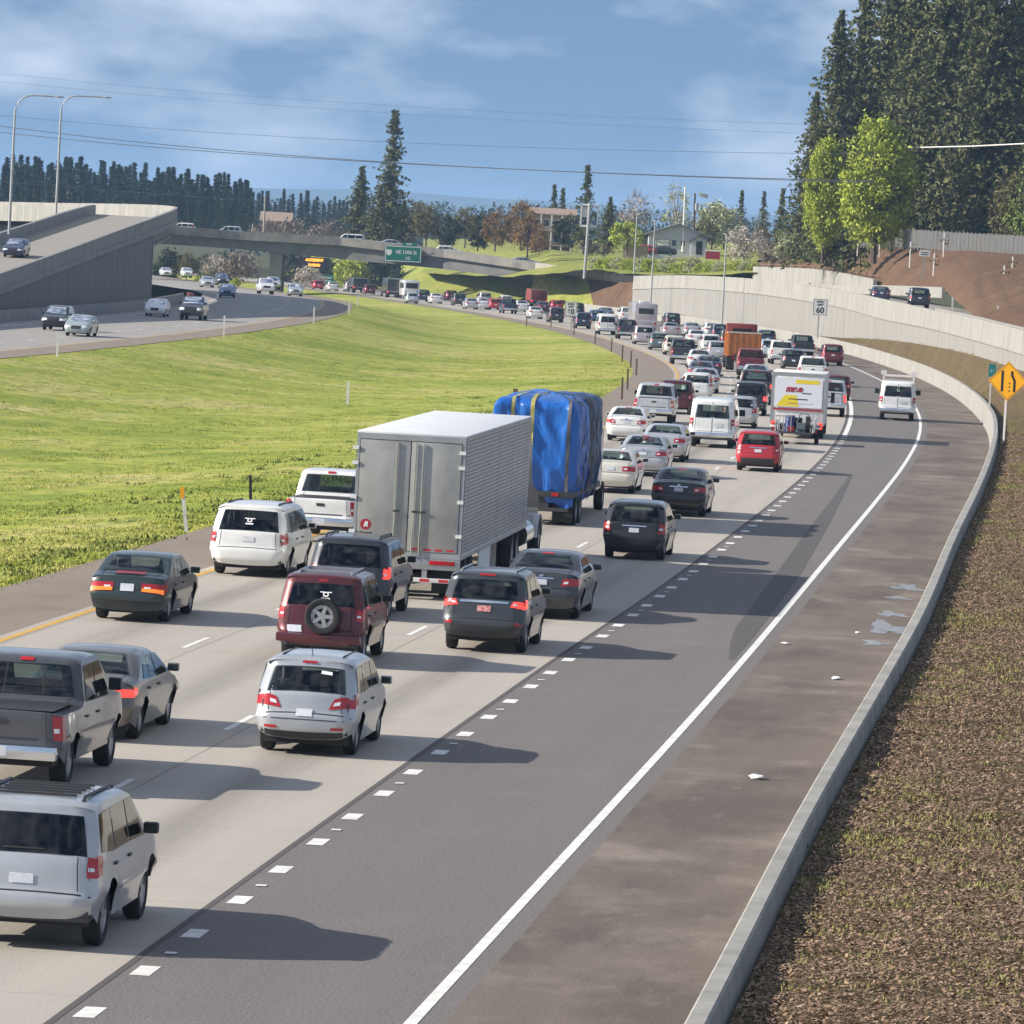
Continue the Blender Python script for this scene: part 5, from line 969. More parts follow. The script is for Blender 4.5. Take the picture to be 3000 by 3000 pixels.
def common(m, sh, side, rear_win, front_win, tail, plate=(.0, .17, .62, .74), head=(.55, .98, .62, .78), grille=(.5, .42, .66), lit='tail_red', mir=None, valance=None, glass='glass', stop=None, rear_lean=.0, wheelw=.22, platem='plate', cabin_rows=2):
    R4 = 1.0; T = sh.tz
    ra, rb = T(rear_win[2]), T(rear_win[3]); fa, fb = sorted((T(front_win[2], True), T(front_win[3], True))); glass = {'glass': 'car_glass', 'glass_green': 'car_glass_clear'}.get(glass, glass)
    m.add('body', sh.body([(ra+(rb-ra)*.06, rb-(rb-ra)*.06), (fa+(fb-fa)*.06, fb-(fb-fa)*.06)], side), True)
    yf = sh.pt(0, T(front_win[2], True)).y; yr = sh.pt(0, ra).y; bl = sh.belt; b = MB(); hw = sh.W/2-.16
    for sg in (-1, 1): b.box(sg*hw-.03, sg*hw+.03, yr+.1, yf, .4, bl-.02)
    b.box(-hw, hw, yr, yf, .36, .42); b.box(-hw, hw, yf-.45, yf-.1, bl-.30, bl-.02); b.box(-hw*.72, hw*.72, max(yr+.9, yf-2.6), yf-1.1, sh.H-.075, sh.H-.06)
    if yf-2.35 > yr+.1 and cabin_rows > 1: b.box(-hw, hw, yr+.02, yf-2.45, .42, bl-.07)
    m.add('interior', b.me('interior', ('cabin',)))
    for k_, (ys, xs_) in enumerate(((yf-1.55, (-.38, .38)), (yf-2.45, (-.42, 0, .42)))[:cabin_rows]):
        for xx in xs_: b = MB(); b.box(xx-.24+.06*k_, xx+.24-.06*k_, ys-.06, ys+.08, .5, bl+.02); b.box(xx-.12, xx+.12, ys-.07, ys+.03, bl+.05, bl+.24); m.add('seat', b.me('seat', ('seat',), bevel=.03))
    b = MB().box(-sh.W*.40, sh.W*.40, .25, sh.L-.3, sh.clr-.02, .5)
    for yw in (sh.ax, sh.ax+sh.wb): b.box(-sh.W/2+.26, sh.W/2-.26, yw-sh.rw-.08, yw+sh.rw+.08, sh.clr, sh.rw*2+.14)
    m.add('underbody', b.me('underbody', ('dark',)))
    s0, s1, za, zb = rear_win; m.add('rear_window', sh.patch([(-s0, T(za)), (s0, T(za)), (s1, T(zb)), (-s1, T(zb))], 'rear_window', glass, ny=8))
    s0, s1, za, zb = front_win; m.add('windshield', sh.patch([(s0, T(za, True)), (-s0, T(za, True)), (-s1, T(zb, True)), (s1, T(zb, True))][::-1][2:]+[(s0, T(za, True)), (-s0, T(za, True)), (-s1, T(zb, True)), (s1, T(zb, True))][::-1][:2], 'windshield', 'car_glass_clear', ny=8))
    for q in side:
        for sg in (1, -1): m.add('side_window', sh.sidep(q, 'side_window', glass, sg))
    for sg in (1, -1):
        b = MB(); q = [(s*sg, T(z)) for s, z in tail]; q = q if sg > 0 else [q[1], q[0], q[3], q[2]]; sh.patch(q, '', None, .010, 6, 4, b)
        if max(s for s, z in tail) > .97: zl, zh = tail[1][1], tail[2][1]; y0 = sh.pt(1, T((zl+zh)/2)).y; sh.sidep([(y0, zl), (y0+.16, zl+.02), (y0+.20, zh-.02), (y0, zh)], '', None, sg, .010, b)
        m.add('tail_light', b.me('tail_light', (lit,), 60))
        (a0, z0_), (a1, z1_), (a2, z2_), (a3, z3_) = tail; f0, f1, g0, g1 = .12, .42, .30, .62
        if zlh(tail) > .8: lerp = lambda f, g_: ((a0+(a1-a0)*f)*(1-g_)+(a3+(a2-a3)*f)*g_, (z0_+(z1_-z0_)*f)*(1-g_)+(z3_+(z2_-z3_)*f)*g_)
        else: f0, f1, g0, g1 = .1, .7, .30, .48; lerp = lambda f, g_: ((a0+(a1-a0)*f)*(1-g_)+(a3+(a2-a3)*f)*g_, (z0_+(z1_-z0_)*f)*(1-g_)+(z3_+(z2_-z3_)*f)*g_)
        q = [(lerp(f, g_)[0]*sg, T(lerp(f, g_)[1])) for f, g_ in ((f0, g0), (f1, g0), (f1, g1), (f0, g1))]; q = q if sg > 0 else [q[1], q[0], q[3], q[2]]; m.add('reverse_lamp', sh.patch(q, 'reverse_lamp', 'lamp_clear', .015, 3, 2))
        b = MB(); q = [(head[0]*sg, T(head[2], True)), (head[1]*sg, T(head[2]+.03, True)), (head[1]*sg, T(head[3], True)), (head[0]*sg, T(head[3]-.03, True))]; q = q[::-1] if sg > 0 else q; q = [q[(k+0) % 4] for k in range(4)]; sh.patch([q[1], q[0], q[3], q[2]] if False else q, '', None, .010, 5, 3, b)
        m.add('headlight', b.me('headlight', ('lamp_clear',), 60))
    g = grille; m.add('grille', sh.patch([(-g[0], T(g[2], True)), (g[0], T(g[2], True)), (g[0], T(g[1], True)), (-g[0], T(g[1], True))], 'grille', 'dark', nx=6, ny=3))
    if plate: c, hw, z0, z1 = plate; m.add('licence_plate', sh.patch([(c-hw, T(z0)), (c+hw, T(z0)), (c+hw, T(z1)), (c-hw, T(z1))], 'licence_plate', platem, .014, 3, 2))
    b = MB()
    for sg in (1, -1): e_ = [(sg*.765-.007, T(.74)), (sg*.765+.007, T(.74)), (sg*.765+.007, ra-.1), (sg*.765-.007, ra-.1)]; sh.patch(e_, '', None, .004, 1, 8, b)
    m.add('panel_gap', b.me('panel_gap', ('dark',)))
    for sg in (1, -1):
        for yh in (yf-1.25, yf-2.2): m.add('door_handle', box_me('door_handle', sg*(sh.w(yh, bl-.1))-.012, sg*(sh.w(yh, bl-.1))+.03, yh-.09, yh+.09, bl-.115, bl-.08, 'trim', .01))
    m.add('bumper_seam', sh.patch([(-.93, T(.705)), (.93, T(.705)), (.93, T(.72)), (-.93, T(.72))], 'bumper_seam', 'dark', .004, 12, 1))
    if valance: m.add('bumper_trim', sh.patch([(-.86, 0.3), (.86, 0.3), (.86, T(valance)), (-.86, T(valance))], 'bumper_trim', 'trim', .006, 12, 4))
    if stop: m.add('brake_light', sh.patch([(-stop[0], T(stop[1])), (stop[0], T(stop[1])), (stop[0], T(stop[2])), (-stop[0], T(stop[2]))], 'brake_light', 'tail_red', .016, 4, 2))
    t, r, h = wheel_meshes(sh.rw, wheelw)
    for yw in (sh.ax, sh.ax+sh.wb):
        for sg in (1, -1): x = (sh.w(yw, sh.rw)-wheelw/2-.005)*sg; m.add('wheel', t, False, (x, yw, sh.rw), None if sg > 0 else (0, 0, math.pi), (('rim', r, False), ('hub', h, False)))
    if mir:
        y, z, sz, pm = mir; x = sh.w(y, z)
        for sg in (1, -1):
            me = MB().box(-sz[0]/2, sz[0]/2, -sz[1]/2, sz[1]/2, -sz[2]/2, sz[2]/2).me('door_mirror', ('trim',), bevel=.03); m.add('door_mirror', me, pm, (sg*(x+sz[0]/2+.03), y, z+.02), None, (('mirror_glass', box_me('mirror_glass', -sz[0]*.4, sz[0]*.4, -sz[1]/2-.006, -sz[1]/2-.002, -sz[2]*.36, sz[2]*.36, 'glass'), False),))
def rails(m, sh, x, y0, y1, mt, h=.05, bars_=()):
    for sg in (1, -1):
        pts = [(sg*x, y0, sh_top(sh, y0)), (sg*x, y0+.12, sh_top(sh, y0+.1)+h), (sg*x, y1-.12, sh_top(sh, y1-.1)+h), (sg*x, y1, sh_top(sh, y1))]; m.add('roof_rail', MB().tube(pts, .022, 6).me('roof_rail', (mt,), 60))
    for y in bars_: m.add('roof_bar', box_me('roof_bar', -x, x, y-.03, y+.03, sh_top(sh, y)+.01, sh_top(sh, y)+h+.01, mt))
def sh_top(sh, y): return float(np.interp(y, [p[0] for p in sh.P if p[1] > sh.belt], [p[1] for p in sh.P if p[1] > sh.belt]))-.03
def sedan(L=4.8, W=1.82, H=1.47, wb=2.775, ax=1.02, deck=1.06, belt=.95, tail=None, tlit='tail_red', stop=None, win=(.84, .70), ws=None, plate=(0, .17, .78, .90), tr=.74, rs=0.0, val=None, glass='glass', rnd=.10, cab=.0, mir=True, **k):
    d = deck; f = L-4.8; P = [(.10,.24),(.0,.42),(.0,.62),(.05,.70),(.09,d-.10),(.15,d),(.52-rs,d+.04),(.70-rs,d+.07),(1.42-rs+cab,H-.05),(1.75+cab,H-.005),(2.3,H),(2.78,H-.05),(3.62+f*.6,d-.03),(3.8+f*.6,d-.06),(4.4+f,.84),(4.70+f,.70),(4.80+f,.48),(4.72+f,.24)]
    sh = Shape(P, W, belt, tr, ax, wb, .325, .21, rnd); m = Model(sh); b = belt
    side = [[(1.62+cab, b+.05), (2.22, b+.04), (2.24, H-.11), (1.86+cab, H-.12)], [(2.30, b+.04), (3.36+f*.5, b+.03), (2.82, H-.12), (2.33, H-.11)], [(1.18-rs+cab, b+.08), (1.56+cab, b+.05), (1.78+cab, H-.14), (1.52-rs*.5+cab, H-.17)]]
    common(m, sh, side, (win[0], win[1], d+.08, H-.055), (.86, .74, d+.0, H-.06), tail or [(.56, d-.30), (1.0, d-.26), (1.0, d-.10), (.62, d-.13)], plate, (.52, .98, .62, .76), (.42, .72, .5), tlit, (3.22+f*.5, b+.10, (.20, .12, .14), k.get('pm', True)), val, glass, stop)
    return m
def wagon(L=4.62, W=1.84, H=1.72, wb=2.68, ax=.95, belt=1.02, wl=1.10, wt=1.55, lean=.26, hood=1.05, cowl=3.35, rw=.36, clr=.27, tr=.80, tail=None, tlit='tail_red', stop=None, plate=(0, .17, .80, .92), val=None, win=(.84, .78), glass='glass', rnd=.11, mirpaint=True, head=None, bow=.05, sidew=None, roof0=.0, **k):
    P = [(.10,clr+.06),(.0,clr+.2),(.0,.66),(.05,.74),(.08,belt-.06),(.11,wl-.02),(.11+lean,wt),(.14+lean,H-.07),(.36+lean,H-.015),(1.7,H),(2.3,H-.015),(cowl-.75,H-.08),(cowl,hood+.10),(cowl+.18,hood+.05),(L-.35,hood-.10),(L-.08,hood-.26),(L,.58),(L-.1,clr+.06)]
    sh = Shape(P, W, belt, tr, ax, wb, rw, clr, rnd, bow); m = Model(sh); b = belt+.06; t = H-.16; e = .11+lean
    side = sidew or [[(.34+lean*.3, b+.04), (1.12, b), (1.14, t), (.36+lean*.8, t-.02)], [(1.20, b), (2.12, b), (2.12, t), (1.22, t)], [(2.20, b), (cowl-.22, b-.02), (cowl-.80, t), (2.20, t)]]
    common(m, sh, side, (win[0], win[1], wl+.0, wt), (.86, .76, hood+.14, H-.10), tail or [(.80, belt-.24), (1.0, belt-.22), (1.0, belt+.02), (.82, belt+.02)], plate, head or (.55, .98, hood-.34, hood-.16), (.42, hood-.18, hood-.36), tlit, (cowl-.35, b+.06, (.19, .12, .14), mirpaint), val, glass, stop)
    return m
def pickup_model(L=5.8, W=2.0, H=1.92, ax=1.20, wb=3.65, rail=1.22, tlit='tail_red', liner=True, tail=None, brand=None):
    r = rail; P = [(.14,.50),(.02,.56),(.0,.70),(.05,.76),(.055,1.0),(.07,r-.02),(.13,r),(1.74,r),(1.84,r+.06),(2.04,H-.10),(2.24,H-.02),(3.1,H),(3.6,H-.06),(4.35,r+.08),(4.52,r+.04),(5.45,r-.07),(L-.08,r-.26),(L,.62),(L-.1,.42)]
    sh = Shape(P, W, r-.10, .80, ax, wb, .39, .40, .07, .02, .04); m = Model(sh); b = r; t = H-.15; T = sh.tz
    side = [[(2.12, b+.02), (2.92, b), (2.92, t), (2.26, t)], [(3.0, b), (4.08, b-.02), (3.58, t), (3.0, t)]]
    common(m, sh, side, (.86, .82, r+.10, H-.13), (.88, .80, r+.12, H-.08), tail or [(.87, .80), (1.0, .80), (1.0, r-.05), (.87, r-.05)], None, (.60, .98, r-.42, r-.16), (.5, r-.20, r-.46), tlit, (4.0, b+.14, (.20, .12, .20), False), None, 'glass', (.13, H-.10, H-.055), wheelw=.26, cabin_rows=1)
    b_ = MB(); k = .80*W/2; b_.quad((-k, .14, r+.012), (k, .14, r+.012), (k, 1.72, r+.012), (-k, 1.72, r+.012)); m.add('bed_shade', b_.me('bed_shade', ('trim',)))  # flat dark sheet stands in for the shaded inside of the open bed
    b_ = MB(); b_.box(-W*.46, W*.46, -.13, .06, .50, .72); m.add('rear_bumper', b_.me('rear_bumper', ('chrome',), bevel=.04)); m.add('licence_plate', box_me('licence_plate', -.16, .16, -.145, -.135, .55, .70, 'plate'))
    m.add('tailgate_handle', sh.patch([(-.12, T(r-.20)), (.12, T(r-.20)), (.12, T(r-.12)), (-.12, T(r-.12))], 'tailgate_handle', 'trim', .012, 2, 2))
    m.add('tailgate_seam', sh.patch([(-.85, T(.79)), (.85, T(.79)), (.85, T(.82)), (-.85, T(.82))], 'tailgate_seam', 'trim', .006, 4, 1))
    for xx in (-.34, .34): m.add('window_bar', sh.patch([(xx-.012, T(r+.10)), (xx+.012, T(r+.10)), (xx+.012, T(H-.13)), (xx-.012, T(H-.13))], 'window_bar', 'dark', .012, 1, 6))
    return m
def van_model():
    L, W, H = 5.5, 2.02, 2.12; P = [(.10,.40),(.02,.50),(.0,.70),(.04,.78),(.05,1.14),(.06,1.24),(.12,1.84),(.17,1.99),(.34,2.08),(1.6,H),(3.2,H-.01),(3.75,2.03),(4.55,1.36),(4.72,1.28),(5.2,1.12),(5.42,.95),(L,.58),(5.42,.36)]
    sh = Shape(P, W, 1.18, .86, 1.05, 3.5, .37, .36, .10, .03, .05); m = Model(sh); T = sh.tz
    side = [[(.35, 1.28), (1.35, 1.26), (1.35, 1.80), (.40, 1.80)], [(1.45, 1.26), (2.6, 1.26), (2.6, 1.80), (1.45, 1.80)], [(3.3, 1.26), (4.38, 1.24), (3.85, 1.86), (3.3, 1.86)]]
    common(m, sh, side, (.80, .76, 1.27, 1.83), (.88, .82, 1.42, 1.96), [(.86, .98), (1.0, .98), (1.0, 1.26), (.86, 1.26)], (.30, .17, .90, 1.05), (.62, .98, .86, 1.02), (.5, 1.02, .80), 'tail_red', (4.2, 1.42, (.26, .14, .28), False), None, 'glass', wheelw=.24)
    m.parts = [p for p in m.parts if p[0] != 'rear_window']
    for sg in (1, -1): a = [(.07, T(1.27)), (.80, T(1.27)), (.76, T(1.83)), (.07, T(1.83))]; a = a if sg > 0 else [(-a[1][0], a[1][1]), (-a[0][0], a[0][1]), (-a[3][0], a[3][1]), (-a[2][0], a[2][1])]; m.add('rear_window', sh.patch(a, 'rear_window', 'car_glass', .008, 6, 6))
    m.add('door_seam', sh.patch([(-.012, T(.62)), (.012, T(.62)), (.012, T(1.97)), (-.012, T(1.97))], 'door_seam', 'trim', .006, 1, 8)); m.add('rear_bumper', MB().box(-.93, .93, -.14, .04, .46, .66).me('rear_bumper', ('chrome',), bevel=.04)); return m
MODELS = dict(
  saloon=sedan(stop=(.2, 1.40, 1.43)), saloon2=sedan(4.85, 1.8, 1.44, deck=1.03, tail=[(.50, .76), (1.0, .78), (1.0, .95), (.52, .93)], rs=.08), boxsaloon=sedan(4.7, 1.72, 1.40, 2.72, .98, .98, .88, [(.40, .66), (1.0, .66), (1.0, .84), (.40, .84)], stop=None, plate=(0, .19, .66, .82), tr=.78, rnd=.05, glass='glass_green'),
  rsaloon=sedan(5.05, 1.87, 1.45, 2.85, 1.12, 1.03, .93, [(.58, .74), (1.0, .78), (1.0, .92), (.60, .86)], plate=(0, .17, .55, .67), glass='glass_green', rnd=.13, rs=.12), 
  hatch=wagon(4.35, 1.76, 1.52, 2.62, .85, .92, 1.0, 1.40, .40, .95, 3.2, .32, .20, tail=[(.74, .76), (1.0, .78), (1.0, 1.02), (.82, 1.02)], plate=(0, .17, .62, .74)),
  hatchb=wagon(4.4, 1.78, 1.56, 2.62, .88, .95, 1.03, 1.44, .36, .98, 3.2, .34, .21, tail=[(.80, .74), (1.0, .76), (1.0, 1.05), (.86, 1.05)], plate=(.0, .17, .74, .86), val=.52),
  suv=wagon(4.6, 1.84, 1.74), wagon=wagon(4.55, 1.8, 1.64, wl=1.08, wt=1.48, tail=[(.88, .92), (1.0, .94), (1.0, 1.42), (.90, 1.42)], rw=.34, clr=.23), minivan=wagon(5.05, 1.98, 1.76, 3.0, 1.0, 1.0, 1.12, 1.60, .30, 1.02, 4.0, .34, .22, tail=[(.88, .82), (1.0, .84), (1.0, 1.10), (.88, 1.10)], plate=(0, .17, .86, .98), sidew=[[(.42, 1.10), (1.5, 1.08), (1.5, 1.56), (.52, 1.56)], [(1.58, 1.08), (2.75, 1.08), (2.75, 1.58), (1.58, 1.57)], [(2.83, 1.08), (3.75, 1.06), (3.25, 1.57), (2.83, 1.58)]], rnd=.12, glass='car_glass_dark'),
  cminivan=wagon(4.58, 1.755, 1.62, 2.75, .86, .95, 1.06, 1.45, .34, 1.0, 3.45, .33, .21, tail=[(.50, .78), (1.0, .84), (1.0, 1.05), (.62, .96)], plate=(.0, .17, .66, .78), val=.40, stop=(.17, 1.50, 1.535), rnd=.13, bow=.07),
  spsuv=wagon(4.35, 1.82, 1.80, 2.65, .90, 1.08, 1.18, 1.60, .20, 1.10, 3.1, .37, .32, tail=[(.87, .90), (1.0, .90), (1.0, 1.14), (.88, 1.14)], plate=(-.60, .17, .64, .77), stop=(.12, 1.64, 1.68), rnd=.09, mirpaint=False, glass='car_glass_dark'),
  tallsuv=wagon(4.72, 1.90, 1.80, 2.79, .98, 1.08, 1.17, 1.60, .24, 1.10, 3.4, .38, .33, tail=[(.88, .92), (1.0, .92), (1.0, 1.18), (.90, 1.18)], tlit='tail_lit', plate=(.0, .17, .88, 1.0), stop=(.2, 1.67, 1.70), val=.58, mirpaint=False, glass='car_glass_dark'), railsuv=wagon(4.57, 1.845, 1.68, 2.66, .92, 1.03, 1.12, 1.50, .34, 1.06, 3.3, .355, .26, tail=[(.66, .98), (1.0, .94), (1.0, 1.14), (.74, 1.10)], tlit='tail_lit', plate=(.0, .17, .86, .98), stop=(.22, 1.58, 1.61), val=.56, platem='plate'),
  bigsuv=wagon(4.78, 1.94, 1.80, 2.78, .95, 1.08, 1.16, 1.62, .18, 1.12, 3.45, .38, .32, tail=[(.88, .90), (1.0, .90), (1.0, 1.16), (.89, 1.16)], mirpaint=False, win=(.88, .84), rnd=.08, glass='car_glass_dark'), pickup=pickup_model(), van=van_model())
def add_extras():
    m = MODELS['cminivan']; rails(m, m.sh, .50, .75, 2.5, 'trim', .02); T = m.sh.tz
    for sg in (1, -1): m.add('reflector', m.sh.patch([(sg*.72-.13, T(.44)), (sg*.72+.13, T(.44)), (sg*.72+.13, T(.49)), (sg*.72-.13, T(.49))], 'reflector', 'tail_red', .012, 3, 1))
    m.add('antenna', MB().tube([(0, .75, 1.6), (0, .55, 1.78)], .008, 4).me('antenna', ('trim',))); m.add('tailgate_seam', m.sh.patch([(-.84, T(.60)), (.84, T(.60)), (.84, T(.615)), (-.84, T(.615))], 'tailgate_seam', 'trim', .005, 8, 1))
    m.add('window_sticker', m.sh.patch([(.28, T(1.34)), (.52, T(1.33)), (.52, T(1.38)), (.28, T(1.39))], 'window_sticker', 'sticker', .014, 2, 1))
    m = MODELS['spsuv']; rails(m, m.sh, .52, .55, 2.3, 'rim', .06, (.8, 1.9)); T = m.sh.tz; tm, rm, hm = wheel_meshes(.355, .24)
    m.add('spare_wheel', tm, False, (.08, -.10, .98), (0, 0, -math.pi/2), (('rim', rm, False), ('hub', hm, False))); m.add('wheel_bracket', box_me('wheel_bracket', -.10, .26, -.06, .10, .86, 1.1, 'dark'))
    m.add('rear_bumper', MB().box(-.84, .84, -.10, .08, .44, .62).me('rear_bumper', ('paint_maroon',), bevel=.04), True)
    m.add('window_sticker', star_sticker(m.sh, .10, 1.39, .17))
    m = MODELS['tallsuv']; rails(m, m.sh, .60, .55, 2.5, 'trim', .06); T = m.sh.tz; m.add('spoiler', m.sh.patch([(-.82, T(1.62)), (.82, T(1.62)), (.8, T(1.72)), (-.8, T(1.72))], 'spoiler', 'paint_charcoal', .05, 8, 3), True); m.add('trim_strip', m.sh.patch([(-.16, T(1.03)), (.16, T(1.03)), (.16, T(1.06)), (-.16, T(1.06))], 'trim_strip', 'chrome', .014, 2, 1))
    m = MODELS['railsuv']; rails(m, m.sh, .56, .6, 2.4, 'rim', .05); T = m.sh.tz; m.add('trim_strip', m.sh.patch([(-.62, T(1.04)), (.62, T(1.04)), (.62, T(1.085)), (-.62, T(1.085))], 'trim_strip', 'chrome', .013, 8, 1))
    for sg in (1, -1): m.add('reflector', m.sh.patch([(sg*.88-.09, T(.60)), (sg*.88+.09, T(.60)), (sg*.88+.09, T(.67)), (sg*.88-.09, T(.67))], 'reflector', 'tail_red', .012, 3, 1))
    m = MODELS['bigsuv']; rails(m, m.sh, .62, .5, 2.5, 'trim', .05)
    for k in range(5): y = .75+k*.3; m.add('roof_slat', box_me('roof_slat', -.5, .5, y-.02, y+.02, sh_top(m.sh, y)+.03, sh_top(m.sh, y)+.06, 'trim'))
    m.add('wiper', m.sh.patch([(-.30, m.sh.tz(1.20)), (.30, m.sh.tz(1.20)), (.30, m.sh.tz(1.22)), (-.30, m.sh.tz(1.22))], 'wiper', 'dark', .02, 3, 1))
    m = MODELS['minivan']; m.add('window_sticker', star_sticker(m.sh, .0, 1.36, .15)); rails(m, m.sh, .62, .7, 3.0, 'trim', .04)
    m = MODELS['hatchb']; T = m.sh.tz; m.add('trim_strip', m.sh.patch([(-.42, T(.90)), (.42, T(.90)), (.42, T(.935)), (-.42, T(.935))], 'trim_strip', 'chrome', .014, 6, 1))
    m = MODELS['saloon']; T = m.sh.tz; m.add('trim_strip', m.sh.patch([(-.36, T(.915)), (.36, T(.915)), (.36, T(.945)), (-.36, T(.945))], 'trim_strip', 'chrome', .014, 6, 1)); m.add('badge', m.sh.patch([(-.06, T(.96)), (.06, T(.96)), (.06, T(1.0)), (-.06, T(1.0))], 'badge', 'chrome', .014, 2, 1))
    m = MODELS['boxsaloon']; T = m.sh.tz
    for sg in (1, -1): m.add('amber_lamp', m.sh.patch([(sg*.70-.29, T(.665)), (sg*.70+.29, T(.665)), (sg*.70+.29, T(.735)), (sg*.70-.29, T(.735))], 'amber_lamp', 'tail_amber', .016, 4, 1))
    m.add('brake_light', m.sh.patch([(-.42, T(1.00)), (.42, T(1.00)), (.42, T(1.03)), (-.42, T(1.03))], 'brake_light', 'tail_red', .03, 4, 1)); m.add('bumper_trim', m.sh.patch([(-.99, T(.36)), (.99, T(.36)), (.99, T(.46)), (-.99, T(.46))], 'bumper_trim', 'trim', .02, 8, 1))
def star_sticker(sh, c, z, r):
    """small round white print over a short bar, as on both rear windows"""
    b = MB(); T = sh.tz
    def seg(S, z0, hw, hh): sh.patch([(S-hw, T(z0-hh)), (S+hw, T(z0-hh)), (S+hw, T(z0+hh)), (S-hw, T(z0+hh))], '', None, .014, 1, 1, b)
    for S, zz_, hw, hh in ((0, .035, .05, .012), (-.055, .0, .016, .035), (.055, 0, .016, .035), (0, -.035, .05, .012), (.10, .04, .05, .010), (-.10, .04, .05, .010), (0, -.085, .11, .016)): seg(c+S, z+zz_, hw, hh)
    return b.me('window_sticker', ('sticker',))
add_extras()
KIND = dict(saloon=('sedan','sedan'), saloon2=('sedan','sedan'), boxsaloon=('sedan','sedan'), rsaloon=('sedan','sedan'), hatch=('hatchback','car'), hatchb=('hatchback','car'), suv=('suv','suv'), spsuv=('suv','suv'), tallsuv=('suv','suv'), railsuv=('suv','suv'), bigsuv=('suv','suv'), wagon=('station_wagon','car'), minivan=('minivan','minivan'), cminivan=('minivan','minivan'), pickup=('pickup_truck','pickup truck'), van=('cargo_van','van'))
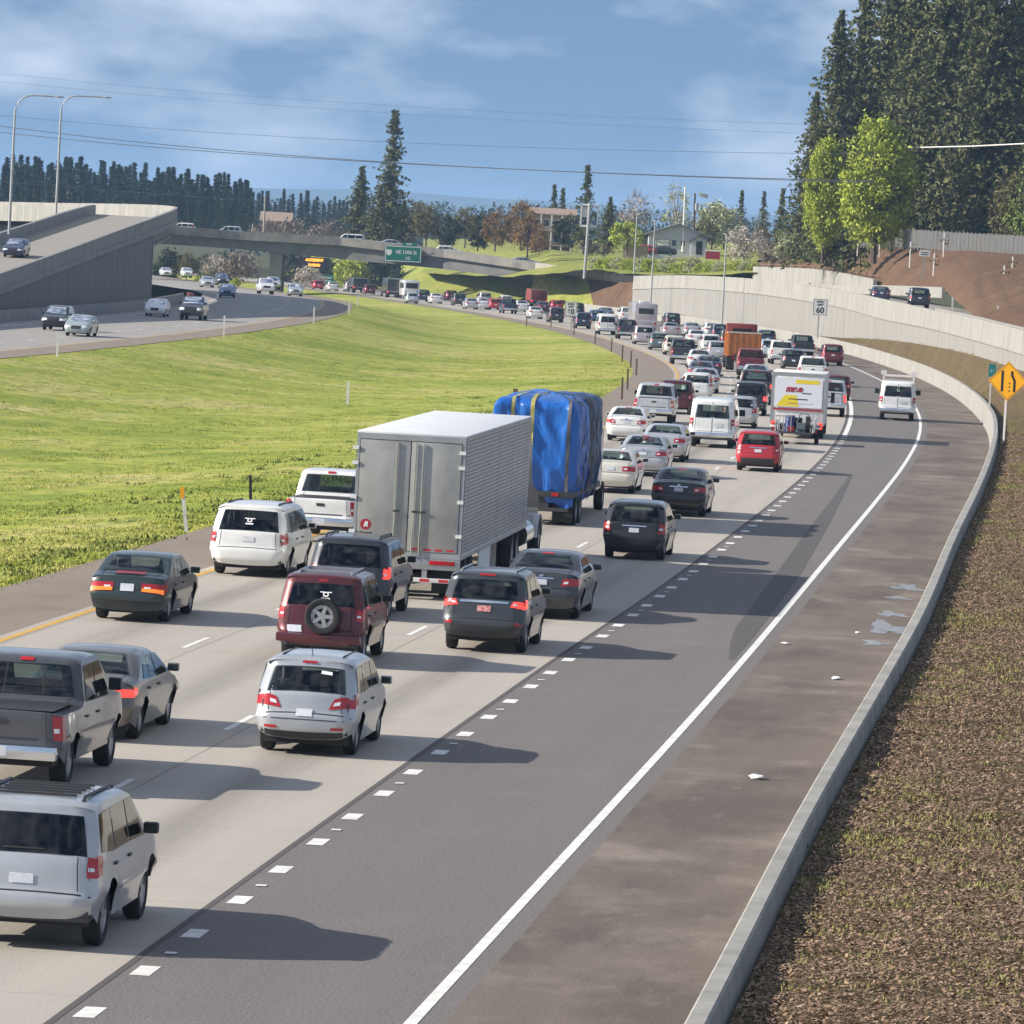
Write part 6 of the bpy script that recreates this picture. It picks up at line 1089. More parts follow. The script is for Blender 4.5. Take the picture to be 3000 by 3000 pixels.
CARS = [
  ('cminivan', -3.14, 94.45, 'silver', 'silver compact minivan with long slanted red tail lights, nearest car in the third lane'),
  ('spsuv', -3.58, 113.46, 'maroon', 'maroon boxy suv with a spare wheel on its tailgate'),
  ('tallsuv', -3.43, 126.76, 'charcoal', 'charcoal suv with brake lights on, right behind the silver semi trailer'),
  ('railsuv', -0.38, 118.94, 'graphite', 'dark grey suv with wide red lights and roof rails beside the charcoal saloon'),
  ('saloon', 0.84, 130.11, 'graphite', 'dark grey saloon with black door mirrors just ahead of the grey suv with roof rails'),
  ('boxsaloon', -7.97, 122.25, 'darkgreen', 'dark green boxy saloon with orange and red lights near the yellow line'),
  ('rsaloon', -6.84, 95.25, 'taupe', 'grey brown rounded saloon beside the grey pickup, one tail light glowing'),
  ('pickup', -7.39, 86.75, 'gunmetal', 'dark grey crew cab pickup cut off by the left edge of the picture'),
  ('bigsuv', -5.49, 68.51, 'silver', 'silver suv with black roof rack bars in the lower left corner'),
  ('minivan', -6.25, 139.27, 'white', 'white minivan with a white sticker on its dark rear window'),
  ('pickup', -5.03, 154.72, 'white', 'white pickup half hidden by the silver semi trailer'),
  ('hatchb', 3.39, 154.92, 'black', 'black hatchback with a chrome tailgate strip, right of the blue tarped load'),
  ('saloon', 5.27, 180.37, 'black', 'black saloon ahead of the black hatchback with the chrome strip'),
  ('saloon2', 3.32, 194.25, 'beige', 'cream saloon half hidden behind the right side of the blue tarp'),
  ('saloon', 4.74, 210.07, 'silver', 'silver saloon with a light bumper right of the cream saloon'),
  ('saloon2', 5.88, 225.98, 'palegrey', 'pale grey saloon with a mauve right rear corner beside the white passenger van'),
  ('saloon', 4.77, 247.27, 'white', 'white saloon just over the corner of the blue tarp'),
  ('pickup', 6.58, 275.61, 'palegrey', 'pale grey pickup beside the median shoulder, topmost vehicle over the white saloon'),
  ('van', 8.39, 245.27, 'white', 'white passenger van with two greenish rear windows'),
  ('hatchb', 9.37, 220.5, 'red', 'bright red hatchback just behind the small utility trailer'),
  ('hatch', 10.7, 275.9, 'silver', 'silver hatchback between the white van and the advert truck'),
  ('suv', 12.14, 299.67, 'black', 'black suv with a red brake light left of the advert truck'),
  ('pickup', 13.36, 323.41, 'darkbrown', 'dark brown pickup directly ahead of the black suv with the red brake light'),
  ('wagon', 10.03, 322.43, 'white', 'white wagon with tall red tail lights above the white passenger van'),
  ('suv', 8.11, 294.55, 'maroon', 'dark red suv squeezed between the pale grey pickup and the white wagon'),
  ('saloon', 11.15, 344.25, 'palegrey', 'pale grey saloon mostly hidden behind the white wagon with tall red lights'),
  ('saloon', 11.66, 368.43, 'bluegrey', 'blue grey saloon at the inside of the bend'),
  ('saloon2', 12.96, 392.7, 'navy', 'navy saloon peeking out ahead of the blue grey saloon'),
  ('saloon', 12.99, 415.43, 'white', 'white saloon ahead of the navy one, inside of the bend'),
  ('pickup', 12.3, 433.65, 'charcoal', 'charcoal pickup hugging the yellow line at the bend'),
  ('wagon', 12.65, 473.36, 'beige', 'cream wagon ahead of the charcoal pickup on the bend'),
  ('hatch', 11.93, 495.77, 'teal', 'teal grey hatchback in front of the cream wagon on the bend'),
  ('minivan', 11.17, 522.49, 'pinkgrey', 'pinkish silver minivan behind the pale motorhome'),
  ('suv', 17.44, 666.55, 'charcoal', 'dark suv right of the pale motorhome'),
  ('saloon2', 15.26, 588.28, 'pinkgrey', 'pinkish saloon just behind the dark suv beside the motorhome'),
  ('saloon', 17.7, 597.23, 'palegrey', 'pale saloon with a dark rear window near the white barrier'),
  ('saloon', 20.03, 603.37, 'white', 'white saloon with a dark rear window left of the orange container'),
  ('saloon2', 16.37, 535.93, 'white', 'white saloon in the middle of the jam, left of the orange container'),
  ('wagon', 16.37, 495.98, 'white', 'white wagon left of the orange container and below the other white ones'),
  ('hatch', 15.95, 464.82, 'palegrey', 'pale hatchback touching the lower left edge of the orange container in view'),
  ('suv', 19.82, 572.54, 'navy', 'navy suv peeking from the left of the orange container'),
  ('pickup', 16.19, 402.89, 'darkred', 'dark red pickup right behind the orange container truck'),
  ('saloon', 15.14, 367.12, 'bluewhite', 'pale blue saloon with a wide bright rear window behind the dark red pickup'),
  ('hatch', 21.25, 491, 'bluewhite', 'pale blue hatchback just right of the orange container'),
  ('pickup', 20.85, 457.14, 'white', 'white pickup with a dark cab window right of the orange container'),
  ('hatch', 20.86, 438.55, 'charcoal', 'dark hatchback close beside the white pickup'),
  ('pickup', 24.66, 501.08, 'black', 'black pickup in the right lane near the white barrier'),
  ('pickup', 19.6, 384, 'white', 'white pickup over the roof of the advert truck'),
  ('suv', 25.28, 465.1, 'darkred', 'dark red and grey suv alone by the barrier, rightmost in the queue'),
  ('pickup', 16.55, 306.05, 'palegrey', 'pale grey pickup with a lit red lamp right of the advert truck'),
  ('hatch', 19.09, 344.18, 'darkred', 'dark red hatchback beside the solid white line, right of the advert truck'),
  ('van', 20.2, 305.3, 'white', 'white cargo van with ladder rack alone in the right lane'),
  ('van', 8.52, 575.15, 'white', 'white van with two small dark rear windows at the inside of the bend'),
  ('pickup', 10.13, 551.54, 'charcoal', 'dark pickup with a wide black tailgate between the white van and the pinkish minivan'),
  ('suv', 6.49, 613.22, 'navy', 'navy suv at the left of the white van on the bend'),
  ('hatch', 8.73, 673.54, 'blue', 'blue hatchback right of the navy suv'),
  ('saloon', 10.51, 719.68, 'bluegrey', 'blue grey saloon beyond the white van on the bend'),
  ('suv', 3.82, 655.12, 'charcoal', 'dark boxy suv at the yellow line left of the speed limit sign in the median'),
  ('saloon2', 1.52, 681.45, 'white', 'white saloon left of the dark boxy suv at the yellow line'),
  ('saloon', 2.72, 757.22, 'maroon', 'maroon saloon behind the white saloon, left of the median sign'),
  ('suv', 6.97, 737.24, 'black', 'black suv partly hidden behind the median speed limit sign'),
  ('hatch', 4.61, 789.33, 'red', 'red hatchback far off, left of the median speed limit sign'),
  ('pickup', -1.69, 722.22, 'navy', 'dark blue pickup at the inside edge far down the road'),
  ('saloon', -0.12, 751.13, 'white', 'white saloon right of the dark blue pickup far away'),
  ('hatch', -3.7, 758.62, 'red', 'red hatchback left of the dark blue pickup far away'),
  ('saloon', -5.33, 758.85, 'white', 'white saloon left of the far red hatchback'),
  ('saloon2', -6.79, 750.88, 'palegrey', 'pale saloon at the yellow line under the right part of the bridge'),
  ('suv', -8.79, 787.37, 'charcoal', 'dark suv left of the pale saloon under the bridge'),
  ('saloon', -12.16, 798.5, 'white', 'white saloon under the bridge right of the dark van'),
  ('suv', -14.28, 818.4, 'navy', 'dark blue suv right of the white shuttle under the bridge'),
  ('hatch', -15.22, 785.2, 'bluewhite', 'pale blue hatchback at the yellow line in front of the white shuttle'),
  ('hatch', -24, 893.71, 'darkred', 'dark red hatchback left of the black lorry'),
  ('saloon', -30.42, 913.37, 'white', 'white saloon near the far green sign'),
  ('hatch', -33.39, 930.71, 'red', 'red hatchback farthest off below the far green sign'),
  ('suv', -27.79, 918.22, 'palegrey', 'pale suv right of the far white saloon by the green sign'),
  ('pickup', 12.83, 691.55, 'white', 'white pickup ahead of the dark pickup with a wide black tailgate'),
  ('hatch', 24.03, 561.34, 'navy', 'navy hatchback beyond the pale blue one right of the orange container'),
  ('wagon', -2.43, 808.76, 'white', 'white wagon far off beyond the dark blue pickup'),
  ('suv', -5.59, 832.6, 'silver', 'silver suv far off just right of the bridge abutment shade'),
  ('hatch', -10.87, 863.84, 'darkred', 'dark red hatchback far off under the right part of the bridge'),
  ('suv', 19.08, 525.66, 'darkbrown', 'dark brown suv at the left side of the orange container truck'),
]
def slope(f, y): return float((f(y+3)-f(y-3))/6)
ROADCARS = []
for (ty, x, y, pn, lab) in CARS:
    a = slope(yel, y+1.5); ms = {}
    if pn == 'graphite' and ty == 'railsuv': ms['licence_plate'] = M['plate_red']
    if 'brake light' in lab or 'lit red' in lab or 'glowing' in lab: ms['tail_light'] = M['tail_lit']
    if 'cargo van' in lab or 'small dark rear windows' in lab: ms['rear_window'] = M['car_glass_dark']
    gr = 'cars queueing on the near road' if y < 420 else 'cars queueing far down the near road'
    t = MODELS[ty].place(KIND[ty][0], lab, KIND[ty][1], (x, y, float(zmain(y))+.004), -math.atan(a), pn, gr, ms)
    t.rotation_euler.x = math.atan(slope(zmain, y)); ROADCARS.append(t)
    if 'ladder rack' in lab:
        for k in (.5, 1.9, 3.2):
            b = MB(); b.box(-.85, .85, k-.03-1.05, k+.03-1.05, 2.32, 2.38)
            for sg in (-1, 1): b.box(sg*.80-.03, sg*.80+.03, k-1.08, k-1.02, 2.02, 2.40); b.box(sg*.80-.15, sg*.80+.15, k-1.09, k-1.01, 2.40, 2.58)
            ob('ladder_rack', b.me('ladder_rack', ('pale_post',)), t)
# oncoming traffic: (type, front axle X, Y, paint, label)
OPP = [('saloon2', -29.94, 387.14, 'paleteal', 'silver green saloon coming towards us on the opposite road, nearest of all'),
  ('suv', -32.64, 400.82, 'black', 'black off roader behind the silver green saloon on the opposite road'),
  ('saloon', -30.33, 473.91, 'white', 'white saloon in front of the end of the flyover wall'),
  ('pickup', -26.90, 465.97, 'charcoal', 'dark pickup carrying a load of red brown furniture on the opposite road'),
  ('saloon', -31.48, 609.18, 'blue', 'blue saloon coming towards us right of the loaded pickup'),
  ('pickup', -30.97, 690.18, 'white', 'white pickup coming towards us in front of the bridge pier'),
  ('hatch', -27.09, 681.66, 'paleteal', 'silver car coming towards us, right of the white pickup'),
  ('suv', -42.88, 815.88, 'charcoal', 'dark suv with bright headlamps behind the blue saloon'),
  ('saloon', -41.84, 758.52, 'palegrey', 'silver saloon left of the dark suv with bright headlamps'),
  ('wagon', -54.60, 928.37, 'white', 'white wagon near the end of the flyover wall far away'),
  ('saloon2', -58.33, 933.88, 'white', 'white saloon farthest left beside the end of the flyover wall'),
  ('suv', -34.46, 791.25, 'palegrey', 'pale suv tucked behind the white pickup near the bridge pier')]
for (ty, x, y, pn, lab) in OPP:
    a = slope(lnear, y+2); md = MODELS[ty]; d = Vector((-math.sin(math.atan(a)), -math.cos(math.atan(a)), 0)); p = Vector((x, y, 0))-d*md.sh.wb
    t = md.place(KIND[ty][0], lab, KIND[ty][1], (p.x, p.y, float(zleft(p.y))+.004), math.pi-math.atan(a), pn, 'cars coming towards us on the opposite road'); t.rotation_euler.x = -math.atan(slope(zleft, y))
    if 'furniture' in lab:
        mat('furniture', (.25,.10,.09), .7); b = MB(); g = random.Random(4)
        for k in range(9): u = g.uniform(-.7, .5); v = g.uniform(-1.0, .3); q = g.uniform(.2, .45); b.box(u, u+q, v, v+q, 1.22+.28*(k % 3), 1.22+.28*(k % 3)+q)
        o = ob('furniture_load', b.me('furniture_load', ('furniture',), bevel=.04), None, (p.x, p.y, float(zleft(p.y))+.02), (0, 0, math.pi-math.atan(a)), label='red brown furniture heaped in the bed of the dark oncoming pickup', category='furniture')

# ================================================================ LORRIES AND THE REST OF THE TRAFFIC
mat('trailer_skin', (.44,.45,.46), .34, .5, var=(.36,.37,.38), scale=1.2, bump=.05, bscale=2)
mat('trailer_door', (.43,.42,.39), .42, .35, var=(.31,.305,.285), scale=1.4, bump=.06, bscale=1.5)
mat('trailer_groove_shade', (.25,.255,.26), .45, .4)  # darker than the ribs: groove shade painted into the skin colour
mat('trailer_roof', (.74,.75,.76), .5, .1, var=(.66,.67,.68), scale=1)
mat('reflect_red', (.50,.03,.04), .4); mat('dark_metal', (.06,.06,.062), .55, .4); mat('logo_red', (.36,.02,.04), .5)
def wheel_at(t, x, y, r=.50, wd=.28, dual=False, flip=None):
    a, b, c = wheel_meshes(r, wd)
    for k in ((0, 1) if dual else (0,)):
        xx = x-(.31*k if x > 0 else -.31*k); o = ob('wheel', a, t, (xx, y, r), None if x > 0 else (0, 0, math.pi))
        if k == 0: ob('rim', b, o); ob('hub', c, o)
def semi(loc, rz):
    t = thing('semi_truck', 'silver semi trailer truck with closed rear doors and a ribbed side', 'truck', loc, rz)
    W2, L, z0, z1 = 1.275, 16.4, 1.08, 3.86
    ob('trailer_box', MB().box(-W2, W2, .06, L, z0, z1-.03).me('trailer_box', ('trailer_groove_shade',), bevel=.012), t); ob('roof', MB().box(-W2-.01, W2+.01, .02, L+.01, z1-.03, z1+.02).me('roof', ('trailer_roof',), bevel=.01), t)
    rib = box_me('rib', 0, .016, .15, L-.1, -.034, .034, 'trailer_skin')
    for k in range(30):
        z = z0+.10+k*.090
        for sg in (1, -1): o = ob('rib', rib, t, (sg*W2-(.0 if sg > 0 else .016), 0, z))
    pst = box_me('side_seam', 0, .02, -.03, .03, z0+.05, z1-.08, 'trailer_skin')
    for k in range(5): ob('side_seam', pst, t, (W2, .9+k*3.6, 0))
    ob('side_rail', MB().box(W2-.02, W2+.03, .05, L, z0-.10, z0+.05).me('side_rail', ('steel',), bevel=.008), t); ob('side_rail', MB().box(-W2-.03, -W2+.02, .05, L, z0-.10, z0+.05).me('side_rail', ('steel',), bevel=.008), t)
    # rear frame, doors, hinges, lock rods
    b = MB(); b.box(-W2, -W2+.07, 0, .07, z0-.1, z1-.03); b.box(W2-.07, W2, 0, .07, z0-.1, z1-.03); b.box(-W2+.07, W2-.07, 0, .07, z1-.16, z1-.03); b.box(-W2+.07, W2-.07, 0, .07, z0-.1, z0+.04); ob('rear_frame', b.me('rear_frame', ('steel',)), t)
    for sg in (-1, 1):
        d = ob('door', box_me('door', .012, W2-.085, -.015, .055, z0+.05, z1-.18, 'trailer_door', .006), t, None)
        if sg < 0: d.location.x = -(W2-.085)-.012
        for x in (.12, .30) if sg > 0 else (.32,):
            ob('lock_rod', MB().tube([(sg*x, -.045, z0-.04), (sg*x, -.045, z1-.2)], .02, 6).me('lock_rod', ('chrome',)), t)
            ob('lock_handle', box_me('lock_handle', sg*x-.03, sg*x+.12, -.07, -.045, z0+.95, z0+1.0, 'dark_metal'), t)
        for z in (z0+.45, z0+1.25, z0+2.05, z1-.38): ob('hinge', box_me('hinge', sg*(W2-.02)-.11, sg*(W2-.02)+.03, -.05, -.01, z-.04, z+.04, 'sign_white'), t)
        for k in range(4): ob('reflector_strip', box_me('reflector_strip', sg*(.22+k*.27)-.085, sg*(.22+k*.27)+.085, -.02, -.0155, z0+.08, z0+.13, 'reflect_red'), t)
    ob('door_gap', box_me('door_gap', -.012, .012, .0, .03, z0+.05, z1-.18, 'dark'), t)
    o = ob('emblem', MB().lathe([(-.001, .001), (-.001, .13)], 20, 'Y').me('emblem', ('logo_red',)), t, (-.98, -.018, z0+.62)); text('R', .15, 'sign_white', t, (-.98, -.022, z0+.62), bold=.012, shear=.3); text('Central', .09, 'trim', t, (-.97, -.018, z0+.42), bold=.004)
    ob('bumper_beam', box_me('bumper_beam', -W2, W2, 0, .12, .72, z0-.105, 'steel', .01), t)
    for sg in (-1, 1):
        ob('tail_light', box_me('tail_light', sg*.86-.3, sg*.86+.3, -.02, 0, .84, .94, 'tail_red', .006), t)
        ob('guard_post', box_me('guard_post', sg*.45-.06, sg*.45+.06, .02, .10, .47, .72, 'steel'), t); ob('mud_flap', box_me('mud_flap', sg*.92-.32, sg*.92+.32, .34, .36, .18, .95, 'dark'), t)
    ob('underride_guard', box_me('underride_guard', -1.15, 1.15, .0, .10, .42, .52, 'sign_white', .01), t)
    for k in range(5): ob('reflector_strip', box_me('reflector_strip', -1.0+k*.45, -.78+k*.45, -.008, -.001, .435, .505, 'reflect_red'), t)
    for y in (1.5, 2.8):
        for sg in (-1, 1): wheel_at(t, sg*1.12, y, .50, .28, True)
        ob('axle', MB().tube([(-1.0, y, .5), (1.0, y, .5)], .09, 8).me('axle', ('dark_metal',)), t)
    ob('chassis', box_me('chassis', -.55, .55, .3, L-1, .78, z0-.11, 'dark_metal'), t); ob('side_skirt', box_me('side_skirt', W2-.05, W2-.02, 4.6, 7.4, .38, z0-.105, 'trailer_roof'), t)
    ob('landing_leg', box_me('landing_leg', .95, 1.07, 10.6, 10.75, .1, z0-.1, 'steel'), t)
    for y in (13.2, 14.5):
        for sg in (-1, 1): wheel_at(t, sg*1.12, y, .50, .28, True)
        ob('axle', MB().tube([(-1.0, y, .5), (1.0, y, .5)], .09, 8).me('axle', ('dark_metal',)), t)
    b = MB(); b.box(-.45, .45, 12.4, 21.6, .62, .92); ob('tractor_frame', b.me('tractor_frame', ('dark_metal',)), t)
    P = cr([(16.95, .75), (16.95, 2.6), (17.2, 3.35), (18.2, 3.5), (19.1, 3.1), (19.7, 2.1), (21.4, 1.75), (21.9, 1.5), (21.95, .6)], 3)
    b = MB(); b.grid([[(-1.0, y, z), (-1.08, y+.02, z-.08), (-1.08, y+.02, max(.6, z-.5))] for y, z in P]); b.grid([[(-1.0, y, z), (0, y, z+.04), (1.0, y, z)][::-1] for y, z in P], flip=True)
    for sg in (-1, 1):
        k = len(b.v); b.v += [(sg*1.08, y, z-.06) for y, z in P]+[(sg*1.08, 16.95, .6)]; b.f.append(tuple(range(k, k+len(P)+1))[::-sg]); b.m.append(0)
    ob('cab', b.me('cab', ('paint_graphite',), 40), t)
    for sg in (-1, 1):
        wheel_at(t, sg*1.10, 20.9, .50, .30); ob('fuel_tank', MB().lathe([(-1.0, .02), (-1.0, .33), (1.0, .33), (1.0, .02)], 14, 'Y').me('fuel_tank', ('chrome',), 40), t, (sg*1.0, 17.4, .75)); ob('fender', MB().grid([[(sg*(1.25 if q else .86), 20.9+.68*math.cos(a), .5+.62*math.sin(a)) for q in (0, 1)] for a in np.linspace(0, math.pi, 9)], flip=sg < 0).me('fender', ('paint_white',), 60), t)
        ob('exhaust_stack', MB().tube([(sg*1.0, 16.75, .9), (sg*1.0, 16.75, 3.7)], .09, 8).me('exhaust_stack', ('chrome',)), t)
        ob('rear_fender', MB().grid([[(sg*(1.27 if q else .75), 13.85+1.3*math.cos(a), .72+.42*math.sin(a)) for q in (0, 1)] for a in np.linspace(0, math.pi, 9)], flip=sg < 0).me('rear_fender', ('dark_metal',), 60), t)
    return t
semi((-2.42, 133.4, 0), -R_(5.36))
# ---- flatbed lorry with the blue tarped load
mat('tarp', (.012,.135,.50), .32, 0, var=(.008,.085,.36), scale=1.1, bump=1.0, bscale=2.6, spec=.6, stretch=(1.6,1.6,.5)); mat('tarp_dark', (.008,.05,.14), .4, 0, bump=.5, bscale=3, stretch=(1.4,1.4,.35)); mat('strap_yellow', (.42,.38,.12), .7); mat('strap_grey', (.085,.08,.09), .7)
def flatbed(loc, rz):
    t = thing('flatbed_truck', 'dark flatbed lorry carrying the blue tarped load ahead of the semi', 'truck', loc, rz); ob('bed', box_me('bed', -1.25, 1.25, 0, 9.0, .86, 1.04, 'dark_metal', .01), t)
    for y in (1.3, 2.6):
        for sg in (-1, 1): wheel_at(t, sg*1.12, y, .46, .26, True)
        ob('axle', MB().tube([(-1.0, y, .46), (1.0, y, .46)], .09, 8).me('axle', ('dark_metal',)), t)
    ob('chassis', box_me('chassis', -.5, .5, .1, 11.5, .55, .86, 'dark_metal'), t)
    for sg in (-1, 1): ob('mud_flap', box_me('mud_flap', sg*.92-.3, sg*.92+.3, .22, .24, .12, .85, 'dark'), t); ob('tail_light', box_me('tail_light', sg*.7-.1, sg*.7+.1, -.02, 0, .90, 1.0, 'tail_red'), t); ob('bumper', box_me('bumper', -1.1, 1.1, .02, .1, .45, .55, 'dark_metal'), t) if sg > 0 else None
    b = MB(); b.box(-1.15, 1.15, 9.3, 10.9, .7, 2.7); ob('cab', b.me('cab', ('paint_white',), bevel=.12), t); b = MB(); b.box(-1.0, 1.0, 10.9, 12.4, .7, 1.7); ob('hood', b.me('hood', ('paint_white',), bevel=.12), t); ob('rear_window', box_me('rear_window', -.7, .7, 9.28, 9.30, 1.8, 2.4, 'glass'), t)
    for sg in (-1, 1): wheel_at(t, sg*1.02, 11.6, .46, .28)
    return t
FL, FR = (.55, 169.6, -.03), -math.atan(slope(yel, 173)); flatbed(FL, FR)
def tarp():
    from mathutils import noise as mn
    t = thing('tarped_load', 'bulky load wrapped in bright blue tarp with yellow and grey straps', 'load', FL, FR)
    wx_, ly, zt = 1.30, 8.2, 3.80; nu, nv = 230, 40; T = 2*(2*wx_+ly); rc = .22
    def loop(u):                                   # rounded rectangle outline and its outward normal; u = 0 at the rear left corner
        per = [((-wx_, 0), (0, -1)), ((wx_, 0), (1, 0)), ((wx_, ly), (0, 1)), ((-wx_, ly), (-1, 0))]; L = [2*wx_, ly, 2*wx_, ly]; s = (u % 1)*T; i = 0
        while s > L[i] and i < 3: s -= L[i]; i += 1
        (a, n0), (c, n1), nm = per[i], per[(i+1) % 4], per[i-1][1]; k = s/L[i]; p = Vector((a[0]+(c[0]-a[0])*k, a[1]+(c[1]-a[1])*k)); n = Vector(n0)
        e = min(s, L[i]-s)
        if e < rc: o = Vector(nm if s < rc else n1); n = (n+o*(1-e/rc)*.98).normalized(); p -= n*(.12*(1-e/rc)**2)
        return p, n
    def pt(u, v):
        p, n = loop(u); d = (u % 1)*T; w_ = mn.fractal(Vector((p.x*1.6+n.x, p.y*1.6+n.y*2, v*1.6)), .9, 2.1, 4); w2 = mn.noise(Vector((d*2.6, v*1.3, 4.2))); w3 = abs(mn.noise(Vector((d*1.7+v*3.0, v*2.2-d*.6, 9.1))))
        lump = .10*mn.noise(Vector((p.x*.9, p.y*.55, 2.2)))
        zr = .80+.42*mn.noise(Vector((d*.8, 0, 7.7)))+.22*mn.noise(Vector((d*2.9, 1, 3.3)))
        if v <= 1:
            q = p+n*(.07*w_+.09*w2*(1-.5*v)-.17*w3+.05*math.sin(v*3.14)-.10*max(0, .3-v)/.3+.10*max(0, .2-v)*math.sin(d*5.1)); e = max(0, v-.93)/.07; q -= n*.16*e*e
            return Vector((q.x, q.y, zr+(zt-.12+lump-zr)*v))
        k = v-1; q = p-n*.16; c = Vector((0, ly/2)); q = c+(q-c)*(1-k)
        return Vector((q.x, q.y, zt-.12+lump*(1-k*.4)+.14*math.sin(min(1, k*3)*math.pi/2)+.06*mn.noise(Vector((q.x*2.2, q.y*1.8, .3)))))
    vs = list(np.linspace(0, .92, nv))+[.94, .96, .98, 1.0, 1.05, 1.12, 1.22, 1.35, 1.5, 1.65, 1.8, 1.92, 2.0]; b = MB(); b.grid([[pt(i/nu, v) for i in range(nu+1)] for v in vs]); me = b.me('tarp', ('tarp', 'tarp_dark'), 180)
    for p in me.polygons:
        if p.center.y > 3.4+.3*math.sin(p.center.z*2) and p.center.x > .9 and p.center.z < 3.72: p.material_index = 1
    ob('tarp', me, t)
    def strap(d, wd, m, top=True):
        u = d/T; b = MB(); rows = []
        for v in list(np.linspace(.10, .98, 30))+([1.02, 1.08, 1.2, 1.4, 1.6, 1.95] if top else []):
            row = []
            for e in (-wd/T/2, wd/T/2): p = pt((u+e) % 1, v); o = p-Vector((0, ly/2, 1.5)); o.normalize(); row.append(p+Vector((o.x*.05, (-.05 if d < 2*wx_ else 0), .03)))
            rows.append(row)
        b.grid(rows); ob('strap', b.me('strap', (m,)), t)
    strap(.62, .10, 'strap_yellow'); strap(1.20, .12, 'strap_yellow'); strap(2*wx_-.30, .10, 'strap_grey')
    for d, m in ((.9, 'strap_grey'), (2.2, 'strap_grey'), (3.6, 'strap_grey'), (4.4, 'strap_grey'), (6.0, 'strap_grey')): strap(2*wx_+d, .22, m)
tarp()
# ---- box lorries
def box_truck(label, loc, rz, W_, H_, L_, boxm, cabp, z0=.95, name='box_truck', group=None, cat='truck', cabh=2.3, frame='steel'):
    t = thing(name, label, cat, loc, rz, group); h = W_/2
    ob('cargo_box', box_me('cargo_box', -h, h, 0, L_, z0, H_, boxm, .03), t); b = MB(); b.box(-h, -h+.09, -.03, 0, z0, H_); b.box(h-.09, h, -.03, 0, z0, H_); b.box(-h+.09, h-.09, -.03, 0, H_-.12, H_); b.box(-h+.09, h-.09, -.03, 0, z0, z0+.08); ob('rear_frame', b.me('rear_frame', (frame,)), t)
    b = MB(); b.box(-h*.9, h*.9, L_+.05, L_+1.9, .6, cabh); ob('cab', b.me('cab', ('paint_'+cabp,), bevel=.12), t); ob('windshield', box_me('windshield', -h*.75, h*.75, L_+1.9, L_+1.91, cabh-.85, cabh-.2, 'glass'), t)
    b = MB(); b.box(-h*.8, h*.8, L_+1.8, L_+2.9, .6, 1.45); ob('hood', b.me('hood', ('paint_'+cabp,), bevel=.1), t); ob('chassis', box_me('chassis', -.45, .45, .1, L_+2.6, .5, z0, 'dark_metal'), t)
    for sg in (-1, 1):
        wheel_at(t, sg*(h-.17), L_*.28, .44, .26, True); wheel_at(t, sg*(h-.17), L_+1.9, .44, .26); ob('tail_light', box_me('tail_light', sg*(h-.16)-.09, sg*(h-.16)+.09, -.06, -.03, z0-.16, z0+.12, 'tail_lit'), t); ob('door_mirror', box_me('door_mirror', sg*(h+.2)-.09, sg*(h+.2)+.09, L_+1.5, L_+1.56, 1.5, 2.0, 'trim'), t)
    ob('bumper', box_me('bumper', -h*.9, h*.9, -.08, .02, .5, .64, 'dark_metal'), t); return t
c = (12.89, 264, 1.04); a = slope(yel, 266)
t = box_truck('white box truck with a yellow and white advert on its rear door', (c[0], 264, float(zmain(264))), -math.atan(a), 2.5, 3.02, 6.0, 'white_paint', 'white', .62)
mat('ad_yellow', (.80,.62,.03), .5); mat('ad_white', (.74,.75,.80), .5); mat('ad_lilac', (.55,.56,.66), .5)
ob('advert', box_me('advert', -1.1, 1.1, -.045, -.032, 1.42, 2.78, 'ad_white'), t)
def ad(name, pts, m): b = MB(); b.v = [(x, -.05, z) for x, z in pts]; b.f = [tuple(range(len(pts)))]; b.m = [0]; ob(name, b.me(name, (m,)), t)
ad('advert_shape', [(-.15, 2.52), (.95, 2.52), (.95, 2.70), (-.15, 2.70)], 'ad_yellow'); ad('advert_shape', [(-1.0, 1.46), (.05, 1.46), (-.1, 1.98), (-.62, 1.98)], 'ad_yellow')
text('mr.e', .40, 'logo_red', t, (-.22, -.056, 2.27), bold=.02, shear=.25)
for x0, x1, z in ((-.45, .45, 1.80), (.18, .60, 2.08), (-.45, .7, 1.60)): ad('advert_line', [(x0, z-.025), (x1, z-.025), (x1, z+.025), (x0, z+.025)], 'trim' if z > 1.7 else 'ad_lilac')
ob('door_bar', box_me('door_bar', -1.15, 1.15, -.06, -.032, 1.28, 1.36, 'logo_red'), t)
# small trailer and what it carries
c = (12.36, 254.92, -0.32); UL, UR = (c[0], 255.2, float(zmain(255.2))), -math.atan(slope(yel, 257))
t = thing('utility_trailer', 'small open utility trailer towed behind the advert truck', 'trailer', UL, UR)
ob('bed', box_me('bed', -.85, .85, 0, 3.2, .46, .54, 'dark_metal'), t); ob('drawbar', MB().tube([(-.5, 3.2, .5), (0, 4.8, .5), (.5, 3.2, .5)], .04, 6).me('drawbar', ('dark_metal',)), t)
for sg in (-1, 1):
    wheel_at(t, sg*.98, 1.5, .33, .2); ob('fender', box_me('fender', sg*.98-.14, sg*.98+.14, 1.0, 2.0, .70, .75, 'sign_white', .015), t); ob('side_rail', MB().tube([(sg*.84, 0, .54), (sg*.84, 0, .95), (sg*.84, 3.15, .95), (sg*.84, 3.15, .54)], .03, 6).me('side_rail', ('steel',)), t); ob('tail_light', box_me('tail_light', sg*.95-.06, sg*.95+.06, .95, .98, .5, .62, 'tail_red'), t)
ob('side_board', box_me('side_board', .86, .9, .0, 3.1, .56, 1.15, 'sign_white'), t)
for k in range(5): ob('gate_bar', MB().tube([(-.84+k*.17, 0, .55), (-.84+k*.17, .05, 1.22)], .018, 5).me('gate_bar', ('steel',)), t)
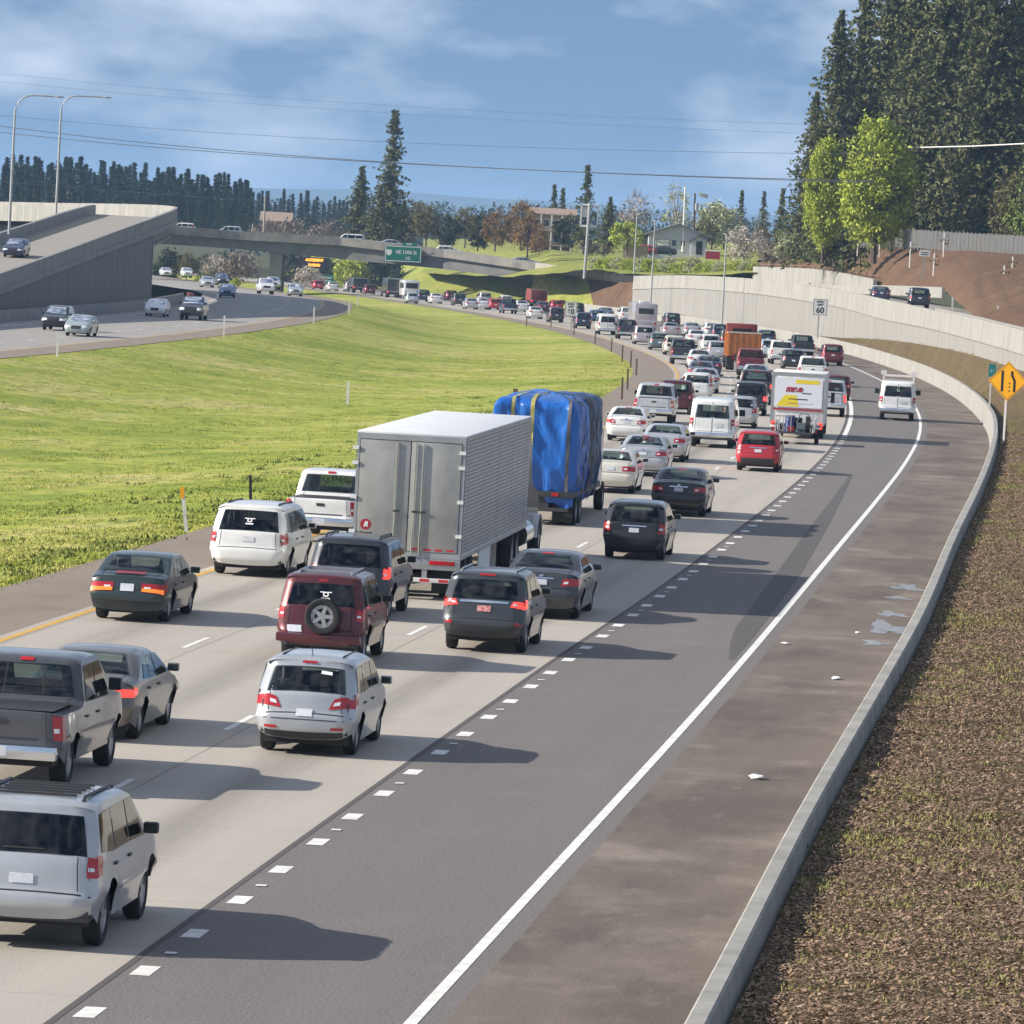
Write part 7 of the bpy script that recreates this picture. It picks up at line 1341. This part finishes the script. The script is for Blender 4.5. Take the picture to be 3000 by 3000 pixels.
ob('gate_rail', MB().tube([(-.86, .05, 1.24), (-.10, .05, 1.24)], .025, 5).me('gate_rail', ('steel',)), t)
def on_trailer(name, label, cat, x, y, me):
    o = ob(name, me, None, Vector(UL)+Matrix.Rotation(UR, 3, 'Z') @ Vector((x, y, .54)), (0, 0, UR), label=label, category=cat); return o
mat('drum_blue', (.02,.04,.16), .4); mat('can_red', (.5,.03,.03), .45)
drum = lambda m, r, h: MB().lathe([(0, .01), (0, r), (h*.3, r), (h*.32, r*1.04), (h*.35, r), (h*.65, r), (h*.68, r*1.04), (h*.7, r), (h, r), (h, .01)], 18, 'Z').me('drum', (m,), 40)
on_trailer('drum', 'navy blue drum standing on the small utility trailer', 'drum', -.22, .7, drum('drum_blue', .22, .72)); on_trailer('drum', 'black drum beside the navy one on the small utility trailer', 'drum', .12, 1.1, drum('dark', .2, .62))
on_trailer('fuel_can', 'red fuel can low at the back of the small utility trailer', 'can', -.15, .18, MB().box(-.14, .14, -.1, .1, 0, .26).me('fuel_can', ('can_red',), bevel=.04))
on_trailer('tyre', 'upright black tyre at the right side of the small utility trailer', 'tyre', .58, .6, MB().lathe([(-.1, .2), (-.1, .36), (.1, .36), (.1, .2)], 20, 'X').me('tyre', ('tyre',), 50)).location.z += .36
on_trailer('garden_machine', 'green and grey machine with a curved handle on the small utility trailer', 'machine', .28, .5, (lambda b: (b.box(-.2, .2, -.2, .3, .1, .42), b.tube([(-.2, -.1, .4), (-.05, -.25, .82), (.3, -.25, .82), (.45, .1, .5)], .03, 6), b.lathe([(-.24, .01), (-.24, .13), (.24, .13), (.24, .01)], 14, 'X'))[-1].me('garden_machine', ('paint_teal',)))(MB()))
# dump lorry with the rusty orange container
mat('orange_steel', (.52,.20,.045), .6, 0, var=(.36,.13,.04), scale=1.6, bump=.2, bscale=5); mat('rust_top', (.20,.035,.03), .7)
c = (16.54, 416.32, -1.14); y0 = 421.0; a = slope(yel, 424); t = thing('dump_truck', 'lorry with a rusty orange open container and a dark red hood', 'truck', (c[0]-.15, y0, float(zmain(y0))), -math.atan(a))
b = MB(); b.box(-1.24, 1.24, 0, .1, 1.05, 2.75); b.box(-1.24, -1.14, .1, 6.2, 1.05, 2.75); b.box(1.14, 1.24, .1, 6.2, 1.05, 2.75); b.box(-1.14, 1.14, 6.1, 6.2, 1.05, 2.75); b.box(-1.14, 1.14, .1, 6.1, 1.05, 1.12); ob('container', b.me('container', ('orange_steel',)), t)
for k in range(6): ob('stiffener', box_me('stiffener', -1.1+k*.44-.04, -1.1+k*.44+.04, -.07, -.002, 1.1, 2.68, 'orange_steel'), t)
for k in range(8): ob('stiffener', box_me('stiffener', -1.30, -1.245, .3+k*.78, .42+k*.78, 1.1, 2.68, 'orange_steel'), t)
ob('top_rail', box_me('top_rail', -1.27, 1.27, -.06, .1, 2.752, 2.86, 'blossom'), t); ob('tailgate_hinge', box_me('tailgate_hinge', -1.0, 1.0, -.1, -.071, 1.06, 1.14, 'rust_top'), t)
b = MB(); b.box(-1.15, 1.15, 6.5, 8.3, .8, 3.35); ob('cab', b.me('cab', ('rust_top',), bevel=.12), t); ob('rear_window', box_me('rear_window', -.7, .7, 6.47, 6.50, 2.5, 3.0, 'glass'), t); ob('chassis', box_me('chassis', -.5, .5, .1, 9, .55, 1.04, 'dark_metal'), t)
for y in (1.4, 2.7, 8.0):
    for sg in (-1, 1): wheel_at(t, sg*1.1, y, .5, .28, y < 5)
for sg in (-1, 1): ob('mud_flap', box_me('mud_flap', sg*.95-.28, sg*.95+.28, .5, .52, .15, 1.0, 'dark'), t); ob('tail_light', box_me('tail_light', sg*.8-.1, sg*.8+.1, -.02, .02, .85, .98, 'tail_red'), t)
# motorhome, shuttle and far lorries
c = (13.24, 610.54, -2.19); y0 = 606.0; t = thing('motorhome', 'pale grey motorhome in the jam on the bend', 'motorhome', (c[0]-.2, y0, float(zmain(y0))), -math.atan(slope(yel, 609)))
ob('body', box_me('body', -1.22, 1.22, 0, 8.0, .55, 3.1, 'paint_pinkgrey', .16), t); ob('rear_window', box_me('rear_window', -.8, .8, -.02, .01, 2.0, 2.6, 'glass'), t); ob('stripe', box_me('stripe', -1.0, 1.0, -.015, .01, 1.2, 1.35, 'ad_lilac'), t); ob('roof_unit', box_me('roof_unit', -.5, .5, 2.5, 3.6, 3.1, 3.35, 'sign_white', .05), t)
for y in (1.8, 6.6):
    for sg in (-1, 1): wheel_at(t, sg*1.05, y, .42, .26)
for sg in (-1, 1): ob('tail_light', box_me('tail_light', sg*1.0-.07, sg*1.0+.07, -.02, .01, .9, 1.15, 'tail_red'), t)
c = (-16.52, 845.33, -3.47); y0 = 846.0; t = thing('shuttle_bus', 'white shuttle bus beneath the middle of the bridge', 'bus', (c[0], y0, float(zmain(y0))), -math.atan(slope(yel, y0)))
ob('body', box_me('body', -1.15, 1.15, 0, 6.6, .5, 2.75, 'paint_white', .14), t); ob('rear_window', box_me('rear_window', -.9, .9, -.02, .01, 1.6, 2.4, 'glass'), t)
for y in (1.4, 5.4):
    for sg in (-1, 1): wheel_at(t, sg*1.0, y, .4, .25)
for sg in (-1, 1):
    ob('tail_light', box_me('tail_light', sg*.98-.07, sg*.98+.07, -.02, .01, .9, 1.2, 'tail_red'), t)
    for k in range(4): ob('side_window', box_me('side_window', sg*1.155-.01, sg*1.155+.01, .6+k*1.3, 1.6+k*1.3, 1.55, 2.35, 'glass'), t)
for (px, ht, m, cp, lab) in (((-19.21, 852.44, -3.5), 2.9, 'paint_black', 'black', 'black box lorry under the bridge left of the white shuttle'), ((-25.75, 902.85, -3.78), 2.4, 'paint_charcoal', 'charcoal', 'dark box lorry farther off under the bridge'), ((2.24, 824.98, -3.35), 2.6, 'rust_top', 'darkred', 'brown red box lorry beyond the white saloon with the median sign')):
    box_truck(lab, (px[0], px[1], float(zmain(px[1]))), -math.atan(slope(yel, px[1])), 2.4, ht, 5.5, m, cp, .9, group='box lorries far down the road')
# ---- cars on the bridge, on the two ramps and parked by the house
mx = lambda px: px
for (ty, c, rz, pn, lab) in (('wagon', (-51.12, 867, 5.16), 90, 'white', 'white car on the bridge nearest the flyover'), ('minivan', (-25.41, 868, 4.07), 90, 'white', 'white car on the bridge left of the green sign, the first of two'), ('saloon', (-21.65, 867, 4.02), -90, 'silver', 'silver car on the bridge just left of the green sign'), ('saloon2', (-1.62, 858, 2.89), -90, 'silver', 'silver car on the bridge near its right end'), ('suv', (-44.07, 868, 4.82), 90, 'palegrey', 'pale suv on the bridge above the pier'), ('hatch', (-12.91, 864, 3.73), -90, 'white', 'white hatchback on the bridge right of the green sign')):
    zt = float(np.interp(c[0], [p[0] for p in OB], [p[2] for p in OB]))-1.0; md = MODELS[ty]; md.place(KIND[ty][0], lab, KIND[ty][1], (c[0], c[1]+2.6, zt+.005), R_(rz), pn, 'cars crossing the bridge')
def on_path(P, x):
    i = min(range(1, len(P)-1), key=lambda k: abs(P[k].y-x)); d = P[i+1]-P[i-1]; return P[i], math.atan2(-d.x, d.y), math.atan2(d.z, math.hypot(d.x, d.y))
p, a, e = on_path(PR, 470); s = side(PR, min(range(len(PR)), key=lambda k: abs(PR[k].y-470))); t = MODELS['saloon2'].place('sedan', 'dark blue saloon coming down the flyover ramp', 'sedan', (p.x-s.x*4.7, p.y-s.y*4.7, p.z-.99), a+math.pi, 'navy'); t.rotation_euler.x = -e
for (ty, c, pn, lab) in (('saloon', (34.1, 548, 3.1), 'navy', 'dark saloon on the right hand ramp, the one farther away'), ('suv', (33.37, 484, 3.41), 'charcoal', 'dark suv on the right hand ramp, nearer the camera')):
    MODELS[ty].place(KIND[ty][0], lab, KIND[ty][1], (c[0], c[1], c[2]), math.atan(-slope(wx, c[1]-30)), pn, 'cars on the right hand ramp')
for (ty, c, pn, lab) in (('saloon', (21.14, 842, 4.99), 'charcoal', 'dark car parked before the grey house'), ('hatch', (18.34, 840, 4.95), 'red', 'red car parked left of the dark one by the grey house')):
    MODELS[ty].place(KIND[ty][0], lab, KIND[ty][1], (c[0], c[1], c[2]), R_(90), pn, 'cars parked by the grey house')
# ================================================================ AIR
hz = bpy.data.materials.new('haze'); hz.use_nodes = True; t = hz.node_tree; t.nodes.clear(); o_ = t.nodes.new('ShaderNodeOutputMaterial'); v_ = t.nodes.new('ShaderNodeVolumePrincipled'); v_.inputs['Color'].default_value = (.42, .66, 1.0, 1); v_.inputs['Density'].default_value = 0.0001; v_.inputs['Anisotropy'].default_value = 0.0
t.links.new(v_.outputs[0], o_.inputs['Volume'])
ob('haze', MB().box(-9600, 9600, -600, 14800, -16, 82).me('haze', (hz,)), kind='stuff')
